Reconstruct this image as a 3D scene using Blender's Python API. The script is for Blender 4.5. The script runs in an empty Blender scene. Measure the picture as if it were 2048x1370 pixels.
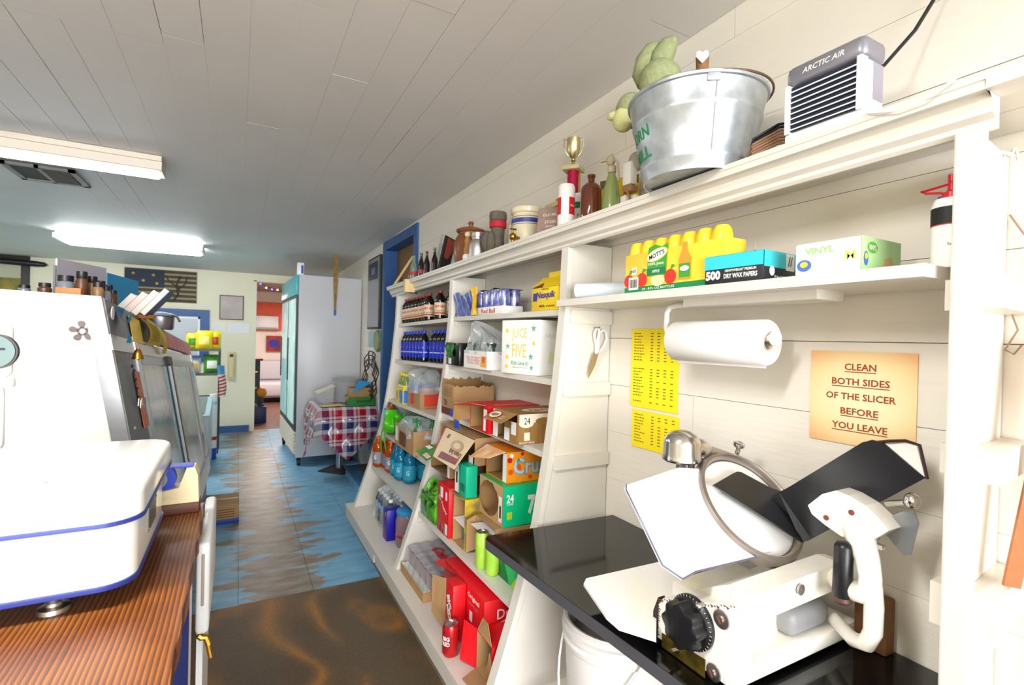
import bpy, bmesh, math, random
from mathutils import Vector, Matrix
random.seed(7)
S = bpy.context.scene
COL = S.collection
PI = math.pi
# ---------------------------------------------------------------- camera, world, lights, exposure
cam = bpy.data.cameras.new('camera'); camo = bpy.data.objects.new('camera', cam); COL.objects.link(camo)
cam.sensor_width = 36.0; cam.lens = 1005.26 / 2048 * 36.0
cam.clip_start = 0.02
fw = Vector((.47816403, .87824666, -.00647741)); rt = Vector((.87807461, -.47788858, .02464724)); up = -Vector((.01855087, -.01747307, -.99967523))
camo.matrix_world = Matrix(((rt.x, up.x, -fw.x, 0), (rt.y, up.y, -fw.y, 0), (rt.z, up.z, -fw.z, 1.445), (0, 0, 0, 1)))
cam.dof.use_dof = True; cam.dof.focus_distance = 1.5; cam.dof.aperture_fstop = 5.6
S.camera = camo
W = bpy.data.worlds.new('world'); S.world = W; W.use_nodes = True
W.node_tree.nodes['Background'].inputs[0].default_value = (.86, .93, 1.0, 1); W.node_tree.nodes['Background'].inputs[1].default_value = 1.0
S.view_settings.view_transform = 'Standard'; S.view_settings.look = 'None'; S.view_settings.gamma = 1.0; S.view_settings.use_curve_mapping = False
S.view_settings.exposure = 0.18
S.cycles.max_bounces = 8; S.cycles.diffuse_bounces = 5; S.cycles.glossy_bounces = 4; S.cycles.transmission_bounces = 6; S.cycles.transparent_max_bounces = 12
S.cycles.use_denoising = True; S.cycles.sample_clamp_indirect = 6.0; S.cycles.caustics_reflective = False; S.cycles.caustics_refractive = False
def area(name, loc, rot, sx, sy, power, col=(1, 1, 1)):
    l = bpy.data.lights.new(name, 'AREA'); l.shape = 'RECTANGLE'; l.size = sx; l.size_y = sy; l.energy = power; l.color = col
    o = bpy.data.objects.new(name, l); o.location = loc; o.rotation_euler = rot; COL.objects.link(o); return o
area('shopfront_daylight', (-.9, -5.5, 1.3), (PI / 2, 0, 0), 4.4, 2.5, 640, (.97, .98, 1.0))          # the glazed shopfront behind the camera
area('ceiling_light_overhead', (-.75, .35, 2.3), (0, 0, 0), 1.3, .22, 54, (1, .98, .955))               # the next fluorescent fitting, above the camera
area('next_room_lamp', (.6, 10.4, 2.1), (0, 0, 0), .8, .8, 85, (1, .86, .78))
TUBE_POWER = 20.0

# ---------------------------------------------------------------- materials
def lin(h):
    h = h.lstrip('#'); c = [int(h[i:i + 2], 16) / 255 for i in (0, 2, 4)]
    return tuple(v / 12.92 if v <= .04045 else ((v + .055) / 1.055) ** 2.4 for v in c) + (1,)
MATS = {}
def mat(name, col, rough=.5, metal=0, var=0, scale=8, stretch=(1, 1, 1), bump=0, col2=None, spec=.5, coat=0, trans=0, ior=1.45, emit=None, alpha=None, bscale=None):
    if name in MATS: return MATS[name]
    m = bpy.data.materials.new(name); m.use_nodes = True; MATS[name] = m
    nt = m.node_tree; p = nt.nodes['Principled BSDF']
    c = lin(col) if isinstance(col, str) else col
    p.inputs['Base Color'].default_value = c; p.inputs['Roughness'].default_value = rough; p.inputs['Metallic'].default_value = metal
    p.inputs['Specular IOR Level'].default_value = spec; p.inputs['IOR'].default_value = ior
    if coat: p.inputs['Coat Weight'].default_value = coat; p.inputs['Coat Roughness'].default_value = .06
    if trans: p.inputs['Transmission Weight'].default_value = trans
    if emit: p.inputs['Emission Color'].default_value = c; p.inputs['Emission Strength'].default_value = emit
    if alpha is not None: p.inputs['Alpha'].default_value = alpha
    if var or bump or col2:
        tc = nt.nodes.new('ShaderNodeTexCoord'); mp = nt.nodes.new('ShaderNodeMapping'); mp.inputs['Scale'].default_value = stretch
        nz = nt.nodes.new('ShaderNodeTexNoise'); nz.inputs['Scale'].default_value = scale; nz.inputs['Detail'].default_value = 5
        nt.links.new(tc.outputs['Object'], mp.inputs[0]); nt.links.new(mp.outputs[0], nz.inputs['Vector'])
        if var or col2:
            rp = nt.nodes.new('ShaderNodeValToRGB')
            a = c; b = lin(col2) if col2 else tuple(v * (1 - var) for v in c[:3]) + (1,)
            rp.color_ramp.elements[0].position = .35; rp.color_ramp.elements[1].position = .65
            rp.color_ramp.elements[0].color = b; rp.color_ramp.elements[1].color = a
            nt.links.new(nz.outputs['Fac'], rp.inputs[0]); nt.links.new(rp.outputs[0], p.inputs['Base Color'])
        if bump:
            bp = nt.nodes.new('ShaderNodeBump'); bp.inputs['Strength'].default_value = bump; bp.inputs['Distance'].default_value = .004
            if bscale:
                nz = nt.nodes.new('ShaderNodeTexNoise'); nz.inputs['Scale'].default_value = bscale; nt.links.new(mp.outputs[0], nz.inputs['Vector'])
            nt.links.new(nz.outputs['Fac'], bp.inputs['Height']); nt.links.new(bp.outputs[0], p.inputs['Normal'])
    return m
def film(name, col, fac=.25, rough=.12):
    m = bpy.data.materials.new(name); m.use_nodes = True; nt = m.node_tree; MATS[name] = m
    nt.nodes.clear(); o = nt.nodes.new('ShaderNodeOutputMaterial'); mx = nt.nodes.new('ShaderNodeMixShader'); t = nt.nodes.new('ShaderNodeBsdfTransparent'); g = nt.nodes.new('ShaderNodeBsdfPrincipled')
    g.inputs['Base Color'].default_value = lin(col); g.inputs['Roughness'].default_value = rough; mx.inputs[0].default_value = fac
    nt.links.new(t.outputs[0], mx.inputs[1]); nt.links.new(g.outputs[0], mx.inputs[2]); nt.links.new(mx.outputs[0], o.inputs[0]); return m
def nodes_mat(name):
    m = bpy.data.materials.new(name); m.use_nodes = True; MATS[name] = m
    return m, m.node_tree, m.node_tree.nodes['Principled BSDF']

# ---------------------------------------------------------------- geometry helpers
class B:
    def __init__(s): s.v = []; s.f = []; s.m = []; s.mi = 0; s.uv = None
    def add(s, vs, fs):
        o = len(s.v); s.v += [Vector(v) for v in vs]; s.f += [[i + o for i in f] for f in fs]; s.m += [s.mi] * len(fs); return s
    def addbm(s, bm):
        bm.verts.index_update(); r = s.add([v.co.copy() for v in bm.verts], [[v.index for v in f.verts] for f in bm.faces]); bm.free(); return r
    def box(s, x0, x1, y0, y1, z0, z1, bev=0, seg=2):
        if bev:
            return s.obox(((x0 + x1) / 2, (y0 + y1) / 2, (z0 + z1) / 2), (x1 - x0, y1 - y0, z1 - z0), bev=bev, seg=seg)
        return s.add([(x0, y0, z0), (x1, y0, z0), (x1, y1, z0), (x0, y1, z0), (x0, y0, z1), (x1, y0, z1), (x1, y1, z1), (x0, y1, z1)],
                     [(0, 3, 2, 1), (4, 5, 6, 7), (0, 1, 5, 4), (1, 2, 6, 5), (2, 3, 7, 6), (3, 0, 4, 7)])
    def obox(s, c, size, ax=None, bev=0, seg=2):
        bm = bmesh.new(); bmesh.ops.create_cube(bm, size=1)
        for v in bm.verts: v.co = Vector((v.co.x * size[0], v.co.y * size[1], v.co.z * size[2]))
        if bev: bmesh.ops.bevel(bm, geom=bm.edges[:], offset=bev, segments=seg, affect='EDGES', profile=.5)
        ax = [Vector(a) for a in ax] if ax else [Vector((1, 0, 0)), Vector((0, 1, 0)), Vector((0, 0, 1))]
        c = Vector(c)
        for v in bm.verts: v.co = c + ax[0] * v.co.x + ax[1] * v.co.y + ax[2] * v.co.z
        return s.addbm(bm)
    def cyl(s, p0, p1, r0, r1=None, n=20):
        p0 = Vector(p0); p1 = Vector(p1); r1 = r0 if r1 is None else r1
        d = (p1 - p0).normalized(); a = d.orthogonal().normalized(); b = d.cross(a)
        vs = []
        for p, r in ((p0, r0), (p1, r1)):
            for i in range(n):
                t = 2 * PI * i / n; vs.append(p + (a * math.cos(t) + b * math.sin(t)) * r)
        fs = [(i, (i + 1) % n, n + (i + 1) % n, n + i) for i in range(n)] + [tuple(range(n))[::-1], tuple(range(n, 2 * n))]
        return s.add(vs, fs)
    def lathe(s, prof, c=(0, 0, 0), n=24, ax=None, close=True, arc=None):
        c = Vector(c); ax = [Vector(a) for a in ax] if ax else [Vector((1, 0, 0)), Vector((0, 1, 0)), Vector((0, 0, 1))]
        vs = []; fs = []; k = len(prof)
        for r, z in prof:
            for i in range(n):
                t = 2 * PI * i / n
                vs.append(c + ax[0] * (r * math.cos(t)) + ax[1] * (r * math.sin(t)) + ax[2] * z)
        for j in range(k - 1):
            for i in range(n):
                fs.append((j * n + i, j * n + (i + 1) % n, (j + 1) * n + (i + 1) % n, (j + 1) * n + i))
        if close:
            if prof[0][0] > 1e-5: fs.append(tuple(range(n))[::-1])
            if prof[-1][0] > 1e-5: fs.append(tuple(range((k - 1) * n, k * n)))
        return s.add(vs, fs)
    def tube(s, pts, r, n=8, closed=False):
        pts = [Vector(p) for p in pts]; k = len(pts); vs = []; fs = []
        rs = r if isinstance(r, (list, tuple)) else [r] * k
        pa = None
        for i, p in enumerate(pts):
            t = (pts[(i + 1) % k] - pts[i - 1]) if closed else (pts[min(i + 1, k - 1)] - pts[max(i - 1, 0)])
            t.normalize()
            if pa is None: pa = t.orthogonal().normalized()
            pa = (pa - t * pa.dot(t)).normalized(); b = t.cross(pa)
            for j in range(n):
                w = 2 * PI * j / n; vs.append(p + (pa * math.cos(w) + b * math.sin(w)) * rs[i])
        for i in range(k if closed else k - 1):
            for j in range(n):
                i2 = (i + 1) % k
                fs.append((i * n + j, i * n + (j + 1) % n, i2 * n + (j + 1) % n, i2 * n + j))
        if not closed: fs += [tuple(range(n))[::-1], tuple(range((k - 1) * n, k * n))]
        return s.add(vs, fs)
    def prism(s, pts, vec):
        k = len(pts); vec = Vector(vec); a = [Vector(p) for p in pts]
        return s.add(a + [p + vec for p in a], [tuple(range(k))[::-1], tuple(range(k, 2 * k))] + [(i, (i + 1) % k, k + (i + 1) % k, k + i) for i in range(k)])
    def poly(s, pts): return s.add(pts, [tuple(range(len(pts)))])
    def grid(s, nu, nv, fn):
        vs = [fn(i / nu, j / nv) for j in range(nv + 1) for i in range(nu + 1)]
        fs = [(j * (nu + 1) + i, j * (nu + 1) + i + 1, (j + 1) * (nu + 1) + i + 1, (j + 1) * (nu + 1) + i) for j in range(nv) for i in range(nu)]
        return s.add(vs, fs)
    def ball(s, c, r, n=16, m=10):
        r = r if isinstance(r, (tuple, list)) else (r, r, r)
        vs = []; fs = []; c = Vector(c)
        for j in range(m + 1):
            a = -PI / 2 + PI * j / m
            for i in range(n):
                t = 2 * PI * i / n; vs.append(c + Vector((r[0] * math.cos(a) * math.cos(t), r[1] * math.cos(a) * math.sin(t), r[2] * math.sin(a))))
        for j in range(m):
            for i in range(n): fs.append((j * n + i, j * n + (i + 1) % n, (j + 1) * n + (i + 1) % n, (j + 1) * n + i))
        return s.add(vs, fs)
ORG = {}
def obj(name, b, m, parent=None, smooth=True, label=None, loc=None, weld=True):
    org = ORG[parent.name] if parent else Vector(loc if loc is not None else (0, 0, 0))
    me = bpy.data.meshes.new(name); me.from_pydata([v - org for v in b.v], [], b.f)
    for mm in (m if isinstance(m, (list, tuple)) else [m]): me.materials.append(mm)
    me.polygons.foreach_set('material_index', b.m)
    if b.uv:
        ul = me.uv_layers.new(name='UV')
        for l in me.loops: ul.data[l.index].uv = b.uv[l.vertex_index]
    bm = bmesh.new(); bm.from_mesh(me)
    if weld and not b.uv: bmesh.ops.remove_doubles(bm, verts=bm.verts, dist=1e-6)
    bmesh.ops.recalc_face_normals(bm, faces=bm.faces); bm.to_mesh(me); bm.free()
    if smooth:
        me.shade_smooth(); me.set_sharp_from_angle(angle=math.radians(38))
    o = bpy.data.objects.new(name, me); COL.objects.link(o)
    if parent: o.parent = parent; ORG[o.name] = org
    else: o.location = org; ORG[o.name] = org
    if label: o['label'] = label
    return o
def tag(o, label, cat, group=None):
    o['label'] = label; o['category'] = cat
    if group: o['group'] = group
    return o
def thing(name, label, cat, loc=(0, 0, 0), group=None, local=False):
    o = bpy.data.objects.new(name, None); o.empty_display_size = .05; COL.objects.link(o); o.location = loc
    ORG[o.name] = Vector((0, 0, 0)) if local else Vector(loc)
    return tag(o, label, cat, group)
def solo(name, b, m, label, cat, loc, group=None, smooth=True):
    return tag(obj(name, b, m, None, smooth, None, loc), label, cat, group)
def struct(name, b, m, parent=None, smooth=False):
    o = obj(name, b, m, parent, smooth)
    if not parent: o['kind'] = 'structure'
    return o
def dup(root, loc, rz=0, label=None, group=None):
    r = root.copy(); COL.objects.link(r); r.location = loc; r.rotation_euler = (0, 0, rz)
    if label: r['label'] = label
    if group: r['group'] = group
    for ch in list(root.children):
        c = ch.copy(); COL.objects.link(c); c.parent = r
        for g in list(ch.children):
            d = g.copy(); COL.objects.link(d); d.parent = c
    return r
ORD = 'first second third fourth fifth sixth seventh eighth ninth tenth eleventh twelfth thirteenth fourteenth fifteenth sixteenth'.split()
_tc = bpy.data.curves.new('t', 'FONT')
_to = bpy.data.objects.new('t', _tc)
def text(s, c, right, upv, width=None, height=None, bold=.012, wrap=None, b=None, shear=0):
    """flat lettering as a mesh: centred on c, running along `right`, standing along `upv`; wrap=(axis point, radius) bends it round a can"""
    _tc.body = s; _tc.size = 1; _tc.offset = bold; _tc.resolution_u = 2; _tc.shear = shear
    if _to.name not in COL.objects: COL.objects.link(_to)
    bpy.context.view_layer.update()
    me = bpy.data.meshes.new_from_object(_to.evaluated_get(bpy.context.evaluated_depsgraph_get()))
    xs = [v.co.x for v in me.vertices]; ys = [v.co.y for v in me.vertices]
    w = max(xs) - min(xs); h = max(ys) - min(ys); cx = (max(xs) + min(xs)) / 2; cy = (max(ys) + min(ys)) / 2
    sx = width / w if width else height / h
    sy = height / h if height else sx
    right = Vector(right).normalized(); upv = Vector(upv).normalized(); c = Vector(c); nrm = right.cross(upv)
    b = b or B(); vs = []
    for v in me.vertices:
        a = (v.co.x - cx) * sx; k = (v.co.y - cy) * sy
        if wrap:
            R = wrap; t = a / R; vs.append(c + right * (R * math.sin(t)) + nrm * (R * math.cos(t) - R) + upv * k)
        else: vs.append(c + right * a + upv * k)
    b.add(vs, [list(p.vertices) for p in me.polygons]); bpy.data.meshes.remove(me); return b
def letters(parent, s, c, right, upv, m, width=None, height=None, name='lettering', **k):
    return obj(name, text(s, c, right, upv, width, height, **k), m, parent, smooth=False, weld=False)
X_, Y_, Z_ = Vector((1, 0, 0)), Vector((0, 1, 0)), Vector((0, 0, 1))
LF = (-Y_, Z_)      # lettering on a face that looks towards -X
NF = (X_, Z_)       # lettering on a face that looks towards -Y
def disc(c, right, upv, rx, ry, n=20, b=None):
    b = b or B(); c = Vector(c); return b.poly([c + right * (rx * math.cos(2 * PI * i / n)) + upv * (ry * math.sin(2 * PI * i / n)) for i in range(n)])
def patch(c, right, upv, w, h, b=None):
    b = b or B(); c = Vector(c); r = Vector(right) * (w / 2); u = Vector(upv) * (h / 2); return b.poly([c - r - u, c + r - u, c + r + u, c - r + u])

# ---------------------------------------------------------------- common materials
WHITE = mat('white_paint', '#e9e4da', .42, var=.05, scale=3, bump=.10, bscale=30)
WALLP = mat('wall_paint', '#ece6da', .5, var=.06, scale=2.2, stretch=(1, .4, 3), bump=.25, bscale=26)
CEILP = mat('ceiling_paint', '#dcd9d5', .55, var=.06, scale=1.5, bump=.12, bscale=20)
GAP = mat('dark_gap', '#4a4038', .9)
TRIM = mat('shelf_paint', '#ddd8cd', .38, var=.05, scale=4, bump=.08, bscale=25)
BLUEP = mat('blue_paint', '#2a5a94', .45, var=.12, scale=5)
CREAM = mat('cream_paint', '#eee8cd', .5, var=.05, scale=2)
KRAFT = mat('kraft_board', '#b58f62', .8, var=.12, scale=9)
KRAFT2 = mat('kraft_inside', '#a07a4c', .85, var=.15, scale=7)
STEEL = mat('stainless_steel', '#b9bcbf', .28, 1, var=.08, scale=4, stretch=(1, 1, 12))
CHROME = mat('polished_aluminium', '#d2cfcb', .16, 1)
DULL = mat('dull_aluminium', '#b3a9a2', .38, 1)
BRASS = mat('brass', '#b98d3c', .3, 1)
BLACK = mat('black_plastic', '#131316', .35)
WPL = mat('white_plastic', '#efefee', .35)
ENAM = mat('white_enamel', '#f3f2f0', .16, coat=.4)
RED = mat('red_print', '#c8141f', .45)
WP = mat('white_print', '#f2f0ec', .5)
BK = mat('black_print', '#1b1a1c', .6)
GREEN = mat('green_print', '#12864a', .5)
YEL = mat('yellow_print', '#f2d21c', .5)
BLU = mat('blue_print', '#1d4fb4', .5)
PAPER = mat('white_paper', '#f1efea', .8)
CLEAR = film('clear_plastic', '#dfe6ea', .22, .12)
GLASS = film('window_glass', '#cfe0e0', .22, .05)
# ================================================================ THE ROOM
def zc(y): return 2.432 - .0143 * y            # the ceiling sags a little towards the back
# floor: bare plywood near the counters, worn blue paint beyond
def plywood():
    m, nt, p = nodes_mat('bare_plywood')
    tc = nt.nodes.new('ShaderNodeTexCoord'); mp = nt.nodes.new('ShaderNodeMapping'); mp.inputs['Scale'].default_value = (1.5, .8, 1)
    n1 = nt.nodes.new('ShaderNodeTexNoise'); n1.inputs['Scale'].default_value = 1.5; n1.inputs['Detail'].default_value = 1.0; n1.inputs['Distortion'].default_value = .4
    ml = nt.nodes.new('ShaderNodeMath'); ml.operation = 'MULTIPLY'; ml.inputs[1].default_value = 4.2
    fr = nt.nodes.new('ShaderNodeMath'); fr.operation = 'PINGPONG'; fr.inputs[1].default_value = .5
    rp = nt.nodes.new('ShaderNodeValToRGB'); e = rp.color_ramp.elements
    e[0].position = .0; e[0].color = lin('#a8732f'); e[1].position = .34; e[1].color = lin('#5f4c33'); e2 = rp.color_ramp.elements.new(.16); e2.color = lin('#785a34')
    n2 = nt.nodes.new('ShaderNodeTexNoise'); n2.inputs['Scale'].default_value = 1.7; n2.inputs['Detail'].default_value = 3
    r2 = nt.nodes.new('ShaderNodeValToRGB'); r2.color_ramp.elements[0].position = .42; r2.color_ramp.elements[1].position = .62
    mx = nt.nodes.new('ShaderNodeMix'); mx.data_type = 'RGBA'; mx.inputs['B'].default_value = lin('#625340')
    n3 = nt.nodes.new('ShaderNodeTexNoise'); n3.inputs['Scale'].default_value = 60; n3.inputs['Detail'].default_value = 4
    mm = nt.nodes.new('ShaderNodeMix'); mm.data_type = 'RGBA'; mm.blend_type = 'OVERLAY'; mm.inputs['Factor'].default_value = .35
    L = nt.links.new
    L(tc.outputs['Object'], mp.inputs[0]); L(mp.outputs[0], n1.inputs['Vector']); L(mp.outputs[0], n2.inputs['Vector']); L(mp.outputs[0], n3.inputs['Vector'])
    L(n1.outputs['Fac'], ml.inputs[0]); L(ml.outputs[0], fr.inputs[0]); L(fr.outputs[0], rp.inputs[0]); L(n2.outputs['Fac'], r2.inputs[0])
    L(r2.outputs[0], mx.inputs['Factor']); L(rp.outputs[0], mx.inputs['A']); L(mx.outputs['Result'], mm.inputs['A']); L(n3.outputs['Fac'], mm.inputs['B']); L(mm.outputs['Result'], p.inputs['Base Color'])
    p.inputs['Roughness'].default_value = .55; return m
def worn_blue():
    m, nt, p = nodes_mat('worn_blue_paint'); L = nt.links.new
    def N(t, **k):
        n = nt.nodes.new(t)
        for a, v in k.items(): setattr(n, a, v)
        return n
    g = N('ShaderNodeNewGeometry'); sp = N('ShaderNodeSeparateXYZ'); L(g.outputs['Position'], sp.inputs[0])
    mp = N('ShaderNodeMapping'); mp.inputs['Scale'].default_value = (1.1, 3.0, 1); L(g.outputs['Position'], mp.inputs[0])
    nz = N('ShaderNodeTexNoise'); nz.inputs['Scale'].default_value = 2.0; nz.inputs['Detail'].default_value = 9; nz.inputs['Roughness'].default_value = .55; L(mp.outputs[0], nz.inputs['Vector'])
    # the walked lane: its middle wanders from x = .32 near the plywood to x = .15 at the back
    mid = N('ShaderNodeMapRange'); mid.inputs[1].default_value = 3.0; mid.inputs[2].default_value = 8.0; mid.inputs[3].default_value = .26; mid.inputs[4].default_value = .12; L(sp.outputs['Y'], mid.inputs[0])
    d = N('ShaderNodeMath', operation='SUBTRACT'); L(sp.outputs['X'], d.inputs[0]); L(mid.outputs[0], d.inputs[1])
    ab = N('ShaderNodeMath', operation='ABSOLUTE'); L(d.outputs[0], ab.inputs[0])
    k = N('ShaderNodeMath', operation='MULTIPLY_ADD'); k.inputs[1].default_value = 1.2; L(nz.outputs['Fac'], k.inputs[0]); L(ab.outputs[0], k.inputs[2])
    rp = N('ShaderNodeValToRGB'); rp.color_ramp.elements[0].position = .81; rp.color_ramp.elements[1].position = .835; L(k.outputs[0], rp.inputs[0])
    n2 = N('ShaderNodeTexNoise'); n2.inputs['Scale'].default_value = 5; n2.inputs['Detail'].default_value = 6; L(mp.outputs[0], n2.inputs['Vector'])
    w = N('ShaderNodeValToRGB'); w.color_ramp.elements[0].position = .38; w.color_ramp.elements[1].position = .62; w.color_ramp.elements[0].color = lin('#86705a'); w.color_ramp.elements[1].color = lin('#9a958b'); L(n2.outputs['Fac'], w.inputs[0])
    bl = N('ShaderNodeValToRGB'); bl.color_ramp.elements[0].position = .3; bl.color_ramp.elements[1].position = .7; bl.color_ramp.elements[0].color = lin('#68a3c4'); bl.color_ramp.elements[1].color = lin('#8cc4e4'); L(n2.outputs['Fac'], bl.inputs[0])
    mx = N('ShaderNodeMix', data_type='RGBA'); L(rp.outputs[0], mx.inputs['Factor']); L(w.outputs[0], mx.inputs['A']); L(bl.outputs[0], mx.inputs['B']); L(mx.outputs['Result'], p.inputs['Base Color'])
    p.inputs['Roughness'].default_value = .42; return m
PLY = plywood(); WORN = worn_blue()
fl = B(); fl.box(-3.3, 1.30, -3.4, 8.4, -.06, -.004); flo = struct('floor', fl, GAP)
b = B(); b.box(-3.3, 1.24, -3.4, 3.006, -.02, 0); obj('plywood_sheet', b, PLY, flo, False)
xs = [-3.3, -2.4, -1.5, -.75, -.36, .025, .40, .78, 1.24]
for i in range(len(xs) - 1):
    y = 3.009; first = True
    while y < 8.3:
        n = .21 if first and i in (3, 4, 5, 6) else random.uniform(1.1, 1.9)
        first = False; y1 = min(8.4, y + n)
        if 8.4 - y1 < .4: y1 = 8.4
        b = B(); b.box(xs[i] + .0012, xs[i + 1] - .0012, y + .0012, y1 - .0012, -.02, random.uniform(-.0008, .0004)); obj('floor_tile', b, WORN, flo, False); y = y1

# ceiling planks
b = B(); c0, c1 = -3.4, 8.4
b.add([(-3.3, c0, zc(c0) + .02), (1.3, c0, zc(c0) + .02), (1.3, c1, zc(c1) + .02), (-3.3, c1, zc(c1) + .02), (-3.3, c0, zc(c0) + .06), (1.3, c0, zc(c0) + .06), (1.3, c1, zc(c1) + .06), (-3.3, c1, zc(c1) + .06)],
      [(0, 3, 2, 1), (4, 5, 6, 7), (0, 1, 5, 4), (1, 2, 6, 5), (2, 3, 7, 6), (3, 0, 4, 7)]); ceil = struct('ceiling', b, GAP)
x = 1.24; k = 0
edges = [1.24, 1.072, .938, .805, .676, .552, .418, .283, .150, .015, -.118, -.237, -.372, -.503, -.632]
while edges[-1] > -3.2: edges.append(edges[-1] - .132)
for i in range(len(edges) - 1):
    a1, a0 = edges[i], edges[i + 1]; y = c0
    while y < c1:
        y1 = y + random.uniform(1.6, 3.6)
        if c1 - y1 < .8: y1 = c1
        g = random.choice((.0001, .0001, .0002, .0006, .0012)); h = random.uniform(-.0004, .0004)
        b = B(); p0, p1, q0, q1 = a0 + g, a1 - g, y + .0008, y1 - .0008
        b.add([(p0, q0, zc(q0) + h), (p1, q0, zc(q0) + h), (p1, q1, zc(q1) + h), (p0, q1, zc(q1) + h), (p0, q0, zc(q0) + .018), (p1, q0, zc(q0) + .018), (p1, q1, zc(q1) + .018), (p0, q1, zc(q1) + .018)],
              [(0, 3, 2, 1), (4, 5, 6, 7), (0, 1, 5, 4), (1, 2, 6, 5), (2, 3, 7, 6), (3, 0, 4, 7)])
        obj('ceiling_plank', b, CEILP, ceil, False); y = y1

# right wall of horizontal boards, with the blue door in it
b = B()
for (u0, u1, w0, w1) in ((-3.4, 3.93, 0, 2.5), (4.87, 8.4, 0, 2.5), (3.93, 4.87, 2.30, 2.5)): b.box(1.2445, 1.30, u0, u1, w0, w1)
wr = struct('wall_right', b, GAP)
joints = [.06 + .1747 * i for i in range(15)]; joints = [j - .0 for j in joints]
off = 1.2835 - joints[7]; joints = [0] + [j + off for j in joints if .02 < j + off < 2.34] + [2.5]
def boards(y0, y1, zlo=0):
    for i in range(len(joints) - 1):
        w0, w1 = joints[i], joints[i + 1]
        if w1 <= zlo: continue
        w0 = max(w0, zlo); y = y0
        while y < y1 - .01:
            n = y + random.uniform(1.9, 3.4) if y1 - y > 3.6 else y1
            g = random.choice((.0002, .0005, .0009)); e = random.uniform(-.0006, .0006)
            b = B(); b.box(1.2415 + e, 1.262, y + .0006, n - .0006, w0 + g, min(w1 - g, zc(y) + .02)); obj('wall_board', b, WALLP, wr, False); y = n
boards(-3.4, 3.87); boards(4.93, 8.4); boards(3.87, 4.93, 2.352)
# door_1: blue casing, deep jamb, plank leaf
d1 = B(); d1.box(1.225, 1.36, 3.87, 3.955, .0, 2.352); door1 = struct('door_1', d1, BLUEP)
for bx in ((1.225, 1.37, 4.85, 4.93, 0, 2.352), (1.225, 1.37, 3.955, 4.85, 2.27, 2.352)):
    b = B(); b.box(*bx); obj('jamb', b, BLUEP, door1, False)
BROWN = mat('varnished_boards', '#8a6126', .5, var=.35, scale=6, stretch=(1, 6, .6))
for i in range(7):
    b = B(); b.box(1.345, 1.375, 3.96 + i * .128, 3.96 + i * .128 + .125, .0, 2.27); obj('door_plank', b, BROWN, door1, False)
# back wall with the opening to the next room
b = B(); b.box(-3.3, .205, 8.3, 8.42, 0, 2.45); b.box(.98, 1.30, 8.3, 8.42, 0, 2.45); b.box(.205, .98, 8.3, 8.42, 2.215, 2.45)
struct('wall_back', b, CREAM)
b = B(); b.box(-.72, .16, 8.28, 8.301, 0, .095); struct('baseboard_back', b, BLUEP)
b = B(); b.box(.185, .225, 8.285, 8.43, 0, 2.215); b.box(.96, 1.0, 8.285, 8.43, 0, 2.215); b.box(.185, 1.0, 8.285, 8.43, 2.2, 2.235); struct('trim_1', b, CREAM)
b = B(); b.box(-3.36, -3.24, -3.4, 8.4, 0, 2.5); struct('wall_left', b, CREAM)
# window_1: serving hatch with a blue frame, pale blind behind the pane
b = B(); x0, x1, z0, z1 = -1.10, -.365, 1.02, 1.75
for bx in ((x0, x1, 8.262, 8.305, z1 - .10, z1), (x0, x1, 8.262, 8.305, z0, z0 + .09), (x0, x0 + .1, 8.262, 8.305, z0 + .09, z1 - .10), (x1 - .11, x1, 8.262, 8.305, z0 + .09, z1 - .10)): b.box(*bx)
win = struct('window_1', b, BLUEP)
b = B()
for bx in ((x0 + .1, x1 - .11, 8.27, 8.30, z1 - .13, z1 - .10), (x0 + .1, x0 + .125, 8.27, 8.30, z0 + .09, z1 - .1), (x1 - .135, x1 - .11, 8.27, 8.30, z0 + .09, z1 - .1)): b.box(*bx)
obj('sash', b, WPL, win, False)
b = B(); b.box(x0 + .12, x1 - .13, 8.285, 8.298, z0 + .09, z1 - .12); obj('pane', b, mat('pale_blind', '#c4c9d0', .35), win, False)
# the next room
NX0, NX1, NY0, NY1 = -2.2, 1.5, 8.42, 12.6
b = B(); b.box(NX0, NX1, NY0, NY1, -.06, -.002); struct('floor_far', b, mat('dark_floorboards', '#6a4a3c', .4, var=.25, scale=3, stretch=(6, 1, 1)))
b = B(); b.box(NX0, NX1, NY1, NY1 + .1, 0, 2.5); b.box(NX0 - .1, NX0, NY0, NY1, 0, 2.5); b.box(NX1, NX1 + .1, NY0, NY1, 0, 2.5); fw_ = struct('wall_far', b, mat('pale_far_wall', '#e6dcd2', .6))
b = B(); b.box(NX0, NX1, NY1 - .02, NY1 - .001, 1.50, 2.14); obj('salmon_glow_band', b, mat('salmon_glow', '#ee6a4c', .6), fw_, False)  # red light on the upper far wall, put into the band's colour
b = B(); b.box(NX0, NX1, NY0, NY1, 2.38, 2.44); struct('ceiling_far', b, mat('far_ceiling', '#8d827b', .7))

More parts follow.
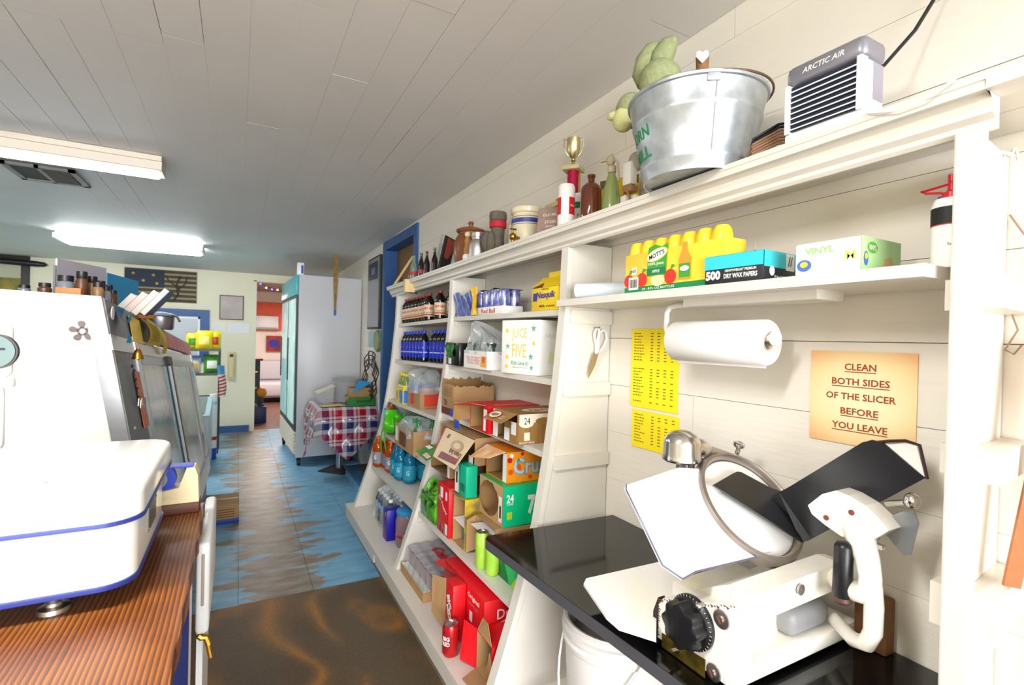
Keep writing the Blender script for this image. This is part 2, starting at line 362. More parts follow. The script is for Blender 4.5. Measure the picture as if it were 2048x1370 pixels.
# fluorescent fittings
EMIT = mat('lit_diffuser', '#fbfdff', .5, emit=TUBE_POWER)
def fitting(name, label, x0, x1, y0, y1, drop, style):
    t = thing(name, label, 'ceiling light', ((x0 + x1) / 2, (y0 + y1) / 2, zc((y0 + y1) / 2)), 'ceiling lights')
    z = zc((y0 + y1) / 2)
    if style:                                       # painted timber box round the tube
        b = B(); b.box(x0, x1, y0, y0 + .016, z - drop, z - .002); b.box(x0, x1, y1 - .016, y1, z - drop, z - .002); b.box(x1 - .016, x1, y0 + .016, y1 - .016, z - drop, z - .002); b.box(x0, x0 + .016, y0 + .016, y1 - .016, z - drop, z - .002)
        obj('housing', b, mat('cream_housing', '#d8cfc0', .5), t, False)
        b = B(); b.box(x0, x1, y0 - .014, y0, z - .03, z - .004); b.box(x0, x1, y0 - .008, y0, z - .075, z - .055); obj('moulding', b, mat('cream_housing', '#d8cfc0'), t, False)
        b = B(); b.box(x0 + .02, x1 - .02, y0 + .02, y1 - .02, z - drop - .014, z - drop + .03, .012); obj('diffuser', b, EMIT, t)
    else:
        b = B(); b.box(x0, x1, y0 + .08, y1 - .08, z - .03, z - .006); obj('housing', b, WPL, t, False)
        b = B(); b.box(x0 + .02, x1 - .02, y0, y1, z - drop, z - .03, .03, 3); obj('diffuser', b, EMIT, t)
        b = B(); b.box(x0, x0 + .022, y0 + .01, y1 - .01, z - drop + .01, z - .028); b.box(x1 - .022, x1, y0 + .01, y1 - .01, z - drop + .01, z - .028); obj('end_cap', b, WPL, t, False)
fitting('fluorescent_light', 'boxed fluorescent ceiling light with cream mouldings above the deli case', -1.95, -.38, 3.30, 3.47, .078, 1)
fitting('fluorescent_light', 'bare white wraparound fluorescent ceiling light towards the back wall', -1.50, -.335, 6.0, 6.42, .085, 0)
# ceiling vent
t = thing('ceiling_vent', 'grey louvred air vent in the ceiling behind the boxed light', 'vent', (-1.02, 4.0, zc(4)))
z = zc(4.0)
b = B(); b.box(-1.17, -.88, 3.84, 4.17, z - .012, z - .003); obj('backing', b, mat('vent_dark', '#4c4a48', .8), t, False)
b = B()
for bx in ((-1.19, -.86, 3.82, 3.85), (-1.19, -.86, 4.16, 4.19), (-1.19, -1.16, 3.82, 4.19), (-.89, -.86, 3.82, 4.19), (-1.04, -1.02, 3.82, 4.19)): b.box(*bx, z - .018, z - .004)
obj('vent_frame', b, mat('vent_paint', '#8f8c88', .5), t, False)
for i in range(9):
    b = B(); y = 3.87 + i * .034
    b.obox((-.955, y, z - .014), (.12, .026, .002), ((1, 0, 0), (0, .8, .6), (0, -.6, .8))); obj('slat', b, mat('vent_paint2', '#7a7876', .5), t, False)
# round cover on the ceiling at the left
b = B(); b.lathe([(.05, -.004), (.05, -.02), (.03, -.034), (0, -.036)], (-1.02, 2.93, zc(2.93)), 20)
solo('ceiling_rose', b, mat('dark_cover', '#55514d', .6), 'small dark round cover on the planked ceiling before the boxed light', 'ceiling cover', (-1.02, 2.93, zc(2.93)))
# ================================================================ THE WALL SHELVES
WX = 1.238
def zt(y): return 1.868 - .0143 * (y - .335)
PROF = [(.0, .70), (.21, .765), (.268, .785), (.50, .862), (.79, .945), (1.03, .985), (1.267, 1.015), (1.556, 1.04), (1.80, 1.047)]
def fx(z):
    for (a, p), (c, q) in zip(PROF, PROF[1:]):
        if z <= c: return p + (q - p) * (z - a) / (c - a)
    return PROF[-1][1]
sh = thing('wall_shelf', 'long white painted wall shelf with slanted dividers and moulded cornice', 'shelf', (1.15, 2.0, 0))
def shelfboard(y0, y1, z, t=.022, nm='shelf_board', tl=0):
    b = B(); f = fx(z) + .004
    b.add([(f, y0, z - t), (WX, y0, z - t), (WX, y1, z - t - tl), (f, y1, z - t - tl), (f, y0, z), (WX, y0, z), (WX, y1, z - tl), (f, y1, z - tl)],
          [(0, 3, 2, 1), (4, 5, 6, 7), (0, 1, 5, 4), (1, 2, 6, 5), (2, 3, 7, 6), (3, 0, 4, 7)]); return obj(nm, b, TRIM, sh, False)
# dividers: slanted side panels on the stepped base, each with a nosing strip down the front edge
for y, lo, hi in ((1.50, .21, 1.80), (2.61, .21, 1.785), (3.70, .21, 1.77)):
    pts = [(WX, y, lo)] + [(fx(z), y, z) for z in [lo] + [p[0] for p in PROF if lo < p[0] < 1.7] + [hi]] + [(WX, y, hi)]
    b = B(); b.prism(pts, (0, .036, 0)); pnl = obj('side_panel', b, TRIM, sh, False)
    b = B(); zs = [lo] + [p[0] for p in PROF if lo < p[0] < 1.7] + [hi]
    st = [(fx(z) - .010, y - .003, z) for z in zs] + [(fx(z) + .012, y - .003, z) for z in reversed(zs)]
    b.prism(st, (0, .042, 0)); obj('edge_strip', b, TRIM, pnl, False)
    for zz in (1.538, 1.275, 1.012, .755, .478):
        for s in ((y - .013, y), (y + .036, y + .049)):
            if s[0] < 1.5 and zz < .9: continue
            b = B(); b.box(fx(zz) + .012, WX, s[0], s[1], zz - (.026 if s[0] > 1.5 else .03), zz - .002 if s[0] > 1.5 else zz + .018); obj('cleat', b, TRIM, pnl, False)
for z in (1.56, 1.30, 1.035, .505): shelfboard(1.537, 2.609, z)
for z in (1.56, 1.295, 1.0, .75, .505): shelfboard(2.647, 3.699, z - .002, tl=.02 if z > .9 else 0)
b = B(); b.box(.993, WX, .406, 1.499, 1.566, 1.588); obj('shelf_board', b, TRIM, sh, False)
# stepped base
b = B(); b.box(.708, WX, 1.46, 3.80, .185, .212); b.box(.716, .745, 1.46, 2.9, .13, .185); b.box(.716, .745, 2.94, 3.80, .12, .185); bs = obj('base_platform', b, TRIM, sh, False)
b = B(); b.box(.775, WX, 1.48, 3.78, .0, .185); obj('kick_board', b, mat('scuffed_kick', '#8f897f', .6, var=.4, scale=9), bs, False)
# near end panel with its wrap-round cleats
b = B(); b.prism([(1.03, .357, .80), (WX, .381, .80), (WX, .405, .80), (1.03, .382, .80)], (0, 0, 1.0)); ep = obj('end_panel', b, TRIM, sh, False)
b = B(); b.box(1.024, 1.05, .347, .384, .80, 1.80, .004); obj('edge_strip', b, TRIM, ep, False)
for zz, h in ((1.512, .052), (1.236, .05), (.985, .07)):
    b = B(); b.prism([(1.036, .318, zz), (WX, .34, zz), (WX, .381, zz), (1.036, .357, zz)], (0, 0, h)); obj('cleat', b, TRIM, ep, False)
    b = B(); b.box(1.036 if zz < 1.1 else 1.058, WX, .380, .402, zz, zz + h); obj('cleat', b, TRIM, ep, False)
# top board and cornice
def sweep(prof, y0, y1, nm, par=sh):
    b = B(); k = len(prof)
    b.add([(x, y, z + zt(y)) for y in (y0, y1) for x, z in prof], [tuple(range(k)), tuple(range(k, 2 * k))] + [(i, k + i, k + (i + 1) % k, (i + 1) % k) for i in range(k)]); return obj(nm, b, TRIM, par, False)
tb = sweep([(.995, -.022), (1.12, -.022), (1.12, 0), (.995, 0)], .272, 3.86, 'top_board')
sweep([(1.1225, -.022), (WX, -.022), (WX, 0), (1.1225, 0)], .262, 3.86, 'top_board')
sweep([(1.047, -.0721), (1.040, -.0721), (1.034, -.066), (1.034, -.058), (1.022, -.050), (1.022, -.040), (1.017, -.030), (1.006, -.020), (1.000, -.012), (.992, -.008), (.992, .003), (.9945, .003), (.9945, -.0225), (1.047, -.0225)], .335, 3.86, 'cornice')
b = B(); b.obox((1.0, 3.30, zt(3.3) - .04), (.07, .045, .086), bev=.003); obj('repair_tape', b, mat('tan_tape', '#d8bd8a', .6), sh)
# towel bar block under the near shelf
b = B(); b.box(1.06, 1.16, .62, .98, 1.545, 1.566); obj('shelf_batten', b, TRIM, sh, False)

# counter below, black and glossy
CT = .80
BLKTOP = mat('black_laminate', '#0b0b0c', .09, var=.2, scale=40, spec=.6, bump=.02, bscale=4)
ct = thing('counter', 'glossy black laminate counter under the near end of the shelf', 'counter', (1.0, 1.0, 0))
pts = [(WX, .30), (.765, .30)]
for i in range(7):
    a = PI + (-PI / 2) * i / 6; pts.append((.742 + .032 * math.cos(a), 1.440 + .032 * math.sin(a)))
pts += [(WX, 1.455)]
pts = [(WX, .384), (.762, .384), (.752, .70)] + pts[2:]
b = B(); b.prism([(x, y, CT - .030) for x, y in pts], (0, 0, .030)); obj('counter_top', b, BLKTOP, ct, False)
b = B(); ep_ = pts[1:]
for p_, q_ in zip(ep_, ep_[1:]):
    d_ = Vector((q_[0] - p_[0], q_[1] - p_[1], 0)).normalized(); o_ = Vector((-d_.y, d_.x, 0)) * .0012
    b.prism([Vector((p_[0], p_[1], CT - .0295)), Vector((q_[0], q_[1], CT - .0295)), Vector((q_[0], q_[1], CT - .0012)), Vector((p_[0], p_[1], CT - .0012))], o_)
obj('lit_edge_band', b, mat('lit_edge_grey', '#4b4b50', .35), ct, False)  # added grey strip: light on the black counter's edge, put into colour
for y in (.42, 1.38):
    b = B(); b.prism([(WX, y, .40), (WX, y, .768), (.86, y, .768), (.88, y, .74)], (0, .03, 0)); obj('bracket', b, TRIM, ct, False)
# pail on a crate under the counter
PAIL = mat('white_pail', '#ddd9d3', .4, var=.05, scale=5)
t = thing('pail', 'dirty white plastic pail under the black counter', 'pail', (1.0, 1.15, .265))
b = B(); b.lathe([(.0, 0), (.128, 0), (.132, .01), (.148, .30), (.154, .30), (.156, .312), (.150, .318), (.150, .33), (.158, .332), (.158, .346), (.150, .35), (.150, .362), (.155, .366), (.152, .372), (.144, .37), (.128, .012), (0, .010)], (1.0, 1.15, .265), 40, close=False); obj('body', b, PAIL, t)
b = B(); b.tube([(1.0 + .165 * math.cos(a), 1.15 + .165 * math.sin(a), .60 - .22 * math.sin((a - 1.9) / 2.6 * PI)) for a in [1.9 + 2.6 * i / 16 for i in range(17)]], .0035, 8); obj('handle', b, WPL, t)
b = B(); b.lathe([(.0, .29), (.138, .29), (.138, .295), (0, .295)], (1.0, 1.15, .265), 30, close=False); obj('contents', b, mat('brown_slops', '#a89a8a', .6), t)
t = thing('wooden_crate', 'low unpainted wooden crate carrying the white pail', 'crate', (1.0, 1.15, 0))
for i in range(4):
    b = B(); b.box(.84, 1.16, .985 + i * .083, .985 + i * .083 + .078, .247, .264); obj('slat', b, BROWN, t, False)
for y in (.985, 1.30):
    b = B(); b.box(.84, 1.16, y, y + .016, .0, .247); obj('side_board', b, BROWN, t, False)

# papers taped to the wall
INK = mat('dark_ink', '#7a6a1e', .8)
def sheet(name, label, y0, y1, z0, z1, m, tilt=0):
    t = thing(name, label, 'sign', (1.2385, (y0 + y1) / 2, (z0 + z1) / 2)); b = B(); b.box(1.2380, 1.2392, y0, y1, z0, z1); obj('sheet', b, m, t, False); return t
YP = mat('yellow_paper', '#ffe81c', .7)
def rows(t, y0, y1, z0, z1, seed):
    r = random.Random(seed); b = B(); z = z1 - .017; i = 0
    while z > z0 + .012:
        if i in (10, 11, 22): pass
        else:
            y = y1 - .014
            n = r.uniform(.025, .055)
            while n > 0:
                w = min(n, r.uniform(.006, .013)); b.add([(1.2376, y, z), (1.2376, y - w, z), (1.2376, y - w, z + .0032), (1.2376, y, z + .0032)], [(0, 1, 2, 3)]); y -= w + .003; n -= w + .003
            for c in range(r.choice((1, 4, 4, 4)) if i not in (0, 1, 12) else 4):
                yy = y1 - .095 - c * .031; b.add([(1.2376, yy, z), (1.2376, yy - .012, z), (1.2376, yy - .012, z + .0032), (1.2376, yy, z + .0032)], [(0, 1, 2, 3)])
        z -= .0103; i += 1
    o = obj('printed_rows', b, INK, t, False, weld=False); o['kind'] = 'stuff'
t = sheet('price_list', 'tall yellow printed price list taped to the wall behind the paper towel', 1.156, 1.377, 1.218, 1.492, YP); rows(t, 1.156, 1.377, 1.218, 1.492, 3)
t = sheet('price_list', 'short yellow printed price list taped below the tall one', 1.150, 1.366, 1.078, 1.208, YP); rows(t, 1.150, 1.366, 1.078, 1.208, 5)
def glowpaper():
    m, nt, p = nodes_mat('orange_gradient_print'); L = nt.links.new
    tc = nt.nodes.new('ShaderNodeTexCoord'); sp = nt.nodes.new('ShaderNodeSeparateXYZ'); L(tc.outputs['Object'], sp.inputs[0])
    a = nt.nodes.new('ShaderNodeMath'); a.operation = 'MULTIPLY'; L(sp.outputs['Z'], a.inputs[0]); L(sp.outputs['Z'], a.inputs[1])
    c = nt.nodes.new('ShaderNodeMath'); c.operation = 'MULTIPLY'; L(sp.outputs['Y'], c.inputs[0]); L(sp.outputs['Y'], c.inputs[1])
    d = nt.nodes.new('ShaderNodeMath'); d.operation = 'MULTIPLY_ADD'; d.inputs[1].default_value = .6; L(c.outputs[0], d.inputs[0]); L(a.outputs[0], d.inputs[2])
    r = nt.nodes.new('ShaderNodeValToRGB'); r.color_ramp.elements[0].position = .001; r.color_ramp.elements[0].color = lin('#fdf3c8'); r.color_ramp.elements[1].position = .017; r.color_ramp.elements[1].color = lin('#f0b27c'); e = r.color_ramp.elements.new(.008); e.color = lin('#f7dfa6')
    L(d.outputs[0], r.inputs[0]); L(r.outputs[0], p.inputs['Base Color']); p.inputs['Roughness'].default_value = .7; return m
t = sheet('slicer_sign', 'pale orange sign with brown capitals about cleaning the slicer', .512, .733, 1.222, 1.436, glowpaper())
OI = mat('brown_ink', '#a34a24', .8)
for s, z, w in (('CLEAN', 1.4005, .066), ('BOTH SIDES', 1.3665, .121), ('OF THE SLICER', 1.3325, .146), ('BEFORE', 1.2985, .079), ('YOU LEAVE', 1.2645, .116)):
    letters(t, s, (1.2374, .622, z), -Y_, Z_, OI, width=w, height=.0155, bold=.02)
    if s[0] != 'O':
        b = B(); b.add([(1.2374, .622 + w / 2, z - .0125), (1.2374, .622 - w / 2, z - .0125), (1.2374, .622 - w / 2, z - .0105), (1.2374, .622 + w / 2, z - .0105)], [(0, 1, 2, 3)]); obj('underline', b, OI, t, False)
# white socket plate beside the end panel, wall hook, wire, leather strap
t = thing('paper_towel', 'white paper towel roll on a white rod holder under the shelf', 'paper towel', (1.115, .9, 1.455))
b = B(); R = .056
prof = [(.019, 0), (R - .002, 0), (R, .003), (R, .280), (R - .002, .283), (.019, .283), (.019, 0)]
b.lathe(prof, (1.115, .765, 1.452), 48, ((1, 0, 0), (0, 0, -1), (0, 1, 0)), close=False); b.box(1.1142, 1.1152, .768, 1.045, 1.39, 1.40); obj('roll', b, mat('towel_paper', '#f4f1ee', .85, bump=.1, bscale=120), t)
b = B(); b.lathe([(.0165, -.002), (.0185, -.002), (.0185, .285), (.0165, .285), (.0165, -.002)], (1.115, .765, 1.452), 24, ((1, 0, 0), (0, 0, -1), (0, 1, 0)), close=False); obj('core', b, mat('grey_core', '#c9b9a8', .8), t)
b = B(); b.tube([(1.115, .752, 1.462), (1.115, 1.062, 1.462), (1.115, 1.085, 1.468), (1.115, 1.092, 1.49), (1.115, 1.092, 1.535), (1.115, 1.08, 1.551), (1.115, 1.05, 1.555), (1.115, .66, 1.555)], .0085, 12); obj('holder_rod', b, WPL, t)
b = B(); b.lathe([(0, 0), (.016, 0), (.018, .004), (.016, .012), (0, .014)], (1.115, .752, 1.462), 20, ((1, 0, 0), (0, 0, 1), (0, -1, 0))); obj('end_knob', b, WPL, t)
b = B(); b.box(1.085, 1.145, .66, .93, 1.555, 1.5655, .003); obj('mounting_plate', b, WPL, t)
# scissors on a nail
t = thing('scissors', 'cream handled scissors hanging from a nail on the slanted divider', 'scissors', (1.16, 1.482, 1.45))
SC = mat('scissor_steel', '#b5a58c', .35, .9)
y = 1.482
b = B(); b.prism([(1.150, y, 1.405), (1.166, y, 1.395), (1.152, y, 1.36), (1.126, y, 1.312), (1.131, y, 1.35)], (0, -.002, 0)); obj('blade', b, SC, t, False)
b = B(); b.prism([(1.158, y - .0025, 1.41), (1.170, y - .0025, 1.40), (1.155, y - .0025, 1.355), (1.124, y - .0025, 1.305), (1.140, y - .0025, 1.36)], (0, -.002, 0)); obj('blade', b, SC, t, False)
b = B(); b.tube([(1.163, y - .004, 1.40), (1.170, y - .004, 1.425), (1.166, y - .004, 1.45), (1.172, y - .004, 1.475), (1.188, y - .004, 1.488), (1.203, y - .004, 1.478), (1.206, y - .004, 1.455), (1.195, y - .004, 1.43), (1.178, y - .004, 1.41)], .0042, 8, True); obj('handle', b, WPL, t)
b = B(); b.tube([(1.158, y - .002, 1.40), (1.160, y - .002, 1.43), (1.152, y - .002, 1.455), (1.150, y - .002, 1.475), (1.158, y - .002, 1.49), (1.170, y - .002, 1.492), (1.172, y - .002, 1.478), (1.166, y - .002, 1.45), (1.166, y - .002, 1.42)], .0042, 8, True); obj('handle', b, WPL, t)
b = B(); b.cyl((1.156, y - .006, 1.385), (1.156, y + .001, 1.385), .004, n=12); obj('pivot', b, STEEL, t)
b = B(); b.cyl((1.162, 1.499, 1.496), (1.162, 1.468, 1.496), .0015, n=8); b.cyl((1.162, 1.468, 1.496), (1.162, 1.467, 1.496), .004, n=10); obj('nail', b, DULL, t)
# brass cup hook and hanging wire at the far right, reddish strap leaning there
t = thing('leather_strap', 'flat reddish brown board strip leaning against the cleat by the end panel', 'strip', (1.122, .326, 1.055))
b = B(); a0, a1 = Vector((1.122, .326, 1.056)), Vector((1.222, .300, 1.46)); d = (a1 - a0).normalized(); sx = Vector((.97, -.24, 0)); sx = (sx - d * sx.dot(d)).normalized()
b.obox((a0 + a1) / 2 + Vector((0, 0, .002)), (.042, .005, (a1 - a0).length), (sx, d.cross(sx), d), .002); obj('strip', b, mat('brown_hardboard', '#a5653a', .6, var=.15, scale=40), t)
t = thing('wire_hook', 'thin rusty wire hanging on the wall beside the end panel', 'wire', (1.236, .33, 1.5))
b = B(); b.tube([(1.234, .376, 1.695), (1.234, .366, 1.675), (1.234, .355, 1.654), (1.234, .345, 1.60), (1.234, .355, 1.547), (1.233, .368, 1.511), (1.233, .360, 1.484), (1.232, .370, 1.462), (1.231, .376, 1.448), (1.231, .364, 1.440), (1.232, .354, 1.457)], .0016, 6); obj('wire', b, mat('rusty_wire', '#9a7a62', .6), t)
t = thing('screw_eye', 'small white painted screw eye under the top board end', 'hook', (1.2, .365, 1.79))
b = B(); b.tube([(1.212 + .012 * math.cos(a), .365, 1.795 + .012 * math.sin(a)) for a in [i * PI / 8 for i in range(16)]], .0022, 6, True); b.cyl((1.20, .365, 1.795), (1.185, .377, 1.80), .003, n=8); obj('eye', b, TRIM, t)
# ================================================================ MEAT SLICER
sl = thing('meat_slicer', 'white enamelled gravity meat slicer with a round blade on the black counter', 'meat slicer', (1.0, .70, CT))
CR = mat('chipped_enamel', '#f1ede2', .22, coat=.3, var=.06, scale=30)
CHIP = mat('bare_chips', '#6a4436', .7)
a_ = math.radians(44); n_ = Vector((0, -math.cos(a_), math.sin(a_))); e_ = Vector((0, math.sin(a_), math.cos(a_))); C_ = Vector((1.05, .76, 1.07))
def F(a, b, c=0): return C_ + X_ * a + e_ * b + n_ * c
AX = (X_, e_, n_)
# casting: control head, top beam, plinth, rear post
b = B()
b.prism([(.80, .597, .82), (.80, .785, .815), (.80, .785, .885), (.80, .772, .905), (.80, .60, .972)], (.05, 0, 0))
obj('control_head', b, CR, sl, False)
b = B()
b.prism([(.85, .597, .980), (1.14, .60, .984), (1.17, .60, .978), (1.17, .60, .936), (1.14, .60, .930), (.85, .597, .925)], (0, .05, 0))
b.prism([(.85, .6465, .979), (.85, .785, .902), (.85, .785, .85), (.85, .6465, .925)], (.32, 0, 0)); obj('top_beam', b, CR, sl, False)
b = B(); b.box(.802, 1.215, .598, .80, .812, .845, .008); obj('plinth', b, CR, sl)
b = B(); b.box(.84, 1.05, .650, .79, .842, .93, .01); obj('body_core', b, CR, sl); b = B(); b.box(1.0, 1.14, .615, .70, .843, .90, .02, 3); obj('motor_housing', b, mat('grey_casting', '#8d8d8f', .45), sl)
for p in ((.83, .63), (.83, .77), (1.18, .63), (1.18, .77)):
    b = B(); b.cyl((p[0], p[1], CT), (p[0], p[1], .815), .014, n=14); obj('foot', b, BLACK, sl)
# chipped edge of the head
r = random.Random(4); b = B()
for i in range(26):
    y = .60 + .175 * i / 25; z = .972 - .067 * (y - .60) / .172 - r.uniform(.001, .005); w = r.uniform(.002, .005); b.add([(.7992, y - w, z), (.7992, y + w, z + .001), (.7992, y, z - r.uniform(.002, .006))], [(0, 1, 2)])
for i in range(16):
    z = .90 - i * .005; b.add([(.7992, .785, z), (.7992, .785 - r.uniform(.002, .009), z - .002), (.7992, .785, z - .005)], [(0, 1, 2)])
obj('paint_chips', b, CHIP, sl, False, weld=False)['kind'] = 'stuff'
# index knob and dial
kc = Vector((.800, .692, .896)); KA = (-Y_, Z_, -X_)
b = B(); b.lathe([(0, .0), (.052, .0), (.052, .007), (.047, .013), (.044, .015)], kc, 48, KA); dial = obj('dial', b, BLACK, sl)
b = B()
for i in range(40):
    t = i / 40 * 2 * PI; c = kc + (-Y_) * (.0497 * math.cos(t)) + Z_ * (.0497 * math.sin(t)) - X_ * .0105
    ra = ((-Y_) * math.cos(t) + Z_ * math.sin(t)) * (.0028 if i % 5 else .004) - X_ * -.0; tg = ((-Y_) * -math.sin(t) + Z_ * math.cos(t)) * .0005
    sl_ = -X_ * .0004; b.add([c - ra - tg + sl_, c + ra - tg + sl_, c + ra + tg + sl_, c - ra + tg + sl_], [(0, 1, 2, 3)])
obj('scale_marks', b, WP, dial, False, weld=False)
vs = []; nk = 64
b = B()
def kr(t, base): return base + .0034 * math.cos(8 * t)
rings = [(.0425, .012), (.043, .034), (.041, .041), (.036, .044)]
for rr, z in rings:
    for i in range(nk):
        t = 2 * PI * i / nk; q = kr(t, rr); vs.append(kc + (-Y_) * (q * math.cos(t)) + Z_ * (q * math.sin(t)) - X_ * z)
fs = [(j * nk + i, j * nk + (i + 1) % nk, (j + 1) * nk + (i + 1) % nk, (j + 1) * nk + i) for j in range(3) for i in range(nk)] + [tuple(range(3 * nk, 4 * nk))]
b.add(vs, fs); obj('index_knob', b, BLACK, sl)
# screws with washers
def screw(c, R=.017):
    b = B(); b.lathe([(0, 0), (R, 0), (R, .003), (R * .75, .0045), (R * .45, .0045), (R * .45, .008), (0, .009)], c, 24, KA); o = obj('screw', b, DULL, sl)
    b = B(); b.obox(Vector(c) + Vector((-.0093, 0, 0)), (.001, R * .8, .0022), (X_, (Y_ * .6 + Z_ * .8), (Z_ * .6 - Y_ * .8))); obj('slot', b, mat('rust', '#7a4030', .7), o, False)
screw((.80, .626, .934)); screw((.80, .640, .826), .016)
b = B(); b.lathe([(0, 0), (.011, 0), (.011, .004), (0, .005)], (.99, .596, .962), 20, (X_, Z_, -Y_)); obj('pivot_cap', b, DULL, sl)
b = B(); b.cyl((.80, .668, .941), (.788, .668, .941), .005, n=12); b.ball((.786, .668, .941), .0065, 12, 8); obj('index_pin', b, CHROME, sl)
b = B(); b.prism([(.8, .772, .8315), (.8, .772, .785 + .018), (.8, .66, .785 + .018), (.8, .66, .8385)], (-.0015, 0, 0)); pl = obj('brass_plate', b, mat('worn_brass', '#8c7730', .45, .8, var=.5, scale=45), sl, False)
b = B(); b.cyl((.7985, .727, .823), (.780, .727, .823), .0038, n=12); b.cyl((.7985, .727, .823), (.7955, .727, .823), .008, n=6); obj('stud', b, CHROME, pl)
b = B(); b.prism([(.80, .787, .80), (.80, .80, .80), (.80, .80, .865), (.80, .787, .90)], (.02, 0, 0)); obj('side_cover', b, BLACK, sl, False)
# tray at the left
b = B(); z = .846
pts = [(.775, 1.005), (1.02, .995), (1.02, .79), (.80, .79), (.745, .735), (.705, .80), (.708, .845), (.752, .985)]
b.prism([(x, y, z) for x, y in pts], (0, 0, .006)); obj('catch_tray', b, ENAM, sl, False)
b = B(); b.box(.84, .98, .84, .96, CT, z); obj('tray_support', b, mat('grey_casting', '#8d8d8f'), sl, False)
# blade, ring guard, slice deflector
b = B(); b.lathe([(0, .004), (.04, .004), (.118, .0), (.121, -.003), (0, -.006)], C_, 64, AX); obj('blade', b, mat('blade_steel', '#f4f3f0', .38, .35), sl)
b = B(); b.lathe([(.121, -.012), (.122, .012), (.126, .019), (.133, .017), (.139, .004), (.138, -.014), (.121, -.012)], C_, 72, AX, close=False); obj('ring_guard', b, DULL, sl)
b = B(); b.lathe([(0, 0), (.03, 0), (.028, .006), (0, .007)], F(.02, .03, .004), 30, AX); obj('blade_cap', b, WPL, sl)
b = B(); d = [(-.322, .090), (-.328, .084), (-.332, -.079), (-.301, -.111), (-.262, -.105), (-.022, -.111), (-.060, -.108), (-.098, -.079), (-.124, -.02), (-.124, .02), (-.106, .066), (-.075, .100), (-.15, .113)]
b.prism([F(x, y, .006) for x, y in d], n_ * .003); obj('slice_deflector', b, ENAM, sl, False)
b = B(); b.tube([F(-.322, .090, .0115), F(-.329, .080, .0115), F(-.332, -.079, .0115), F(-.301, -.111, .0115), F(-.262, -.105, .0115), F(-.075, -.110, .0115)], .0018, 6); obj('deflector_rim', b, mat('blue_grey_edge', '#6f7391', .3, .6), sl)
# sharpener housing: polished dome with stones and its thumb screw
b = B(); b.lathe([(0, .046), (.018, .044), (.036, .034), (.044, .018), (.045, -.012), (.047, -.016), (.047, -.026), (.042, -.03), (0, -.03)], F(-.095, .165, .0), 36, (X_, Y_, Z_), close=False)
b.ball(F(-.055, .158, .0), (.05, .032, .03), 20, 12); obj('sharpener_dome', b, CHROME, sl)
b = B(); b.tube([F(-.05, .155, 0), F(0, .146, -.004), F(.05, .13, -.006), F(.09, .105, -.006), F(.12, .065, -.008)], [.024, .016, .012, .009, .006], 12); obj('guard_arm', b, DULL, sl)
for k, dx in enumerate((-.02, 0, .022)):
    c = F(-.095 + dx, .165, 0) + Vector((0, -.012, -.03)); b = B(); b.cyl(c, c - Vector((0, 0, .024)), .008, n=14); obj('grinding_post', b, CHROME, sl)
b = B(); c = F(.07, .128, .004); b.cyl(c, c + e_ * .012 + n_ * .02, .006, n=12); d2 = (e_ * .5 + n_ * .86).normalized(); b.lathe([(0, 0), (.012, 0), (.0145, .004), (.0145, .010), (.010, .012), (.004, .010), (0, .010)], c + e_ * .012 + n_ * .018, 20, (X_, d2.cross(X_), d2)); obj('thumb_screw', b, CHROME, sl)
# carriage: black end plate along the blade and side wall running forward from it
BP = mat('black_carriage', '#141519', .3, spec=.6)
d = [(-.100, .052), (-.012, .072), (.002, .074), (.014, .071), (.075, .022), (.103, .008), (.06, -.110)]
b = B(); b.prism([F(x, y, .024) for x, y in d], n_ * .004); obj('carriage_plate', b, BP, sl, False)
b = B(); px = .062
side = [(.028, -.110), (.028, .004), (.073, .000), (.27, -.010), (.29, -.016), (.303, -.030), (.317, -.118)]
def FX(nn, bb, dx=0): return Vector((1.125 + dx, 0, 0)) + Vector((0, C_.y, C_.z)) + n_ * nn + e_ * bb
b.prism([FX(nn, bb) for nn, bb in side], (.005, 0, 0)); b.prism([F(.06, -.110, .024), F(.103, .008, .024), FX(.04, .004), FX(.04, -.110)], X_ * .004); obj('carriage_wall', b, BP, sl, False)
b = B(); b.prism([FX(.300, -.032, .006), FX(.320, -.040, .03), FX(.332, -.058, .04), FX(.316, -.118, .006)], (.003, 0, 0)); obj('end_flap', b, ENAM, sl, False)
b = B(); b.tube([FX(.27, -.012, .003), FX(.312, -.034, .008), FX(.326, -.044, .03), FX(.336, -.062, .04), FX(.318, -.120, .006)], .0032, 8); obj('flap_rim', b, mat('dark_red_edge', '#3a2222', .4), sl)
# white knuckle bracket on the carriage wall
b = B(); q = [(.635, 1.106), (.606, 1.138), (.579, 1.153), (.555, 1.150), (.524, 1.139), (.498, 1.120), (.483, 1.104), (.503, 1.083), (.535, 1.070), (.566, 1.064), (.598, 1.076), (.626, 1.090)]
b.prism([(1.075, y, z) for y, z in q], (.05, 0, 0)); br = obj('knuckle_bracket', b, CR, sl, False)
for y, z in ((.548, 1.118), (.596, 1.092)):
    b = B(); b.lathe([(0, 0), (.0055, 0), (.0055, .002), (0, .003)], (1.075, y, z), 14, KA); obj('rivet', b, mat('rust', '#7a4030'), br)
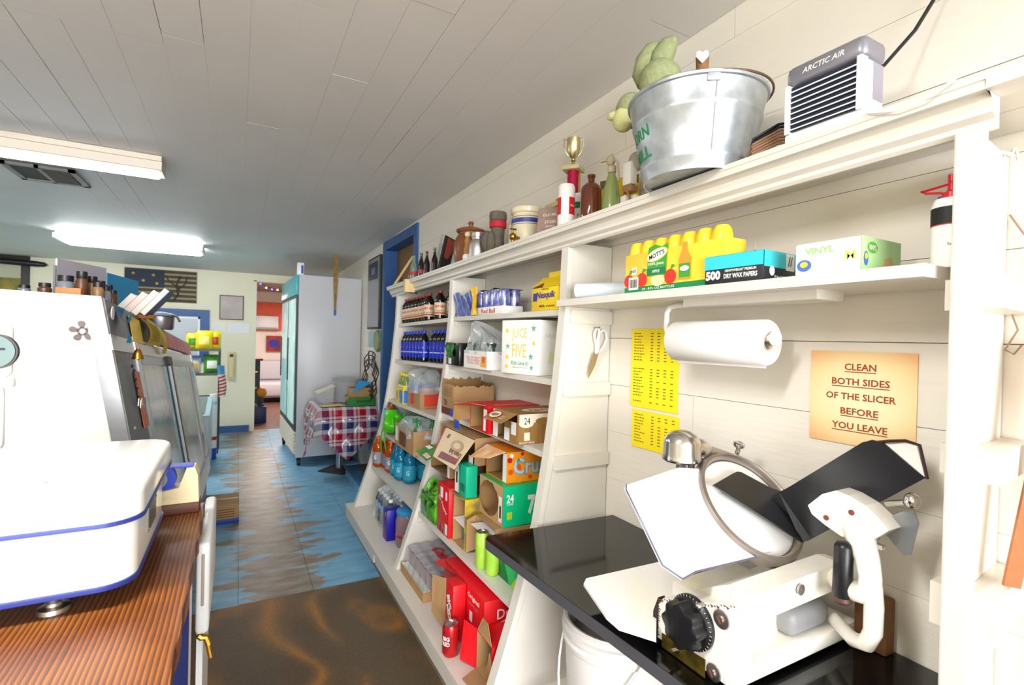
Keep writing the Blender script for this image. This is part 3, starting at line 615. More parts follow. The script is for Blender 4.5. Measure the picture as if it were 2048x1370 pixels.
# swinging arm and rear post
b = B(); b.tube([(1.09, .545, 1.085), (1.075, .528, 1.066), (1.062, .511, 1.040), (1.053, .501, 1.012), (1.05, .500, .992), (1.053, .511, .979), (1.062, .535, .972), (1.08, .56, .966), (1.11, .59, .960), (1.15, .625, .955)], [.027, .025, .021, .019, .020, .020, .020, .020, .022, .023], 14); obj('carriage_arm', b, CR, sl)
b = B(); b.tube([(1.053, .499, 1.0), (1.058, .496, .96), (1.062, .498, .91), (1.07, .512, .878), (1.09, .545, .862), (1.14, .61, .858)], [.018, .0165, .016, .0155, .0145, .014], 14); obj('rear_post', b, CR, sl)
b = B(); b.tube([(1.05, .548, .955), (1.05, .548, .962), (1.05, .5475, 1.055), (1.05, .5475, 1.062), (1.05, .5475, 1.066)], [.0155, .0175, .0165, .0125, .004], 20); obj('handle_grip', b, BLACK, sl)
b = B(); b.lathe([(0, 0), (.013, .0), (.017, .006), (.016, .014), (0, .014)], (1.05, .548, .944), 20); obj('handle_collar', b, mat('rust_collar', '#5a4038', .5, .5), sl)
# pusher plate and knob behind the carriage
b = B(); b.prism([(1.12, .502, 1.118), (1.12, .48, 1.135), (1.12, .462, 1.138), (1.12, .455, 1.12), (1.12, .466, 1.056), (1.12, .478, 1.052), (1.12, .512, 1.085)], (.004, 0, 0)); obj('pusher_plate', b, mat('zinc_plate', '#a3a7ab', .4, .9), sl, False)
b = B(); b.cyl((1.115, .505, 1.143), (1.10, .468, 1.158), .006, n=12); b.ball((1.098, .457, 1.165), (.013, .013, .015), 16, 10); obj('pusher_knob', b, CHROME, sl)
b = B(); b.cyl((1.09, .515, 1.092), (1.09, .515, 1.07), .009, n=16); b.lathe([(.011, 0), (.011, .006), (.008, .006)], (1.09, .515, 1.075), 16); b.obox((1.085, .512, 1.066), (.012, .034, .008)); obj('adjuster', b, CHROME, sl)
t = thing('wood_block', 'brown wooden block standing between the slicer and the wall', 'wood block', (1.215, .57, CT))
b = B(); b.box(1.195, 1.232, .535, .60, CT, .917, .006); obj('block', b, mat('oiled_wood', '#7a522c', .6, var=.35, scale=12, stretch=(1, 8, 1)), t)
# ================================================================ THINGS ON THE TOP BOARD
def bottle_glass(name, label, x, y, h, r, body, cap=None, liquid=None, band=None, capm=None):
    z = zt(y); t = thing(name, label, 'bottle', (x, y, z))
    b = B(); b.lathe([(0, 0), (r * .9, 0), (r, h * .03), (r * .93, h * .25), (r, h * .56), (r * .85, h * .66), (r * .42, h * .80), (r * .36, h * .95), (r * .42, h * .96), (r * .42, h), (0, h)], (x, y, z), 22); obj('body', b, body, t)
    if cap: b = B(); b.lathe([(r * .46, h * .955), (r * .5, h * .96), (r * .46, h * 1.012), (0, h * 1.014)], (x, y, z), 18); obj('cap', b, cap, t)
    if band: b = B(); b.lathe([(r * 1.012, h * .30), (r * 1.03, h * .44)], (x, y, z), 22, close=False); obj('label', b, band, t)
    return t
COLA = mat('cola_glass', '#1b0f0d', .08, spec=.7); AQUA = mat('aqua_glass', '#9db8ae', .08, trans=.6); CLR = mat('clear_glass', '#dfe6e2', .05, trans=.9)
bottle_glass('glass_bottle', 'pale green glass soda bottle with red lettering band on the top board', 1.09, 3.50, .200, .024, AQUA, band=mat('red_band', '#b83a44', .5))
bottle_glass('glass_bottle', 'dark full soda bottle with green neck, beside the pale green one', 1.12, 3.42, .215, .022, COLA, cap=mat('green_cap', '#7da07c', .5), band=mat('red_band', '#b83a44'))
bottle_glass('glass_bottle', 'dark soda bottle with red crown cap on the top board', 1.11, 3.27, .198, .021, COLA, cap=RED)
bottle_glass('glass_bottle', 'dark soda bottle with green neck nearest the clear bottle', 1.14, 3.20, .215, .021, COLA, cap=mat('green_cap', '#7da07c'))
bottle_glass('glass_bottle', 'tall clear empty glass bottle beside the leaning picture frame', 1.13, 3.06, .275, .020, CLR)
bottle_glass('small_bottle', 'tiny brown bottle at the far end of the top board', 1.08, 3.80, .10, .018, mat('amber_glass', '#5a3216', .1))
bottle_glass('small_bottle', 'tiny clear bottle with copper wire behind the leaning stick', 1.12, 3.68, .16, .02, mat('copper_glass', '#8a5a44', .15))
t = thing('wooden_stick', 'pale wooden stick leaning on the small bottles at the far end', 'stick', (1.06, 3.74, zt(3.74)))
b = B(); b.cyl((1.03, 3.80, zt(3.8) + .008), (1.12, 3.62, zt(3.6) + .215), .010, .009, 10); obj('stick', b, mat('pale_wood', '#d9bd7e', .6), t)
# leaning picture
t = thing('picture_frame', 'small black and red framed picture leaning on the top board', 'picture', (1.1, 2.88, zt(2.88)))
c = Vector((1.10, 2.88, zt(2.88) + .108)); u = Vector((.72, .69, 0)); v = Vector((.16, -.12, .95)).normalized(); u = (u - v * u.dot(v)).normalized(); w = u.cross(v)
b = B(); b.obox(c, (.135, .225, .012), (u, v, w)); obj('frame', b, BK, t, False)
b = B(); b.prism([c + u * .0 + v * -.02 + w * .0065, c + u * .05 + v * .03 + w * .0065, c + u * .05 + v * .105 + w * .0065, c - u * .045 + v * .105 + w * .0065, c - u * .045 - v * .01 + w * .0065], w * .0006); b.prism([c + u * .0 + v * -.02 - w * .0065, c + u * .05 + v * .03 - w * .0065, c + u * .05 + v * .105 - w * .0065, c - u * .045 + v * .105 - w * .0065, c - u * .045 - v * .01 - w * .0065], w * -.0006); obj('print', b, mat('faded_red', '#a8402e', .5), t, False)
# brown crock jar with lid
y = 2.60; z = zt(y); t = thing('stoneware_jar', 'brown stoneware jar with knobbed lid on the top board', 'jar', (1.135, y, z))
b = B(); b.lathe([(0, 0), (.075, 0), (.085, .03), (.095, .09), (.093, .14), (.078, .175), (.066, .188), (.066, .20), (0, .20)], (1.135, y, z), 36); obj('body', b, mat('brown_stoneware', '#8a5232', .35, var=.2, scale=14), t)
b = B(); b.lathe([(.075, .198), (.082, .206), (.080, .214), (.05, .226), (.012, .232), (.012, .244), (.017, .252), (.014, .262), (0, .266)], (1.135, y, z), 36); obj('lid', b, mat('brown_stoneware', '#8a5232'), t)
# small tan statuette
y = 2.47; z = zt(y); t = thing('statuette', 'small tan and white figurine standing before the brown stoneware jar', 'figurine', (1.06, y, z))
b = B(); b.lathe([(0, 0), (.024, 0), (.024, .045), (.016, .055), (0, .056)], (1.06, y, z), 16); obj('base', b, WP, t)
b = B(); b.lathe([(.018, .05), (.02, .08), (.014, .10), (.018, .125), (.010, .145), (0, .147)], (1.06, y, z), 14); obj('body', b, mat('tan_clay', '#b5803e', .5, var=.3, scale=40), t)
b = B(); b.ball((1.06, y, z + .158), .016, 14, 10); obj('head', b, mat('pale_clay', '#e0cba8', .5), t)
# aluminium jug
y = 2.33; z = zt(y); t = thing('aluminium_canister', 'dented aluminium canister with a narrow neck on the top board', 'canister', (1.055, y, z))
b = B(); b.lathe([(0, 0), (.042, 0), (.044, .01), (.043, .075), (.035, .098), (.027, .106), (.027, .116), (.031, .118), (.031, .138), (.026, .142), (0, .142)], (1.055, y, z), 30); obj('body', b, mat('dented_aluminium', '#c9c6c4', .4, .9, bump=.4, bscale=30), t)
# carved grey figure with red scarf
y = 2.235; z = zt(y); t = thing('carved_figure', 'grey carved wooden figure with a red scarf beside the striped crock', 'figurine', (1.11, y, z))
GW = mat('weathered_wood', '#6f665a', .8, var=.35, scale=25, bump=.5, bscale=40)
b = B(); b.lathe([(0, 0), (.03, .0), (.035, .04), (.032, .10), (.034, .15), (0, .152)], (1.115, y - .012, z), 18); b.ball((1.07, y + .02, z + .085), (.028, .036, .055), 14, 10); b.ball((1.075, y - .02, z + .07), (.022, .024, .06), 14, 10); b.ball((1.08, y, z + .025), (.028, .045, .03), 14, 10); obj('body', b, GW, t)
b = B(); b.lathe([(.033, .148), (.042, .152), (.043, .18), (.033, .184)], (1.115, y - .012, z), 20); obj('scarf', b, mat('red_cloth', '#c2202b', .7), t)
b = B(); b.lathe([(.036, .182), (.042, .188), (.044, .21), (.040, .228), (.02, .233), (0, .232)], (1.115, y - .012, z), 22); obj('head', b, GW, t)
y = 2.125; z = zt(y); b = B(); b.lathe([(0, 0), (.024, 0), (.024, .148), (.020, .152), (0, .152)], (1.15, y, z), 18); tag(obj('candle', b, mat('cream_wax', '#e3d8bf', .5), None, True, None, (1.15, y, z)), 'cream pillar candle between the carved figure and the striped crock', 'candle')
# striped crock with brass spigot
y = 1.975; z = zt(y); t = thing('striped_crock', 'cream stoneware crock with blue stripe and brass spigot', 'crock', (1.14, y, z)); CK = mat('cream_stoneware', '#e2d6b6', .25, var=.06, scale=20)
b = B(); b.lathe([(0, 0), (.068, 0), (.072, .01), (.072, .15), (.069, .155), (.069, .162), (.076, .166), (.078, .185), (.074, .190), (.066, .188), (.064, .05), (0, .05)], (1.14, y, z), 40, close=False); obj('body', b, CK, t)
b = B(); b.lathe([(.0726, .118), (.0726, .138)], (1.14, y, z), 40, close=False); obj('stripe', b, mat('cobalt_stripe', '#3d4590', .3), t)
for q in (.110, .144): b = B(); b.lathe([(.0726, q), (.0726, q + .003)], (1.14, y, z), 40, close=False); obj('stripe', b, mat('cobalt_stripe2', '#6a6472', .3), t)
b = B(); b.cyl((1.075, y - .035, z + .045), (1.045, y - .045, z + .045), .010, n=14); b.ball((1.042, y - .046, z + .047), .017, 14, 10); b.cyl((1.042, y - .046, z + .05), (1.042, y - .046, z + .025), .007, n=12); b.cyl((1.042, y - .046, z + .06), (1.042, y - .046, z + .078), .004, n=10); b.obox((1.042, y - .046, z + .08), (.03, .008, .006)); obj('spigot', b, BRASS, t)
# wooden plaque and the small wooden trophy base behind it
y = 1.70; z = zt(y); t = thing('wooden_plaque', 'pinkish printed tin plaque leaning beside the white and red can', 'plaque', (1.09, y, z))
c = Vector((1.09, y, z + .068)); u = Vector((.55, -.83, 0)).normalized(); v = Vector((.1, .08, .99)); v = (v - u * v.dot(u)).normalized(); w = u.cross(v)
b = B(); b.obox(c, (.118, .125, .012), (u, v, w), .004); obj('board', b, mat('faded_pink', '#a68a80', .5, var=.25, scale=30), t)
letters(t, 'OLD MILL', c + v * .03 - w * -.0068, u, v, mat('pale_ink', '#e8dccb', .6), width=.07)
for k in (0, 1, 2): letters(t, 'GENERAL' if k else 'STORE', c - v * (.0 + k * .018) + w * .0068, u, v, mat('pale_ink', '#e8dccb'), width=.05 - .008 * k)
y = 1.76; z = zt(y); t = thing('broken_trophy', 'short marble trophy base with a gold stub behind the tin plaque', 'trophy', (1.17, y, z))
b = B(); b.box(1.14, 1.21, y - .035, y + .035, z, z + .145, .003); obj('block', b, mat('brown_block', '#6a4a34', .5), t)
b = B(); b.box(1.125, 1.225, y - .05, y + .05, z + .145, z + .165, .003); obj('plate', b, mat('cream_marble', '#cdc090', .4, var=.2, scale=18), t)
b = B(); b.lathe([(.022, 0), (.022, .02), (.01, .03), (0, .03)], (1.175, y, z + .165), 16); obj('stub', b, BRASS, t)
# gold cup trophy on red column
y = 1.635; z = zt(y); t = thing('trophy', 'tall trophy with gold cup on a sparkling red column', 'trophy', (1.145, y, z)); c = (1.145, y, z)
b = B(); b.box(1.11, 1.18, y - .035, y + .035, z, z + .05, .003); obj('base', b, mat('cream_marble', '#cdc090'), t)
b = B(); b.lathe([(0, .05), (.022, .05), (.022, .262), (0, .262)], c, 24); obj('column', b, mat('red_foil', '#c01048', .25, .3, var=.3, scale=60), t)
b = B()
for s in (-1, 1): b.cyl((1.145 + .020 * s * .8, y - .014 * s - .009, z + .05), (1.145 + .020 * s * .8, y - .014 * s - .009, z + .262), .0035, n=8)
obj('gold_rail', b, BRASS, t)
b = B(); b.obox((1.145, y, z + .270), (.072, .072, .016), ((.8, .6, 0), (-.6, .8, 0), (0, 0, 1)), .002); obj('plate', b, mat('cream_marble', '#cdc090'), t)
GOLD = mat('bright_gold', '#dccfa0', .22, 1)
b = B(); b.lathe([(0, .278), (.018, .278), (.010, .288), (.006, .298), (.011, .304), (.006, .310), (.014, .318), (.025, .345), (.027, .390), (.025, .390), (.022, .35), (0, .325)], c, 28, close=False); obj('cup', b, GOLD, t)
for s in (-1, 1):
    b = B(); d = Vector((.85, -.53, 0)) * s; p = Vector(c); b.tube([p + d * .025 + Z_ * .384, p + d * .037 + Z_ * .388, p + d * .038 + Z_ * .36, p + d * .028 + Z_ * .335, p + d * .018 + Z_ * .322], .0026, 8); obj('cup_handle', b, GOLD, t)
# tins and bottles in front of the bucket
y = 1.545; z = zt(y); t = thing('drinks_can', 'tall white can with red label panels standing before the gold trophy', 'can', (1.055, y, z)); c = (1.055, y, z)
b = B(); b.lathe([(0, 0), (.027, 0), (.0315, .006), (.0315, .158), (.028, .166), (.0275, .168), (.025, .166), (0, .164)], c, 32); obj('body', b, mat('white_can', '#eae6e2', .3), t)
def wrapband(t, c, R, z0, z1, a0, a1, m, nm='label'):
    b = B(); k = 10; vs = [];
    for i in range(k + 1):
        a = a0 + (a1 - a0) * i / k
        for zz in (z0, z1): vs.append((c[0] + R * math.cos(a), c[1] + R * math.sin(a), c[2] + zz))
    b.add(vs, [(2 * i, 2 * i + 2, 2 * i + 3, 2 * i + 1) for i in range(k)]); return obj(nm, b, m, t)
wrapband(t, c, .0318, .055, .118, math.radians(-105), math.radians(-45), RED); wrapband(t, c, .0318, .055, .118, math.radians(-215), math.radians(-160), RED)
letters(t, 'OLD', Vector(c) + Vector((.0322 * math.cos(math.radians(-78)), .0322 * math.sin(math.radians(-78)), .088)), (math.sin(math.radians(78)), math.cos(math.radians(78)), 0), Z_, WP, width=.02, wrap=.0322)
y = 1.60; z = zt(y); t = thing('spray_can', 'slim green and white tin half hidden behind the brown stoneware bottle', 'tin', (1.15, y, z)); c = (1.15, y, z)
b = B(); b.lathe([(0, 0), (.022, 0), (.022, .05), (0, .05)], c, 20); b.mi = 1; b.lathe([(.022, .05), (.022, .105), (0, .105)], c, 20); b.mi = 2; b.lathe([(.022, .105), (.022, .13), (0, .13)], c, 20); b.mi = 1; b.lathe([(.022, .13), (.018, .165), (0, .165)], c, 20); obj('body', b, [mat('pale_yellow', '#e4d68a', .5), WP, GREEN], t)
a = math.radians(-110); letters(t, 'FR', (c[0] + .0223 * math.cos(a), c[1] + .0223 * math.sin(a), z + .078), (-math.sin(a), math.cos(a), 0), Z_, BK, width=.018, wrap=.0223)
y = 1.405; z = zt(y); t = thing('brown_bottle', 'glossy brown stoneware bottle with a short neck on the top board', 'bottle', (1.062, y, z))
b = B(); b.lathe([(0, 0), (.036, 0), (.037, .005), (.037, .11), (.033, .124), (.020, .136), (.012, .142), (.011, .155), (.0135, .158), (.0135, .166), (.009, .167), (.008, .15), (0, .15)], (1.062, y, z), 36, close=False); obj('body', b, mat('brown_glaze', '#5c2a14', .1, coat=.5), t)
y = 1.325; z = zt(y); t = thing('spray_bottle', 'clear green spray bottle with pale trigger head beside the brown bottle', 'spray bottle', (1.085, y, z)); c = (1.085, y, z)
b = B(); b.lathe([(0, 0), (.029, 0), (.031, .006), (.030, .06), (.025, .10), (.016, .14), (.0125, .150), (.0125, .158), (0, .158)], c, 30); obj('body', b, mat('green_bottle', '#c2e09a', .12, trans=.7), t)
TR = mat('pale_trigger', '#dccdb0', .35, trans=.3)
b = B(); b.lathe([(.0135, .155), (.0145, .158), (.0145, .175), (.010, .178), (0, .178)], c, 20); b.ball((1.083, y + .004, z + .197), (.013, .018, .020), 14, 10); b.cyl((1.083, y + .012, z + .203), (1.07, y + .04, z + .203), .006, n=10); b.tube([(1.085, y - .010, z + .20), (1.09, y - .022, z + .185), (1.092, y - .026, z + .15), (1.092, y - .028, z + .12)], .004, 8); obj('trigger_head', b, TR, t)
y = 1.43; z = zt(y); t = thing('yellow_sign', 'yellow and dark green tin sign behind the green spray bottle', 'tin sign', (1.18, y, z))
c = Vector((1.19, y - .02, z + .09)); u = Vector((.4, -.92, 0)).normalized(); w = u.cross(Z_)
b = B(); b.obox(c, (.15, .18, .006), (u, Z_, w)); obj('panel', b, mat('sign_yellow', '#e2c21a', .4), t, False)
b = B(); b.prism([c + u * -.075 + Z_ * .09 + w * .0032, c + u * -.03 + Z_ * .09 + w * .0032, c + u * -.075 + Z_ * .05 + w * .0032], w * .0006); b.prism([c + u * .01 + Z_ * .09 + w * .0032, c + u * .075 + Z_ * .09 + w * .0032, c + u * .075 + Z_ * .06 + w * .0032], w * .0006); obj('corner_print', b, mat('olive_print', '#55562a', .5), t, False)
y = 1.27; z = zt(y); t = thing('white_figurine', 'white and tan doll figurine beside the galvanized bucket', 'figurine', (1.12, y, z))
b = B(); b.obox((1.115, y, z + .14), (.03, .042, .075), bev=.006); b.obox((1.105, y + .01, z + .035), (.02, .03, .07), bev=.006); b.obox((1.125, y - .016, z + .035), (.02, .028, .07), bev=.006); obj('body', b, WP, t)
b = B(); b.obox((1.118, y, z + .09), (.034, .046, .022), bev=.005); b.cyl((1.10, y + .012, z + .085), (1.10, y + .022, z + .035), .004, n=8); b.cyl((1.10, y - .006, z + .085), (1.11, y - .018, z + .03), .004, n=8); obj('belt', b, mat('tan_leather', '#a3794f', .6), t)
b = B(); b.ball((1.13, y - .012, z + .18), (.024, .028, .032), 14, 10); obj('head', b, mat('grey_felt', '#a8a294', .7), t)
# ---- galvanized bucket
by, bx = .927, 1.030; bz = zt(by); GALV = mat('galvanized', '#bcc3c8', .36, .7, var=.24, scale=26, bump=.05, bscale=60)
t = thing('galvanized_bucket', 'large galvanized bucket with green painted letters and a wire bail', 'bucket', (bx, by, bz)); c = (bx, by, bz)
H_ = .205; r0, r1 = .126, .168
def rr(z): return r0 + (r1 - r0) * z / H_
pr = [(0, .008), (r0 - .004, .008), (r0 - .003, 0), (r0 + .001, 0), (rr(.02), .02), (rr(.03) + .003, .03), (rr(.036) + .003, .036), (rr(.045), .045), (rr(.135), .135), (rr(.141) + .003, .141), (rr(.148) + .003, .148), (rr(.155), .155), (rr(.198), .198), (r1 + .004, .200), (r1 + .005, .206), (r1, .210), (r1 - .003, .206), (r0 - .003, .012), (0, .012)]
b = B(); b.lathe(pr, c, 64, close=False); obj('body', b, GALV, t)
a0 = math.radians(-122); b = B(); b.tube([(bx + rr(z) * math.cos(a0) * 1.004, by + rr(z) * math.sin(a0) * 1.004, bz + z) for z in (.03, .08, .15, .198)], .0025, 6); obj('seam', b, GALV, t)
GP = mat('green_paint', '#0f8a55', .6)
def on_bucket(s, ang, z, w, h):
    a = math.radians(ang); R = rr(z) + .0008; sl = (r1 - r0) / H_
    rad = Vector((math.cos(a), math.sin(a), 0)); upv = (Z_ + rad * sl).normalized(); right = Vector((-math.sin(a), math.cos(a), 0))
    letters(t, s, Vector(c) + rad * R + Z_ * z, right, upv, GP, width=w, height=h, bold=.02, wrap=R)
on_bucket('CORN', -207, .112, .115, .030); on_bucket('MILL', -206, .064, .10, .030)
for sgn in (1, -1):
    a = math.radians(235 if sgn > 0 else 55); p = Vector((bx + (r1 - .002) * math.cos(a), by + (r1 - .002) * math.sin(a), bz + .194)); b = B(); b.obox(p, (.006, .03, .022), ((math.cos(a), math.sin(a), 0), (-math.sin(a), math.cos(a), 0), (0, 0, 1)), .002); obj('ear', b, GALV, t)
a = math.radians(235); p0 = Vector((bx + (r1 + .002) * math.cos(a), by + (r1 + .002) * math.sin(a), bz + .198)); p1 = Vector((bx - (r1 + .002) * math.cos(a), by - (r1 + .002) * math.sin(a), bz + .198)); sd = Vector((math.cos(a + PI / 2), math.sin(a + PI / 2), 0))
b = B(); b.tube([Vector((bx, by, bz + .204)) + (p0 - Vector((bx, by, bz + .198))) * math.cos(q) + sd * ((r1 + .016) * math.sin(q)) * (.98) + Z_ * .012 * math.sin(q) for q in [PI * i / 28 for i in range(29)]], .003, 8); obj('bail', b, mat('rusty_bail', '#6a5548', .5, .4), t)
# frog-like green plush hanging over the rim, eggs, and a wooden bird in the bucket
PL = mat('green_plush', '#98a074', .95, var=.2, scale=60, bump=.6, bscale=140); PL2 = mat('pale_plush', '#c9cb8e', .95, bump=.6, bscale=140)
t = thing('plush_toy', 'green plush rabbit slumped over the rim of the galvanized bucket', 'plush toy', (1.0, 1.08, 2.10)); q = Vector((1.035, 1.070, 2.172))
b = B(); b.ball(q + Vector((.0, -.01, .01)), (.062, .058, .062), 22, 14); b.ball(q + Vector((-.02, -.065, -.045)), (.042, .04, .042), 18, 12); obj('body', b, PL, t)
b = B(); b.ball(q + Vector((-.045, .058, -.055)), (.046, .045, .05), 18, 12); obj('arm', b, PL, t)
b = B(); b.ball(q + Vector((-.070, .062, -.085)), (.030, .034, .036), 18, 12); b.ball(q + Vector((-.090, .088, -.070)), (.012, .02, .012), 10, 8); obj('paw', b, PL2, t)
b = B()
for k, (dx, dy) in enumerate(((0, .02), (.02, -.022))):
    p = q + Vector((dx, dy + .035, .03)); b.tube([p, p + Vector((.0, .008, .03)), p + Vector((.006, .0, .07)), p + Vector((.014, -.020, .10)), p + Vector((.02, -.036, .112))], [.022, .032, .034, .026, .008], 12)
obj('ear', b, PL, t)
t = thing('wooden_bird', 'small brown furry toy with a white heart sticking out of the bucket', 'toy', (1.13, 1.0, 2.12)); q = Vector((1.115, .985, 2.115))
b = B(); b.tube([q, q + Vector((0, 0, .05)), q + Vector((.0, .0, .09)), q + Vector((0, 0, .125)), q + Vector((0, 0, .135))], [.015, .018, .016, .018, .006], 12); obj('body', b, mat('brown_fur', '#9a6c48', .9, var=.3, scale=80, bump=.6, bscale=150), t)
b = B(); b.tube([q + Vector((-.006, -.008, -.01)), q + Vector((-.008, -.008, .06))], [.014, .010], 10); obj('stem', b, mat('grey_blue', '#8a93a8', .6), t)
b = B(); hc = q + Vector((-.014, -.012, .115)); hr = Vector((.75, -.66, 0)); b.prism([hc + hr * x + Z_ * z for x, z in ((0, -.018), (.016, 0), (.015, .013), (.007, .016), (0, .010), (-.007, .016), (-.015, .013), (-.016, 0))], Vector((-.003, -.003, 0))); obj('heart', b, WP, t, False)
for i, (ex, ey) in enumerate(((1.09, 1.03), (1.095, .99), (1.12, .92))):
    b = B(); b.ball((ex, ey, bz + .205), (.016, .016, .019), 14, 10)
    tag(obj('egg', b, mat('pale_egg', '#d9d5cf', .4), None, True, None, (ex, ey, bz + .205)), ('pale egg beside the plush rabbit in the bucket', 'pale egg just left of the wooden toy in the bucket', 'pale egg near the far rim of the bucket')[i], 'egg', 'eggs in the bucket')
b = B(); b.lathe([(0, .165), (.155, .168), (.15, .178), (.10, .19), (0, .193)], (bx, by, bz), 30); tag(obj('straw_filling', b, mat('straw', '#b59a62', .9, var=.4, scale=50), None, True, None, (bx, by, bz + .2)), 'straw filling the galvanized bucket', 'straw')
# ---- evaporative cooler
t = thing('air_cooler', 'small white box air cooler with dark louvres on the top board', 'air cooler', (1.03, .60, zt(.6)))
y0, y1, x0, x1 = .515, .668, 1.005, 1.085; z = zt(.6); CW = mat('cooler_white', '#f0eff0', .3)
b = B(); b.box(x0 + .012, x1, y0, y1, z, z + .128, .012, 3); b.box(x0 + .004, x0 + .03, y0, y1, z, z + .026, .004); body = obj('body', b, CW, t)
b = B(); b.box(x0 + .004, x1 + .002, y0 - .002, y1 + .002, z + .124, z + .168, .014, 3); obj('top_housing', b, mat('silver_grey_plastic', '#8d8c96', .35, .5), t)
b = B(); b.box(x0 + .006, x0 + .016, y0 + .012, y1 - .012, z + .030, z + .122); obj('louvre_recess', b, mat('navy_plastic', '#1d2336', .4), t, False)
for i in range(8):
    b = B(); zz = z + .034 + i * .0112; b.obox((x0 + .006, (y0 + y1) / 2, zz), (.014, y1 - y0 - .02, .0022), ((.94, 0, .34), (0, 1, 0), (-.34, 0, .94))); obj('slat', b, WPL, t, False)
b = B()
for s in (y0 + .002, y1 - .011): b.box(x0, x0 + .02, s, s + .009, z + .026, z + .126)
obj('grille_frame', b, CW, t, False)
letters(t, 'ARCTIC AIR', (x0 + .0035, .592, z + .147), -Y_, Z_, WP, width=.082, height=.011, shear=.25)
b = B(); b.add([(1.04, y0 - .0006, z + .05), (1.075, y0 - .0006, z + .05), (1.075, y0 - .0006, z + .12), (1.04, y0 - .0006, z + .12)], [(0, 1, 2, 3)]); obj('rating_label', b, mat('grey_label', '#8f8a96', .5), t, False)
t = thing('black_cable', 'black cord rising up the wall from the air cooler', 'cord', (1.15, .53, z + .15)); b = B(); b.tube([(1.085, .55, z + .12), (1.12, .535, z + .145), (1.18, .51, z + .22), (1.215, .47, z + .32), (1.225, .44, z + .50)], .0038, 8); obj('cord', b, BLACK, t)
t = thing('white_cable', 'thin white cord looping over the cornice beside the air cooler', 'cord', (.98, .46, zt(.4))); b = B()
b.tube([(1.03, .515, zt(.4) + .006), (1.0, .505, zt(.4) + .006), (.985, .49, zt(.4) - .002), (.983, .45, zt(.4) - .014), (.983, .41, zt(.4) - .012), (.985, .375, zt(.4) + .004), (1.0, .352, zt(.4) + .02), (1.03, .345, zt(.4) + .03), (1.06, .335, zt(.4) + .04)], .0019, 6); obj('cord', b, WPL, t)
t = thing('coiled_cable', 'brown and black cables coiled between the bucket and the cooler', 'cable', (1.07, .74, zt(.74)))
for i in range(7):
    b = B(); zz = zt(.74); b.tube([(1.03 + .06 * (i % 2), .79 - i * .004, zz + .006 + .003 * i), (1.02, .75, zz + .015 + .006 * i), (1.05, .71, zz + .035 + .007 * i), (1.10, .685, zz + .04 + .008 * i), (1.17, .70, zz + .02 + .005 * i)], .0033, 6); obj('cable', b, BLACK if i > 4 else mat('brown_cable', '#8d6a50', .5), t)
# ================================================================ GOODS ON THE SHELVES
def carton(name, label, cat, xr, yr, zr, m, group=None, rz=0, bev=.004, inner=None, open_=None, hole=None, loc=None):
    """closed = one bevelled body; open_='x' leaves the face towards -X (the aisle) open, 't' leaves the top open"""
    c = ((xr[0] + xr[1]) / 2, (yr[0] + yr[1]) / 2, zr[0]); t = thing(name, label, cat, c, group)
    if rz: t.rotation_euler = (0, 0, rz)
    x0, x1 = xr; y0, y1 = yr; z0, z1 = zr
    if not open_:
        b = B(); b.box(x0, x1, y0, y1, z0, z1, bev); obj('body', b, m, t)
    else:
        k = .003; b = B(); i_ = B()
        walls = [(x1 - k, x1, y0, y1, z0, z1), (x0, x1 - k, y0, y0 + k, z0, z1), (x0, x1 - k, y1 - k, y1, z0, z1), (x0, x1 - k, y0 + k, y1 - k, z0, z0 + k)]
        walls.append((x0, x0 + k, y0 + k, y1 - k, z0 + k, z1) if open_ == 't' else (x0, x1 - k, y0 + k, y1 - k, z1 - k, z1))
        for w in walls: b.box(*w)
        obj('body', b, m, t, False)
        e = .0036
        if open_ == 't': pl = [(x0 + e, x0 + e + .0008, y0 + e, y1 - e, z0 + e, z1 - .001), (x1 - e - .0008, x1 - e, y0 + e, y1 - e, z0 + e, z1 - .001), (x0 + e, x1 - e, y0 + e, y0 + e + .0008, z0 + e, z1 - .001), (x0 + e, x1 - e, y1 - e - .0008, y1 - e, z0 + e, z1 - .001), (x0 + e, x1 - e, y0 + e, y1 - e, z0 + e, z0 + e + .0008)]
        else: pl = [(x1 - e - .0008, x1 - e, y0 + e, y1 - e, z0 + e, z1 - e), (x0 + .001, x1 - e, y0 + e, y0 + e + .0008, z0 + e, z1 - e), (x0 + .001, x1 - e, y1 - e - .0008, y1 - e, z0 + e, z1 - e), (x0 + .001, x1 - e, y0 + e, y1 - e, z0 + e, z0 + e + .0008), (x0 + .001, x1 - e, y0 + e, y1 - e, z1 - e - .0008, z1 - e)]
        for w in pl: i_.box(*w)
        obj('lining', i_, inner or KRAFT2, t, False)
    return t
def flap(t, pts, m, thick=(.002, 0, 0), name='flap'):
    b = B(); b.prism([Vector(p) for p in pts], thick); return obj(name, b, m, t, False)
def fx_text(t, s, c, m, w, h=None, face='L', **k):
    r, u = LF if face == 'L' else NF; return letters(t, s, c, r, u, m, width=w, height=h, **k)
def fpatch(t, c, w, h, m, face='L', name='print'):
    r, u = LF if face == 'L' else NF; return obj(name, patch(c, r, u, w, h), m, t, False)
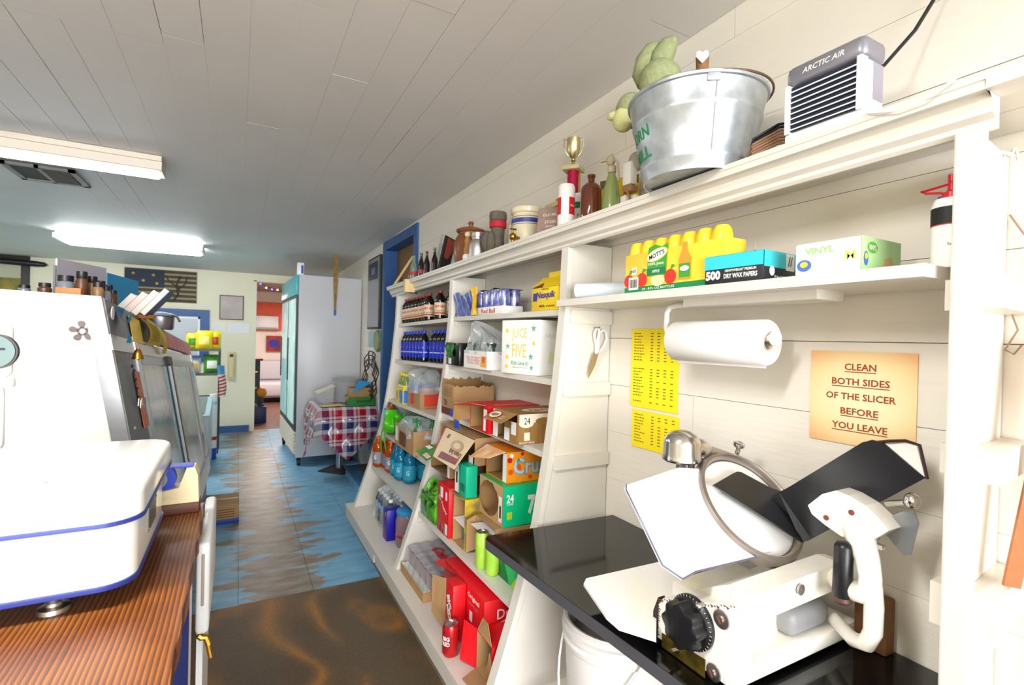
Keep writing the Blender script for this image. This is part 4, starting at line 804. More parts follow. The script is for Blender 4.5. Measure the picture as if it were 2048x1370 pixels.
# ---- plastic bottles
def pet(r, h, liquid, capm, band, bandz=(.28, .62), neck=.36, waist=1.0, fill=.72):
    b = B(); b.lathe([(0, .004), (r * .7, 0), (r, h * .05), (r, h * .27), (r * waist, h * .3), (r * waist, h * .6), (r, h * .63), (r * .96, h * .72), (r * .66, h * .82), (r * neck, h * .90), (r * neck, h * .93), (0, h * .93)], (0, 0, 0), 20); return b
def petproto(name, label, r, h, body, cap, band, group, bandz=(.25, .6), neck=.36):
    t = thing(name, label, 'bottle', (0, 0, 0), group, local=True)
    obj('body', pet(r, h, None, None, None, neck=neck), body, t)
    b = B(); b.lathe([(r * .42, h * .91), (r * .45, h * .915), (r * .45, h * .99), (r * .40, h), (0, h)], (0, 0, 0), 16); obj('cap', b, cap, t)
    b = B(); b.lathe([(r * 1.015, h * bandz[0]), (r * 1.02, h * (bandz[0] + .01)), (r * 1.02, h * (bandz[1] - .01)), (r * 1.015, h * bandz[1])], (0, 0, 0), 24, close=False); lb = obj('label', b, band, t)
    return t, lb
def wraptext(par, s, R, ang, z, w, m, h=None, **k):
    a = math.radians(ang); rad = Vector((math.cos(a), math.sin(a), 0)); return letters(par, s, rad * R + Z_ * z, Vector((-math.sin(a), math.cos(a), 0)), Z_, m, width=w, height=h, wrap=R, **k)
DARKS = mat('root_beer', '#1d0d0a', .1, spec=.7); DARKP = mat('cola_plastic', '#140a0c', .1, spec=.7)
RB = mat('tan_label', '#d9c3a2', .45); ORC = mat('rust_red_cap', '#8e2c1c', .45)
rb, lb = petproto('soda_bottle', '', .035, .178, DARKS, ORC, RB, 'root beer bottles on the upper shelf', (.16, .58))
for an in (-150, -90):
    wraptext(lb, 'A&W', .0359, an, .080, .034, RED, .016, bold=.03); wraptext(lb, 'ROOT BEER', .0359, an, .052, .042, mat('brown_print', '#6a3a1c', .5), .009)
    a = math.radians(an); b = B(); obj('label_band', (lambda bb: bb)(B().lathe([(.0358, .034), (.0358, .044)], (0, 0, 0), 24, close=False)), mat('rust_band', '#b4512c', .5), lb) if an == -150 else None
spots = [(1.085, 3.62 - .074 * i) for i in range(7)] + [(1.075, 3.10), (1.075, 2.90), (1.165, 3.14), (1.165, 2.97), (1.165, 2.78), (1.10, 2.75)]
PT = ' red capped root beer bottle from the far end of the upper far shelf'
for i, (x, y) in enumerate(spots):
    lab = ORD[i] + PT; z = 1.558 - .02 * (y - 2.647) / 1.05
    if i == 0: rb.location = (x, y, z); rb['label'] = lab
    else: dup(rb, (x, y, z), random.uniform(-.5, .3), lab)
BLC = mat('royal_blue_cap', '#1a3fc0', .4); BLL = mat('royal_blue_label', '#1233b4', .35)
pb, lb = petproto('soda_bottle', '', .0335, .205, DARKP, BLC, BLL, 'blue labelled cola bottles', (.13, .64))
for an in (-150, -85):
    a = math.radians(an); rad = Vector((math.cos(a), math.sin(a), 0)); tg = Vector((-math.sin(a), math.cos(a), 0)); R = .0346
    def cs(u, v): return rad * (R * math.cos(u / R)) + tg * (R * math.sin(u / R)) + Z_ * v
    for colr, v0, v1 in ((RED, .3, 1), (WP, -.25, .3), (BLU, -1, -.25)):
        b = B(); n = 10; q = .0165; vs = []
        for i in range(n + 1):
            v = v0 + (v1 - v0) * i / n; w = math.sqrt(max(0, 1 - v * v)) * q; vs += [cs(-w, .092 + v * q), cs(w, .092 + v * q)]
        b.add(vs, [(2 * i, 2 * i + 1, 2 * i + 3, 2 * i + 2) for i in range(n)]); obj('emblem', b, colr, lb, False, weld=False)
    wraptext(lb, 'PEPSI', .0347, an, .062, .030, WP, .008, bold=.02)
spots = [(1.075, 3.60 - .069 * i) for i in range(7)] + [(1.11, 3.08), (1.11, 3.01), (1.11, 2.94), (1.11, 2.87), (1.145, 3.56), (1.145, 3.42)]
for i, (x, y) in enumerate(spots):
    lab = ORD[i] + ' blue labelled cola bottle from the far end of its shelf'; z = 1.293 - .02 * (y - 2.647) / 1.05
    if i == 0: pb.location = (x, y, z); pb['label'] = lab
    else: dup(pb, (x, y, z), random.uniform(-.2, .2), lab)
# ---- third shelf of the far bay: yellow carton with green bottles, red-printed carton in film
z = .985
t = carton('drinks_carton', 'yellow carton with a blue panel holding yellow capped bottles', 'carton', (.985, 1.17), (3.335, 3.50), (z, z + .115), YEL, open_='t')
fpatch(t, (.984, 3.385, z + .05), .075, .085, mat('sky_blue_print', '#2a7fe0', .45)); fx_text(t, 'B', (.9832, 3.41, z + .025), WP, .02)
fpatch(t, (1.035, 3.334, z + .05), .09, .085, mat('sky_blue_print', '#2a7fe0'), 'N'); fpatch(t, (.984, 3.475, z + .05), .03, .06, KRAFT)
gb, lb = petproto('juice_bottle', '', .026, .20, mat('green_soda', '#a9bb63', .1, trans=.45), YEL, mat('pale_green_label', '#d5dfa6', .4), 'yellow capped bottles', (.35, .6))
k = 0
for ix in range(3):
    for iy in range(3):
        p = (1.018 + ix * .056, 3.475 - iy * .055, z + .005); lab = ('far', 'centre', 'close')[iy] + ' yellow capped bottle in the yellow carton, ' + ('aisle', 'middle', 'wall')[ix] + ' row'
        if k == 0: gb.location = p; gb['label'] = lab
        else: dup(gb, p, .4 * k, lab)
        k += 1
t = carton('drinks_carton', 'brown carton with red printed squares under torn clear film', 'carton', (1.005, 1.19), (3.03, 3.30), (z, z + .115), KRAFT, open_='t')
RP = mat('orange_red_print', '#d2402a', .6)
fpatch(t, (1.0042, 3.19, z + .06), .07, .075, RP); fpatch(t, (1.085, 3.0292, z + .062), .105, .078, RP, 'N'); fx_text(t, 'FRAGILE', (1.085, 3.0288, z + .012), RP, .07, .008, 'N')
t2 = carton('drinks_pack', 'blue topped pack at the back of the film wrapped carton', 'carton', (1.02, 1.17), (3.19, 3.285), (z + .004, z + .15), mat('mid_blue', '#2e6fc0', .4))
cb, lb = petproto('soda_bottle', 'pale glass bottle with a red cap standing in the film wrapped carton', .022, .245, mat('pale_glass', '#b7c8c2', .08, trans=.6), RED, mat('white_label', '#e8e2dc', .4), None, (.4, .55)); cb.location = (1.14, 3.065, z + .005)
b = B(); b.lathe([(0, 0), (.05, 0), (.05, .035), (0, .035)], (1.075, 3.09, z + .10), 16); tag(obj('pink_tub', b, mat('pink_tub', '#e58f9a', .4), None, True, None, (1.075, 3.09, z + .1)), 'pink tub lying in the film wrapped carton', 'tub')
def wrapfilm(name, label, c, sx, sy, sz, seed, m=CLEAR, peak=None, n=22):
    r = random.Random(seed); ph = [r.uniform(0, 6) for _ in range(8)]; c = Vector(c)
    def f(u, v):
        a = 2 * PI * u; e = PI / 2 * v; k = 1 + .10 * math.sin(5 * a + ph[0] + 4 * v) + .07 * math.sin(9 * a + ph[1] - 6 * v) + .05 * math.sin(17 * a + ph[2] + 9 * v)
        sg = lambda q, p: math.copysign(abs(q) ** p, q)
        x = sg(math.cos(a), .5) * sx * k * (math.cos(e) ** .45); y = sg(math.sin(a), .5) * sy * k * (math.cos(e) ** .45); z = math.sin(e) * sz * (1 + .12 * math.sin(3 * a + ph[3]))
        p = c + Vector((x, y, z))
        if peak and v > .5: p += Vector(peak) * ((v - .5) / .5) ** 2
        return p
    b = B(); b.grid(n * 2, n, f); return tag(obj(name, b, m, None, True, None, c), label, 'plastic wrap')
SHRINK = film('crinkled_film', '#cfd6da', .42, .14)
wrapfilm('shrink_wrap', 'crinkled clear film over the red printed carton', (1.09, 3.17, z + .10), .10, .145, .14, 5, SHRINK)
# ---- fourth shelf of the far bay
z = .75
t = carton('drinks_carton', 'brown carton of green bottles under crumpled clear film', 'carton', (.905, 1.09), (2.83, 3.22), (z, z + .14), KRAFT, open_='t')
fpatch(t, (.9042, 3.05, z + .06), .14, .085, mat('brown_print', '#6a3a1c')); fpatch(t, (.9040, 3.18, z + .075), .05, .09, WP); fpatch(t, (1.0, 2.8292, z + .03), .09, .03, mat('brown_print', '#6a3a1c'), 'N')
gg, lb = petproto('green_bottle', '', .031, .19, mat('green_plastic', '#5d8a4a', .12, trans=.4), GREEN, mat('green_band', '#7fb05a', .4), 'green bottles in the filmed carton', (.3, .6)); k = 0
for ix in range(2):
    for iy in range(5):
        p = (.95 + ix * .085, 3.17 - iy * .073, z + .006); lab = ORD[iy] + ' green bottle from the far end of the filmed carton, ' + ('aisle', 'wall')[ix] + ' row'
        if k == 0: gg.location = p; gg['label'] = lab
        else: dup(gg, p, .3 * k, lab)
        k += 1
wrapfilm('shrink_wrap', 'crumpled clear film bulging over the carton of green bottles', (.99, 3.02, z + .09), .090, .185, .10, 9, SHRINK)
tl, lb = petproto('tea_bottle', 'round bottle with amber top and teal label at the far end of its shelf', .052, .215, mat('amber_drink', '#9a5a1c', .12, trans=.3), mat('brown_cap', '#7a4a18', .4), mat('teal_label', '#6fd0b4', .4), None, (.25, .78), .5); tl.location = (.985, 3.62, z)
t = thing('green_bag', 'crumpled lime green net bag hanging over the shelf edge', 'bag', (.93, 3.52, z)); LIME = mat('lime_film', '#58d81c', .35, trans=.2)
b = B(); r = random.Random(3)
def gbag(u, v):
    a = 2 * PI * u; R = (.055 + .02 * math.sin(3 * a + 5 * v) + .012 * math.sin(7 * a)) * (math.sin(PI * (.08 + .9 * v)) ** .5); return Vector((.955, 3.50, z + .02)) + Vector((R * .9 * math.cos(a), R * 1.2 * math.sin(a), .16 * v))
b.grid(20, 10, gbag); obj('body', b, LIME, t)
for k, yy in enumerate((3.55, 3.45)):
    b = B(); x = fx(z) - .012; b.grid(3, 8, lambda u, v: Vector((x - .010 - .012 * math.sin(2.5 * v + k), yy - .02 + .04 * u + .01 * math.sin(4 * v), z + .06 - .20 * v))); obj('handle', b, LIME, t)
b = B(); b.grid(8, 6, lambda u, v: Vector((.99 + .03 * u, 3.40 - .12 * u + .02 * math.sin(5 * v), z + .01 + .15 * v + .02 * math.sin(6 * u)))); tag(obj('green_leaf_pack', b, mat('leaf_green', '#0f9a3c', .4), None, True, None, (1.0, 3.4, z)), 'bright green wrapper behind the lime net bag', 'wrapper')
# ---- sports drinks on the fifth shelf
OR, lb = petproto('sports_drink', '', .040, .215, mat('orange_drink', '#c8500e', .1, trans=.35), mat('orange_cap', '#d0661a', .4), mat('grey_label', '#8d8a8c', .4), 'orange sports drinks', (.12, .50), .5); z = .505
wraptext(lb, 'G', .0412, -135, .07, .018, WP, .03, bold=.03)
for i, p in enumerate(((.905, 3.645), (.955, 3.56), (.945, 3.455), (1.04, 3.64), (1.04, 3.55))):
    lab = ORD[i] + ' orange sports drink bottle counted from the far divider on the fifth shelf'
    if i == 0: OR.location = (*p, z); OR['label'] = lab
    else: dup(OR, (*p, z), .1 * i, lab)
BD, lb = petproto('sports_drink', '', .042, .21, mat('blue_drink', '#1580a8', .1, trans=.3), mat('teal_cap', '#0c6f92', .4), mat('teal_band', '#2b95b4', .4), 'blue sports drinks', (.12, .55), .5)
wraptext(lb, 'G', .0432, -135, .07, .02, mat('pale_blue_print', '#a9dbe8', .5), .032, bold=.03)
for i, p in enumerate(((.955, 3.34), (.955, 3.245), (.985, 3.145), (1.05, 3.34), (1.07, 3.235), (1.08, 3.14))):
    lab = ORD[i] + ' blue sports drink bottle from the far end, beside the orange ones'
    if i == 0: BD.location = (*p, z); BD['label'] = lab
    else: dup(BD, (*p, z), .1 * i, lab)
# ---- base of the far bay: water bottles in film, blue box, jug
z = .213
wb, lb = petproto('water_bottle', '', .031, .20, CLR, WPL, mat('light_blue_label', '#7fb4e0', .35), 'water bottles in the wrapped pack', (.45, .65)); k = 0
for ix in range(3):
    for iy in range(5):
        p = (.865 + ix * .066, 3.40 - iy * .066, z); lab = ORD[iy] + ' water bottle from the far end of its pack, ' + ('aisle', 'middle', 'wall')[ix] + ' row'
        if k == 0: wb.location = p; wb['label'] = lab
        else: dup(wb, p, .5 * k, lab)
        k += 1
wrapfilm('shrink_wrap', 'clear film around the pack of water bottles on the base', (.93, 3.27, z + .005), .105, .172, .225, 13, film('thin_film', '#dbe6ee', .30, .12))
t = carton('blue_box', 'deep blue upright box with white dots on the base platform', 'box', (.80, .90), (2.985, 3.07), (z, z + .185), mat('deep_blue', '#17129a', .35))
for q in (.165, .15): obj('dot', disc((.7992, 3.01, z + q), -Y_, Z_, .006, .006, 12), WP, t, False)
fpatch(t, (.7990, 2.992, z + .09), .012, .17, mat('crimson', '#b01838', .4))
t = thing('pink_jug', 'round plastic jug of pink drink with a blue lid', 'jug', (.91, 2.90, z))
b = B(); b.lathe([(0, 0), (.062, 0), (.07, .02), (.07, .15), (.06, .19), (0, .192)], (.90, 2.89, z), 26); obj('body', b, mat('pink_drink', '#b89aa2', .15, trans=.45), t)
b = B(); b.lathe([(.064, .188), (.066, .19), (.066, .208), (.06, .212), (0, .212)], (.90, 2.89, z), 26); obj('lid', b, mat('sky_lid', '#2f8fc4', .4), t)
b = B(); b.lathe([(.0706, .06), (.0706, .075)], (.90, 2.89, z), 26, close=False); obj('label', b, mat('crimson', '#b01838'), t)
b = B(); b.box(.84, 1.08, 2.66, 2.80, z, z + .10, .006); tag(obj('brown_carton', b, KRAFT, None, True, None, (.96, 2.73, z)), 'low brown carton on the base beside the middle divider', 'carton')

# ================================================================ MIDDLE BAY
def tin(name, label, r, h, m, group, local=True):
    t = thing(name, label, 'can', (0, 0, 0), group, local=True)
    b = B(); b.lathe([(0, .006), (r * .72, .004), (r * .78, 0), (r * .84, .004), (r, .012), (r, h - .014), (r * .86, h - .003)], (0, 0, 0), 26, close=False); obj('body', b, m, t)
    b = B(); b.lathe([(r * .86, h - .003), (r * .86, h), (r * .82, h), (r * .80, h - .005), (0, h - .005)], (0, 0, 0), 26, close=False); lid = obj('lid', b, STEEL, t)
    b = B(); b.obox((.004, 0, h - .0035), (r * .75, r * .4, .0012), bev=.0004); obj('pull_tab', b, DULL, lid)
    return t
# top shelf: energy drink tray, chocolate milk powder box
z = 1.561
t = carton('energy_drink_tray', 'white tray of blue and silver energy drink cans in purple film', 'drinks tray', (1.052, 1.16), (2.03, 2.585), (z, z + .038), WP)
fx_text(t, 'Red Bull', (1.0512, 2.18, z + .017), RED, .15, .022, bold=.02)
eb = tin('energy_drink_can', '', .0265, .112, mat('blue_silver_can', '#c3c8d8', .25, .5, col2='#3b46b0', scale=30), 'energy drink cans'); k = 0
for ix in range(2):
    for iy in range(9):
        p = (1.08 + ix * .054, 2.555 - iy * .0610, z + .004); lab = ORD[iy] + ' energy drink can from the tray\'s far end, ' + ('front', 'back')[ix] + ' row'
        if k == 0: eb.location = p; eb['label'] = lab
        else: dup(eb, p, .4 * k, lab)
        k += 1
t = thing('printed_film', 'purple and yellow printed film torn round the energy drink tray', 'plastic wrap', (1.05, 2.3, z))
def pf(u, v): return Vector((1.047 + .006 * math.sin(14 * u + 5 * v) - .004 * v, 2.59 - .28 * u, z + .002 + (.118 + .012 * math.sin(11 * u)) * v))
b = B(); b.grid(24, 6, pf); obj('film', b, mat('purple_film', '#33268c', .25, col2='#5a78b4', scale=22), t)
b = B(); b.grid(6, 10, lambda u, v: Vector((1.036 + .006 * math.sin(9 * u + 4 * v), 2.345 - .075 * u + .008 * math.sin(8 * v), z + .002 + .14 * v))); obj('yellow_strip', b, mat('amber_yellow_film', '#e8b81a', .3), t)
b = B(); b.grid(12, 3, lambda u, v: Vector((1.052 + .108 * v, 2.29 - .26 * u, z + .118 + .006 * math.sin(12 * u)))); obj('top_film', b, mat('purple_film2', '#3d2f9c', .25), t)
t = carton('milk_mix_box', 'yellow gabled chocolate milk carton pack on the top middle shelf', 'carton', (1.052, 1.16), (1.575, 1.775), (z, z + .092), YEL)
b = B(); b.prism([(1.052, 1.775, z + .092), (1.106, 1.775, z + .14), (1.16, 1.775, z + .092)], (0, -.20, 0)); obj('gable', b, YEL, t, False)
b = B(); b.box(1.098, 1.114, 1.575, 1.72, z + .135, z + .158, .003); obj('handle', b, YEL, t)
b = B(); b.prism([(1.0513, 1.765, z + .092), (1.0513, 1.69, z + .092), (1.075, 1.715, z + .1125)], (-.0008, 0, .0008)); obj('brown_print', b, mat('cocoa_print', '#7a3c1c', .5), t, False)
fx_text(t, 'Nesquik', (1.0505, 1.665, z + .058), mat('violet_blue', '#2c2a9c', .5), .135, .034, bold=.03, shear=.1); fx_text(t, 'NESTLE', (1.0505, 1.67, z + .084), BK, .05, .006)
fx_text(t, 'Milk mixes', (1.0505, 1.655, z + .018), mat('cocoa_print', '#7a3c1c'), .11, .010); fpatch(t, (1.0508, 1.745, z + .055), .03, .032, mat('violet_blue', '#2c2a9c'))
# second shelf: black and green can pack, white tray in film, white box
z = 1.3005
t = carton('energy_drink_pack', 'black can pack with bright green claw marks beside the middle divider', 'drinks pack', (.99, 1.11), (2.38, 2.56), (z, z + .118), mat('black_film', '#10130f', .25))
GL = mat('acid_green', '#33c81e', .4)
for i, (yy, hh) in enumerate(((2.53, .075), (2.51, .09), (2.49, .07))): b = B(); b.prism([(.9892, yy, z + .105), (.9892, yy - .012, z + .105), (.9892, yy - .006, z + .105 - hh)], (-.0008, 0, 0)); obj('claw_mark', b, GL, t, False)
b = B(); b.grid(8, 8, lambda u, v: Vector((.983 + .005 * math.sin(9 * u + 7 * v), 2.55 - .11 * u, z + .045 + .075 * v))); obj('torn_film', b, mat('green_black_film', '#15801a', .2, col2='#0c140c', scale=30), t); fpatch(t, (.9885, 2.50, z + .022), .04, .03, WP, name='price_tag')
t = carton('drinks_tray', 'white cardboard tray with pink lettering holding filmed cans', 'drinks tray', (.998, 1.14), (2.065, 2.335), (z, z + .085), WP, open_='t', inner=WP)
fx_text(t, 'TRUE FIRE', (.9972, 2.225, z + .038), mat('pink_print', '#eda49a', .5), .155, .036, bold=.02); fpatch(t, (.9975, 2.105, z + .036), .062, .05, mat('orange_tag', '#f0b04a', .5)); obj('round_mark', disc((.9970, 2.105, z + .045), -Y_, Z_, .014, .016, 18), mat('red_orange', '#d8603c', .5), t, False)
dk = tin('dark_can', '', .031, .12, mat('dark_can', '#3a4440', .25, .5, col2='#6f7a74', scale=20), 'cans in the white tray'); k = 0
for ix in range(2):
    for iy in range(4):
        p = (1.036 + ix * .066, 2.30 - iy * .065, z + .005); lab = ORD[iy] + ' dark can from the far end in the white tray, ' + ('front', 'back')[ix] + ' row'
        if k == 0: dk.location = p; dk['label'] = lab
        else: dup(dk, p, .5 * k, lab)
        k += 1
wrapfilm('shrink_wrap', 'torn clear film peaking over the white tray of dark cans', (1.07, 2.20, z + .07), .074, .135, .085, 21, SHRINK, peak=(-.03, .10, .07))
t = carton('juice_carton', 'large white juice carton with yellow letters and green drawings', 'carton', (0, .21), (0, .225), (z, z + .225), mat('white_carton', '#f3f3ef', .45))
t.location = (1.123, 1.835, z); t.rotation_euler = (0, 0, math.radians(14))
ORG[t.name] = Vector((.105, .1125, z)); yo = mat('soft_yellow', '#e9cf3a', .5); gr = mat('leaf_green2', '#2aa85a', .5)
letters(t, 'JUICE', (-.0006, .115, z + .165), -Y_, Z_, yo, width=.09, height=.052, bold=.0); letters(t, 'FIVE', (-.0006, .115, z + .098), -Y_, Z_, yo, width=.085, height=.055, bold=.0); letters(t, 'Kids Love It!', (-.0006, .11, z + .047), -Y_, Z_, gr, width=.10, height=.017); letters(t, 'FROM 100% JUICE BLEND', (-.0006, .11, z + .028), -Y_, Z_, mat('grey_print', '#8b8b8b', .6), width=.09, height=.005)
def leaf(cy, cz, s, face='L', cx=-.0006):
    b = B(); n = 10
    for k in range(5):
        a = PI / 2 + 2 * PI * k / 5
        if face == 'L': p = [(cx, cy - s * math.cos(a + d) * q, cz + s * math.sin(a + d) * q) for d, q in ((-.5, .4), (0, 1), (.5, .4))] + [(cx, cy, cz)]
        else: p = [(cx + s * math.cos(a + d) * q, cy, cz + s * math.sin(a + d) * q) for d, q in ((-.5, .4), (0, 1), (.5, .4))] + [(cx, cy, cz)]
        b.add(p, [(0, 1, 2, 3)])
    obj('drawing', b, gr, t, False, weld=False)
for cy, cz, s in ((.032, .19, .017), (.185, .115, .014), (.045, .075, .016), (.04, .03, .013)): leaf(cy, z + cz, s)
for cx, cz, s in ((.145, .15, .016), (.14, .095, .016)): leaf(-.0006, z + cz, s, 'N', cx)
for cy, cz in ((.19, .18), (.188, .07), (.03, .13), (.19, .03)): obj('sun_drawing', disc((-.0006, cy, z + cz), -Y_, Z_, .009, .009, 10), mat('soft_yellow', '#e9cf3a'), t, False)
b = B(); b.prism([(.05, -.0004, z + .05), (.10, -.0004, z + .05), (.09, -.0004, z + .10), (.06, -.0004, z + .10)], (0, -.0004, 0)); obj('pale_picture', b, mat('very_pale_yellow', '#f0edc8', .5), t, False)
letters(t, 'JUICE', (.06, -.0008, z + .16), X_, Z_, mat('very_pale_grey', '#dedcd8', .5), width=.06, height=.02)
# third shelf: long torn kraft tray, red and root-beer packs hanging over the edge
z = 1.0355
t = thing('torn_tray', 'long brown cardboard tray with a ragged torn top on the middle shelf', 'carton', (1.1, 2.5, z)); r = random.Random(11)
def ragged(p0, p1, h0, amp, n=26):
    p0 = Vector(p0); p1 = Vector(p1); lo = []; hi = []
    for i in range(n + 1):
        p = p0.lerp(p1, i / n); lo.append(p); hi.append(p + Z_ * (h0 + amp * (math.sin(i * 1.1) * .4 + r.uniform(-1, 1) * .6)))
    b = B(); nrm = (p1 - p0).normalized().cross(Z_) * .0035; k = len(lo)
    vs = lo + hi + [q + nrm for q in lo] + [q + nrm for q in hi]; fs = []
    for i in range(n): fs += [(i, i + 1, k + i + 1, k + i), (2 * k + i, 3 * k + i, 3 * k + i + 1, 2 * k + i + 1), (k + i, k + i + 1, 3 * k + i + 1, 3 * k + i), (i, 2 * k + i, 2 * k + i + 1, i + 1)]
    fs += [(0, k, 3 * k, 2 * k), (n, 2 * k + n, 3 * k + n, k + n)]; b.add(vs, fs); return b
obj('end_wall', ragged((.985, 2.59, z), (.985, 2.425, z), .165, .003), KRAFT, t, False); obj('front_wall', ragged((.985, 2.425, z), (1.215, 2.425, z), .155, .010), KRAFT, t, False)
obj('back_wall', ragged((1.215, 2.59, z), (.985, 2.59, z), .185, .012), KRAFT2, t, False); obj('wall_side', ragged((1.215, 2.425, z), (1.215, 2.59, z), .165, .010), KRAFT2, t, False)
b = B(); b.box(.985, 1.215, 2.425, 2.59, z, z + .004); obj('floor', b, KRAFT2, t, False)
fpatch(t, (.9806, 2.505, z + .020), .158, .036, mat('maroon_print', '#6a2f34', .6)); fx_text(t, 'TEA', (.9802, 2.53, z + .065), mat('brown_print', '#6a3a1c'), .05, .03); fpatch(t, (1.03, 2.4212, z + .02), .09, .036, mat('maroon_print', '#6a2f34'), 'N'); fpatch(t, (.9800, 2.445, z + .02), .035, .04, BLU)
for i in range(5): fx_text(t, 'PRODUCT OF USA', (.9802, 2.50, z + .10 + i * .011), mat('brown_print', '#6a3a1c'), .10, .005)
REDC = mat('red_carton', '#d8141f', .4, var=.06, scale=30)
t = carton('soda_carton', 'red twelve can carton torn open at the aisle end, under the white juice carton', 'carton', (.945, 1.20), (1.93, 2.12), (z, z + .118), REDC, open_='x')
flap(t, [(.945, 2.12, z + .118), (.945, 1.96, z + .118), (.885, 1.98, z + .128), (.875, 2.16, z + .10)], REDC, (0, 0, .002)); flap(t, [(.945, 2.125, z + .04), (.945, 2.125, z + .116), (.89, 2.18, z + .112), (.885, 2.18, z + .02)], KRAFT2, (0, .002, 0)); flap(t, [(.884, 2.165, z - .005), (.884, 2.10, z - .005), (.884, 2.11, z + .032), (.884, 2.165, z + .032)], BLU)
flap(t, [(.944, 1.992, z + .004), (.944, 1.93, z + .004), (.944, 1.93, z + .114), (.944, 1.98, z + .114)], REDC); fpatch(t, (.9428, 1.957, z + .083), .034, .04, WP, name='barcode'); fpatch(t, (.9428, 1.962, z + .035), .022, .05, WP)
letters(t, 'DR PEPPER CHERRY', (1.07, 1.965, z + .1192), X_, Y_, WP, width=.16, height=.02)
WOOD = mat('barrel_print', '#a97f45', .5, var=.35, scale=10, stretch=(6, 30, .4)); CRM = mat('cream_print', '#f1e6cf', .5)
t = carton('root_beer_carton', 'brown barrel print root beer carton marked 24 over the shelf edge', 'carton', (.955, 1.22), (1.693, 1.90), (z, z + .118), WOOD, open_='x')
fpatch(t, (1.075, 1.6922, z + .100), .225, .034, CRM, 'N'); b = disc((.995, 1.6918, z + .082), X_, Z_, .034, .018, 20); obj('print', b, CRM, t, False); b = disc((1.075, 1.6916, z + .088), X_, Z_, .04, .014, 20); obj('print', b, WOOD, t, False)
fx_text(t, '24', (.997, 1.6912, z + .091), BK, .026, .026, 'N', bold=.0); fpatch(t, (.998, 1.6912, z + .030), .026, .032, CRM, 'N'); fx_text(t, 'ROOT BEER', (1.0, 1.6914, z + .006), CRM, .07, .007, 'N')
letters(t, 'A&W', (1.10, 1.78, z + .1192), X_, Y_, RED, width=.10, height=.05); obj('oval', disc((1.10, 1.78, z + .1186), X_, Y_, .075, .045, 24), CRM, t, False)
FLAPM = WOOD; p = [Vector(q) for q in ((.955, 1.875, z + .117), (.955, 1.70, z + .117), (.888, 1.705, z + .085), (.888, 1.865, z + .085))]
flap(t, p, FLAPM, (.001, 0, .002)); fr = (p[1] - p[0]).normalized(); fu = (p[0] - p[3]); fu = (fu - fr * fu.dot(fr)).normalized(); fc = (p[0] + p[1] + p[2] + p[3]) / 4 + fr.cross(fu) * .0034
obj('oval', disc(fc - fr * .03 + fr.cross(fu) * .0004, fr, fu, .043, .026, 24), RED, t, False); obj('oval', disc(fc - fr * .03 + fr.cross(fu) * .0008, fr, fu, .038, .022, 24), CRM, t, False); letters(t, 'A&W', fc - fr * .03 + fr.cross(fu) * .0013, fr, fu, mat('dark_brown', '#4a2415', .5), width=.052, height=.022, bold=.03)
letters(t, 'ROOT', fc + fr * .04 + fr.cross(fu) * .0006, fr, fu, CRM, width=.03, height=.008); letters(t, 'BEER', fc + fr * .04 - fu * .013 + fr.cross(fu) * .0006, fr, fu, CRM, width=.03, height=.008)
flap(t, [(.954, 1.80, z + .003), (.954, 1.697, z + .003), (.954, 1.697, z + .085), (.954, 1.80, z + .085)], WOOD); fpatch(t, (.9528, 1.775, z + .03), .045, .05, WP, name='barcode'); fpatch(t, (.9528, 1.72, z + .06), .04, .05, WP); flap(t, [(.9535, 1.90, z + .003), (.9535, 1.862, z + .003), (.9535, 1.862, z + .115), (.9535, 1.90, z + .115)], WP)
# lower middle: the stack of opened cartons
z = .506
t = carton('citrus_soda_pack', 'lime green and black printed film pack at the far end of the lower shelf', 'drinks pack', (.875, 1.09), (2.37, 2.585), (z, z + .125), mat('lime_print', '#63c81e', .3, col2='#16301a', scale=16))
b = B(); r = random.Random(6); b.grid(14, 10, lambda u, v: Vector((.868 + .014 * math.sin(7 * u + 4 * v) * v + .08 * v * v, 2.592 - .235 * u, z + .07 + .105 * v + .018 * math.sin(9 * u)))); obj('torn_film', b, mat('lime_film2', '#72dc28', .2, col2='#10240f', scale=24), t); fpatch(t, (.8735, 2.52, z + .065), .11, .085, mat('grey_green', '#6f8f80', .3)); obj('leaf_print', disc((.8728, 2.515, z + .065), Vector((0, -.75, .66)), Vector((0, .66, .75)), .015, .045, 14), GREEN, t, False)
letters(t, 'MTN DEW', (.872, 2.42, z + .112), -Y_, Z_, BK, width=.07, height=.016)
t = carton('cherry_soda_carton', 'upright red cherry soda carton standing next to the lime pack', 'carton', (.875, 1.19), (2.185, 2.335), (z, z + .235), REDC)
letters(t, 'Dr Pepper', (.8742, 2.26, z + .135), Vector((0, -.86, -.5)), Vector((0, -.5, .86)), WP, width=.125, height=.026); fpatch(t, (.8742, 2.275, z + .195), .035, .05, WP, name='nutrition_panel'); fpatch(t, (.8742, 2.215, z + .19), .022, .04, WP, name='nutrition_panel'); fpatch(t, (.8742, 2.21, z + .035), .03, .05, WP, name='barcode')
b = B(); r = random.Random(2)
for i in range(26): y = 2.19 + .14 * r.random(); h = r.uniform(.02, .07); b.add([(.8742, y, z + .004), (.8742, y - .006, z + .004), (.8742, y - .003, z + .004 + h)], [(0, 1, 2)])
obj('frost_print', b, mat('pink_frost', '#d77a7c', .5), t, False, weld=False)
t = carton('opened_carton', 'opened kraft carton with a white slip inside, right of the upright red one', 'carton', (.89, 1.19), (2.03, 2.165), (z, z + .225), mat('yellow_blue_print', '#d8b81c', .5, col2='#2a3350', scale=12), open_='x', inner=KRAFT)
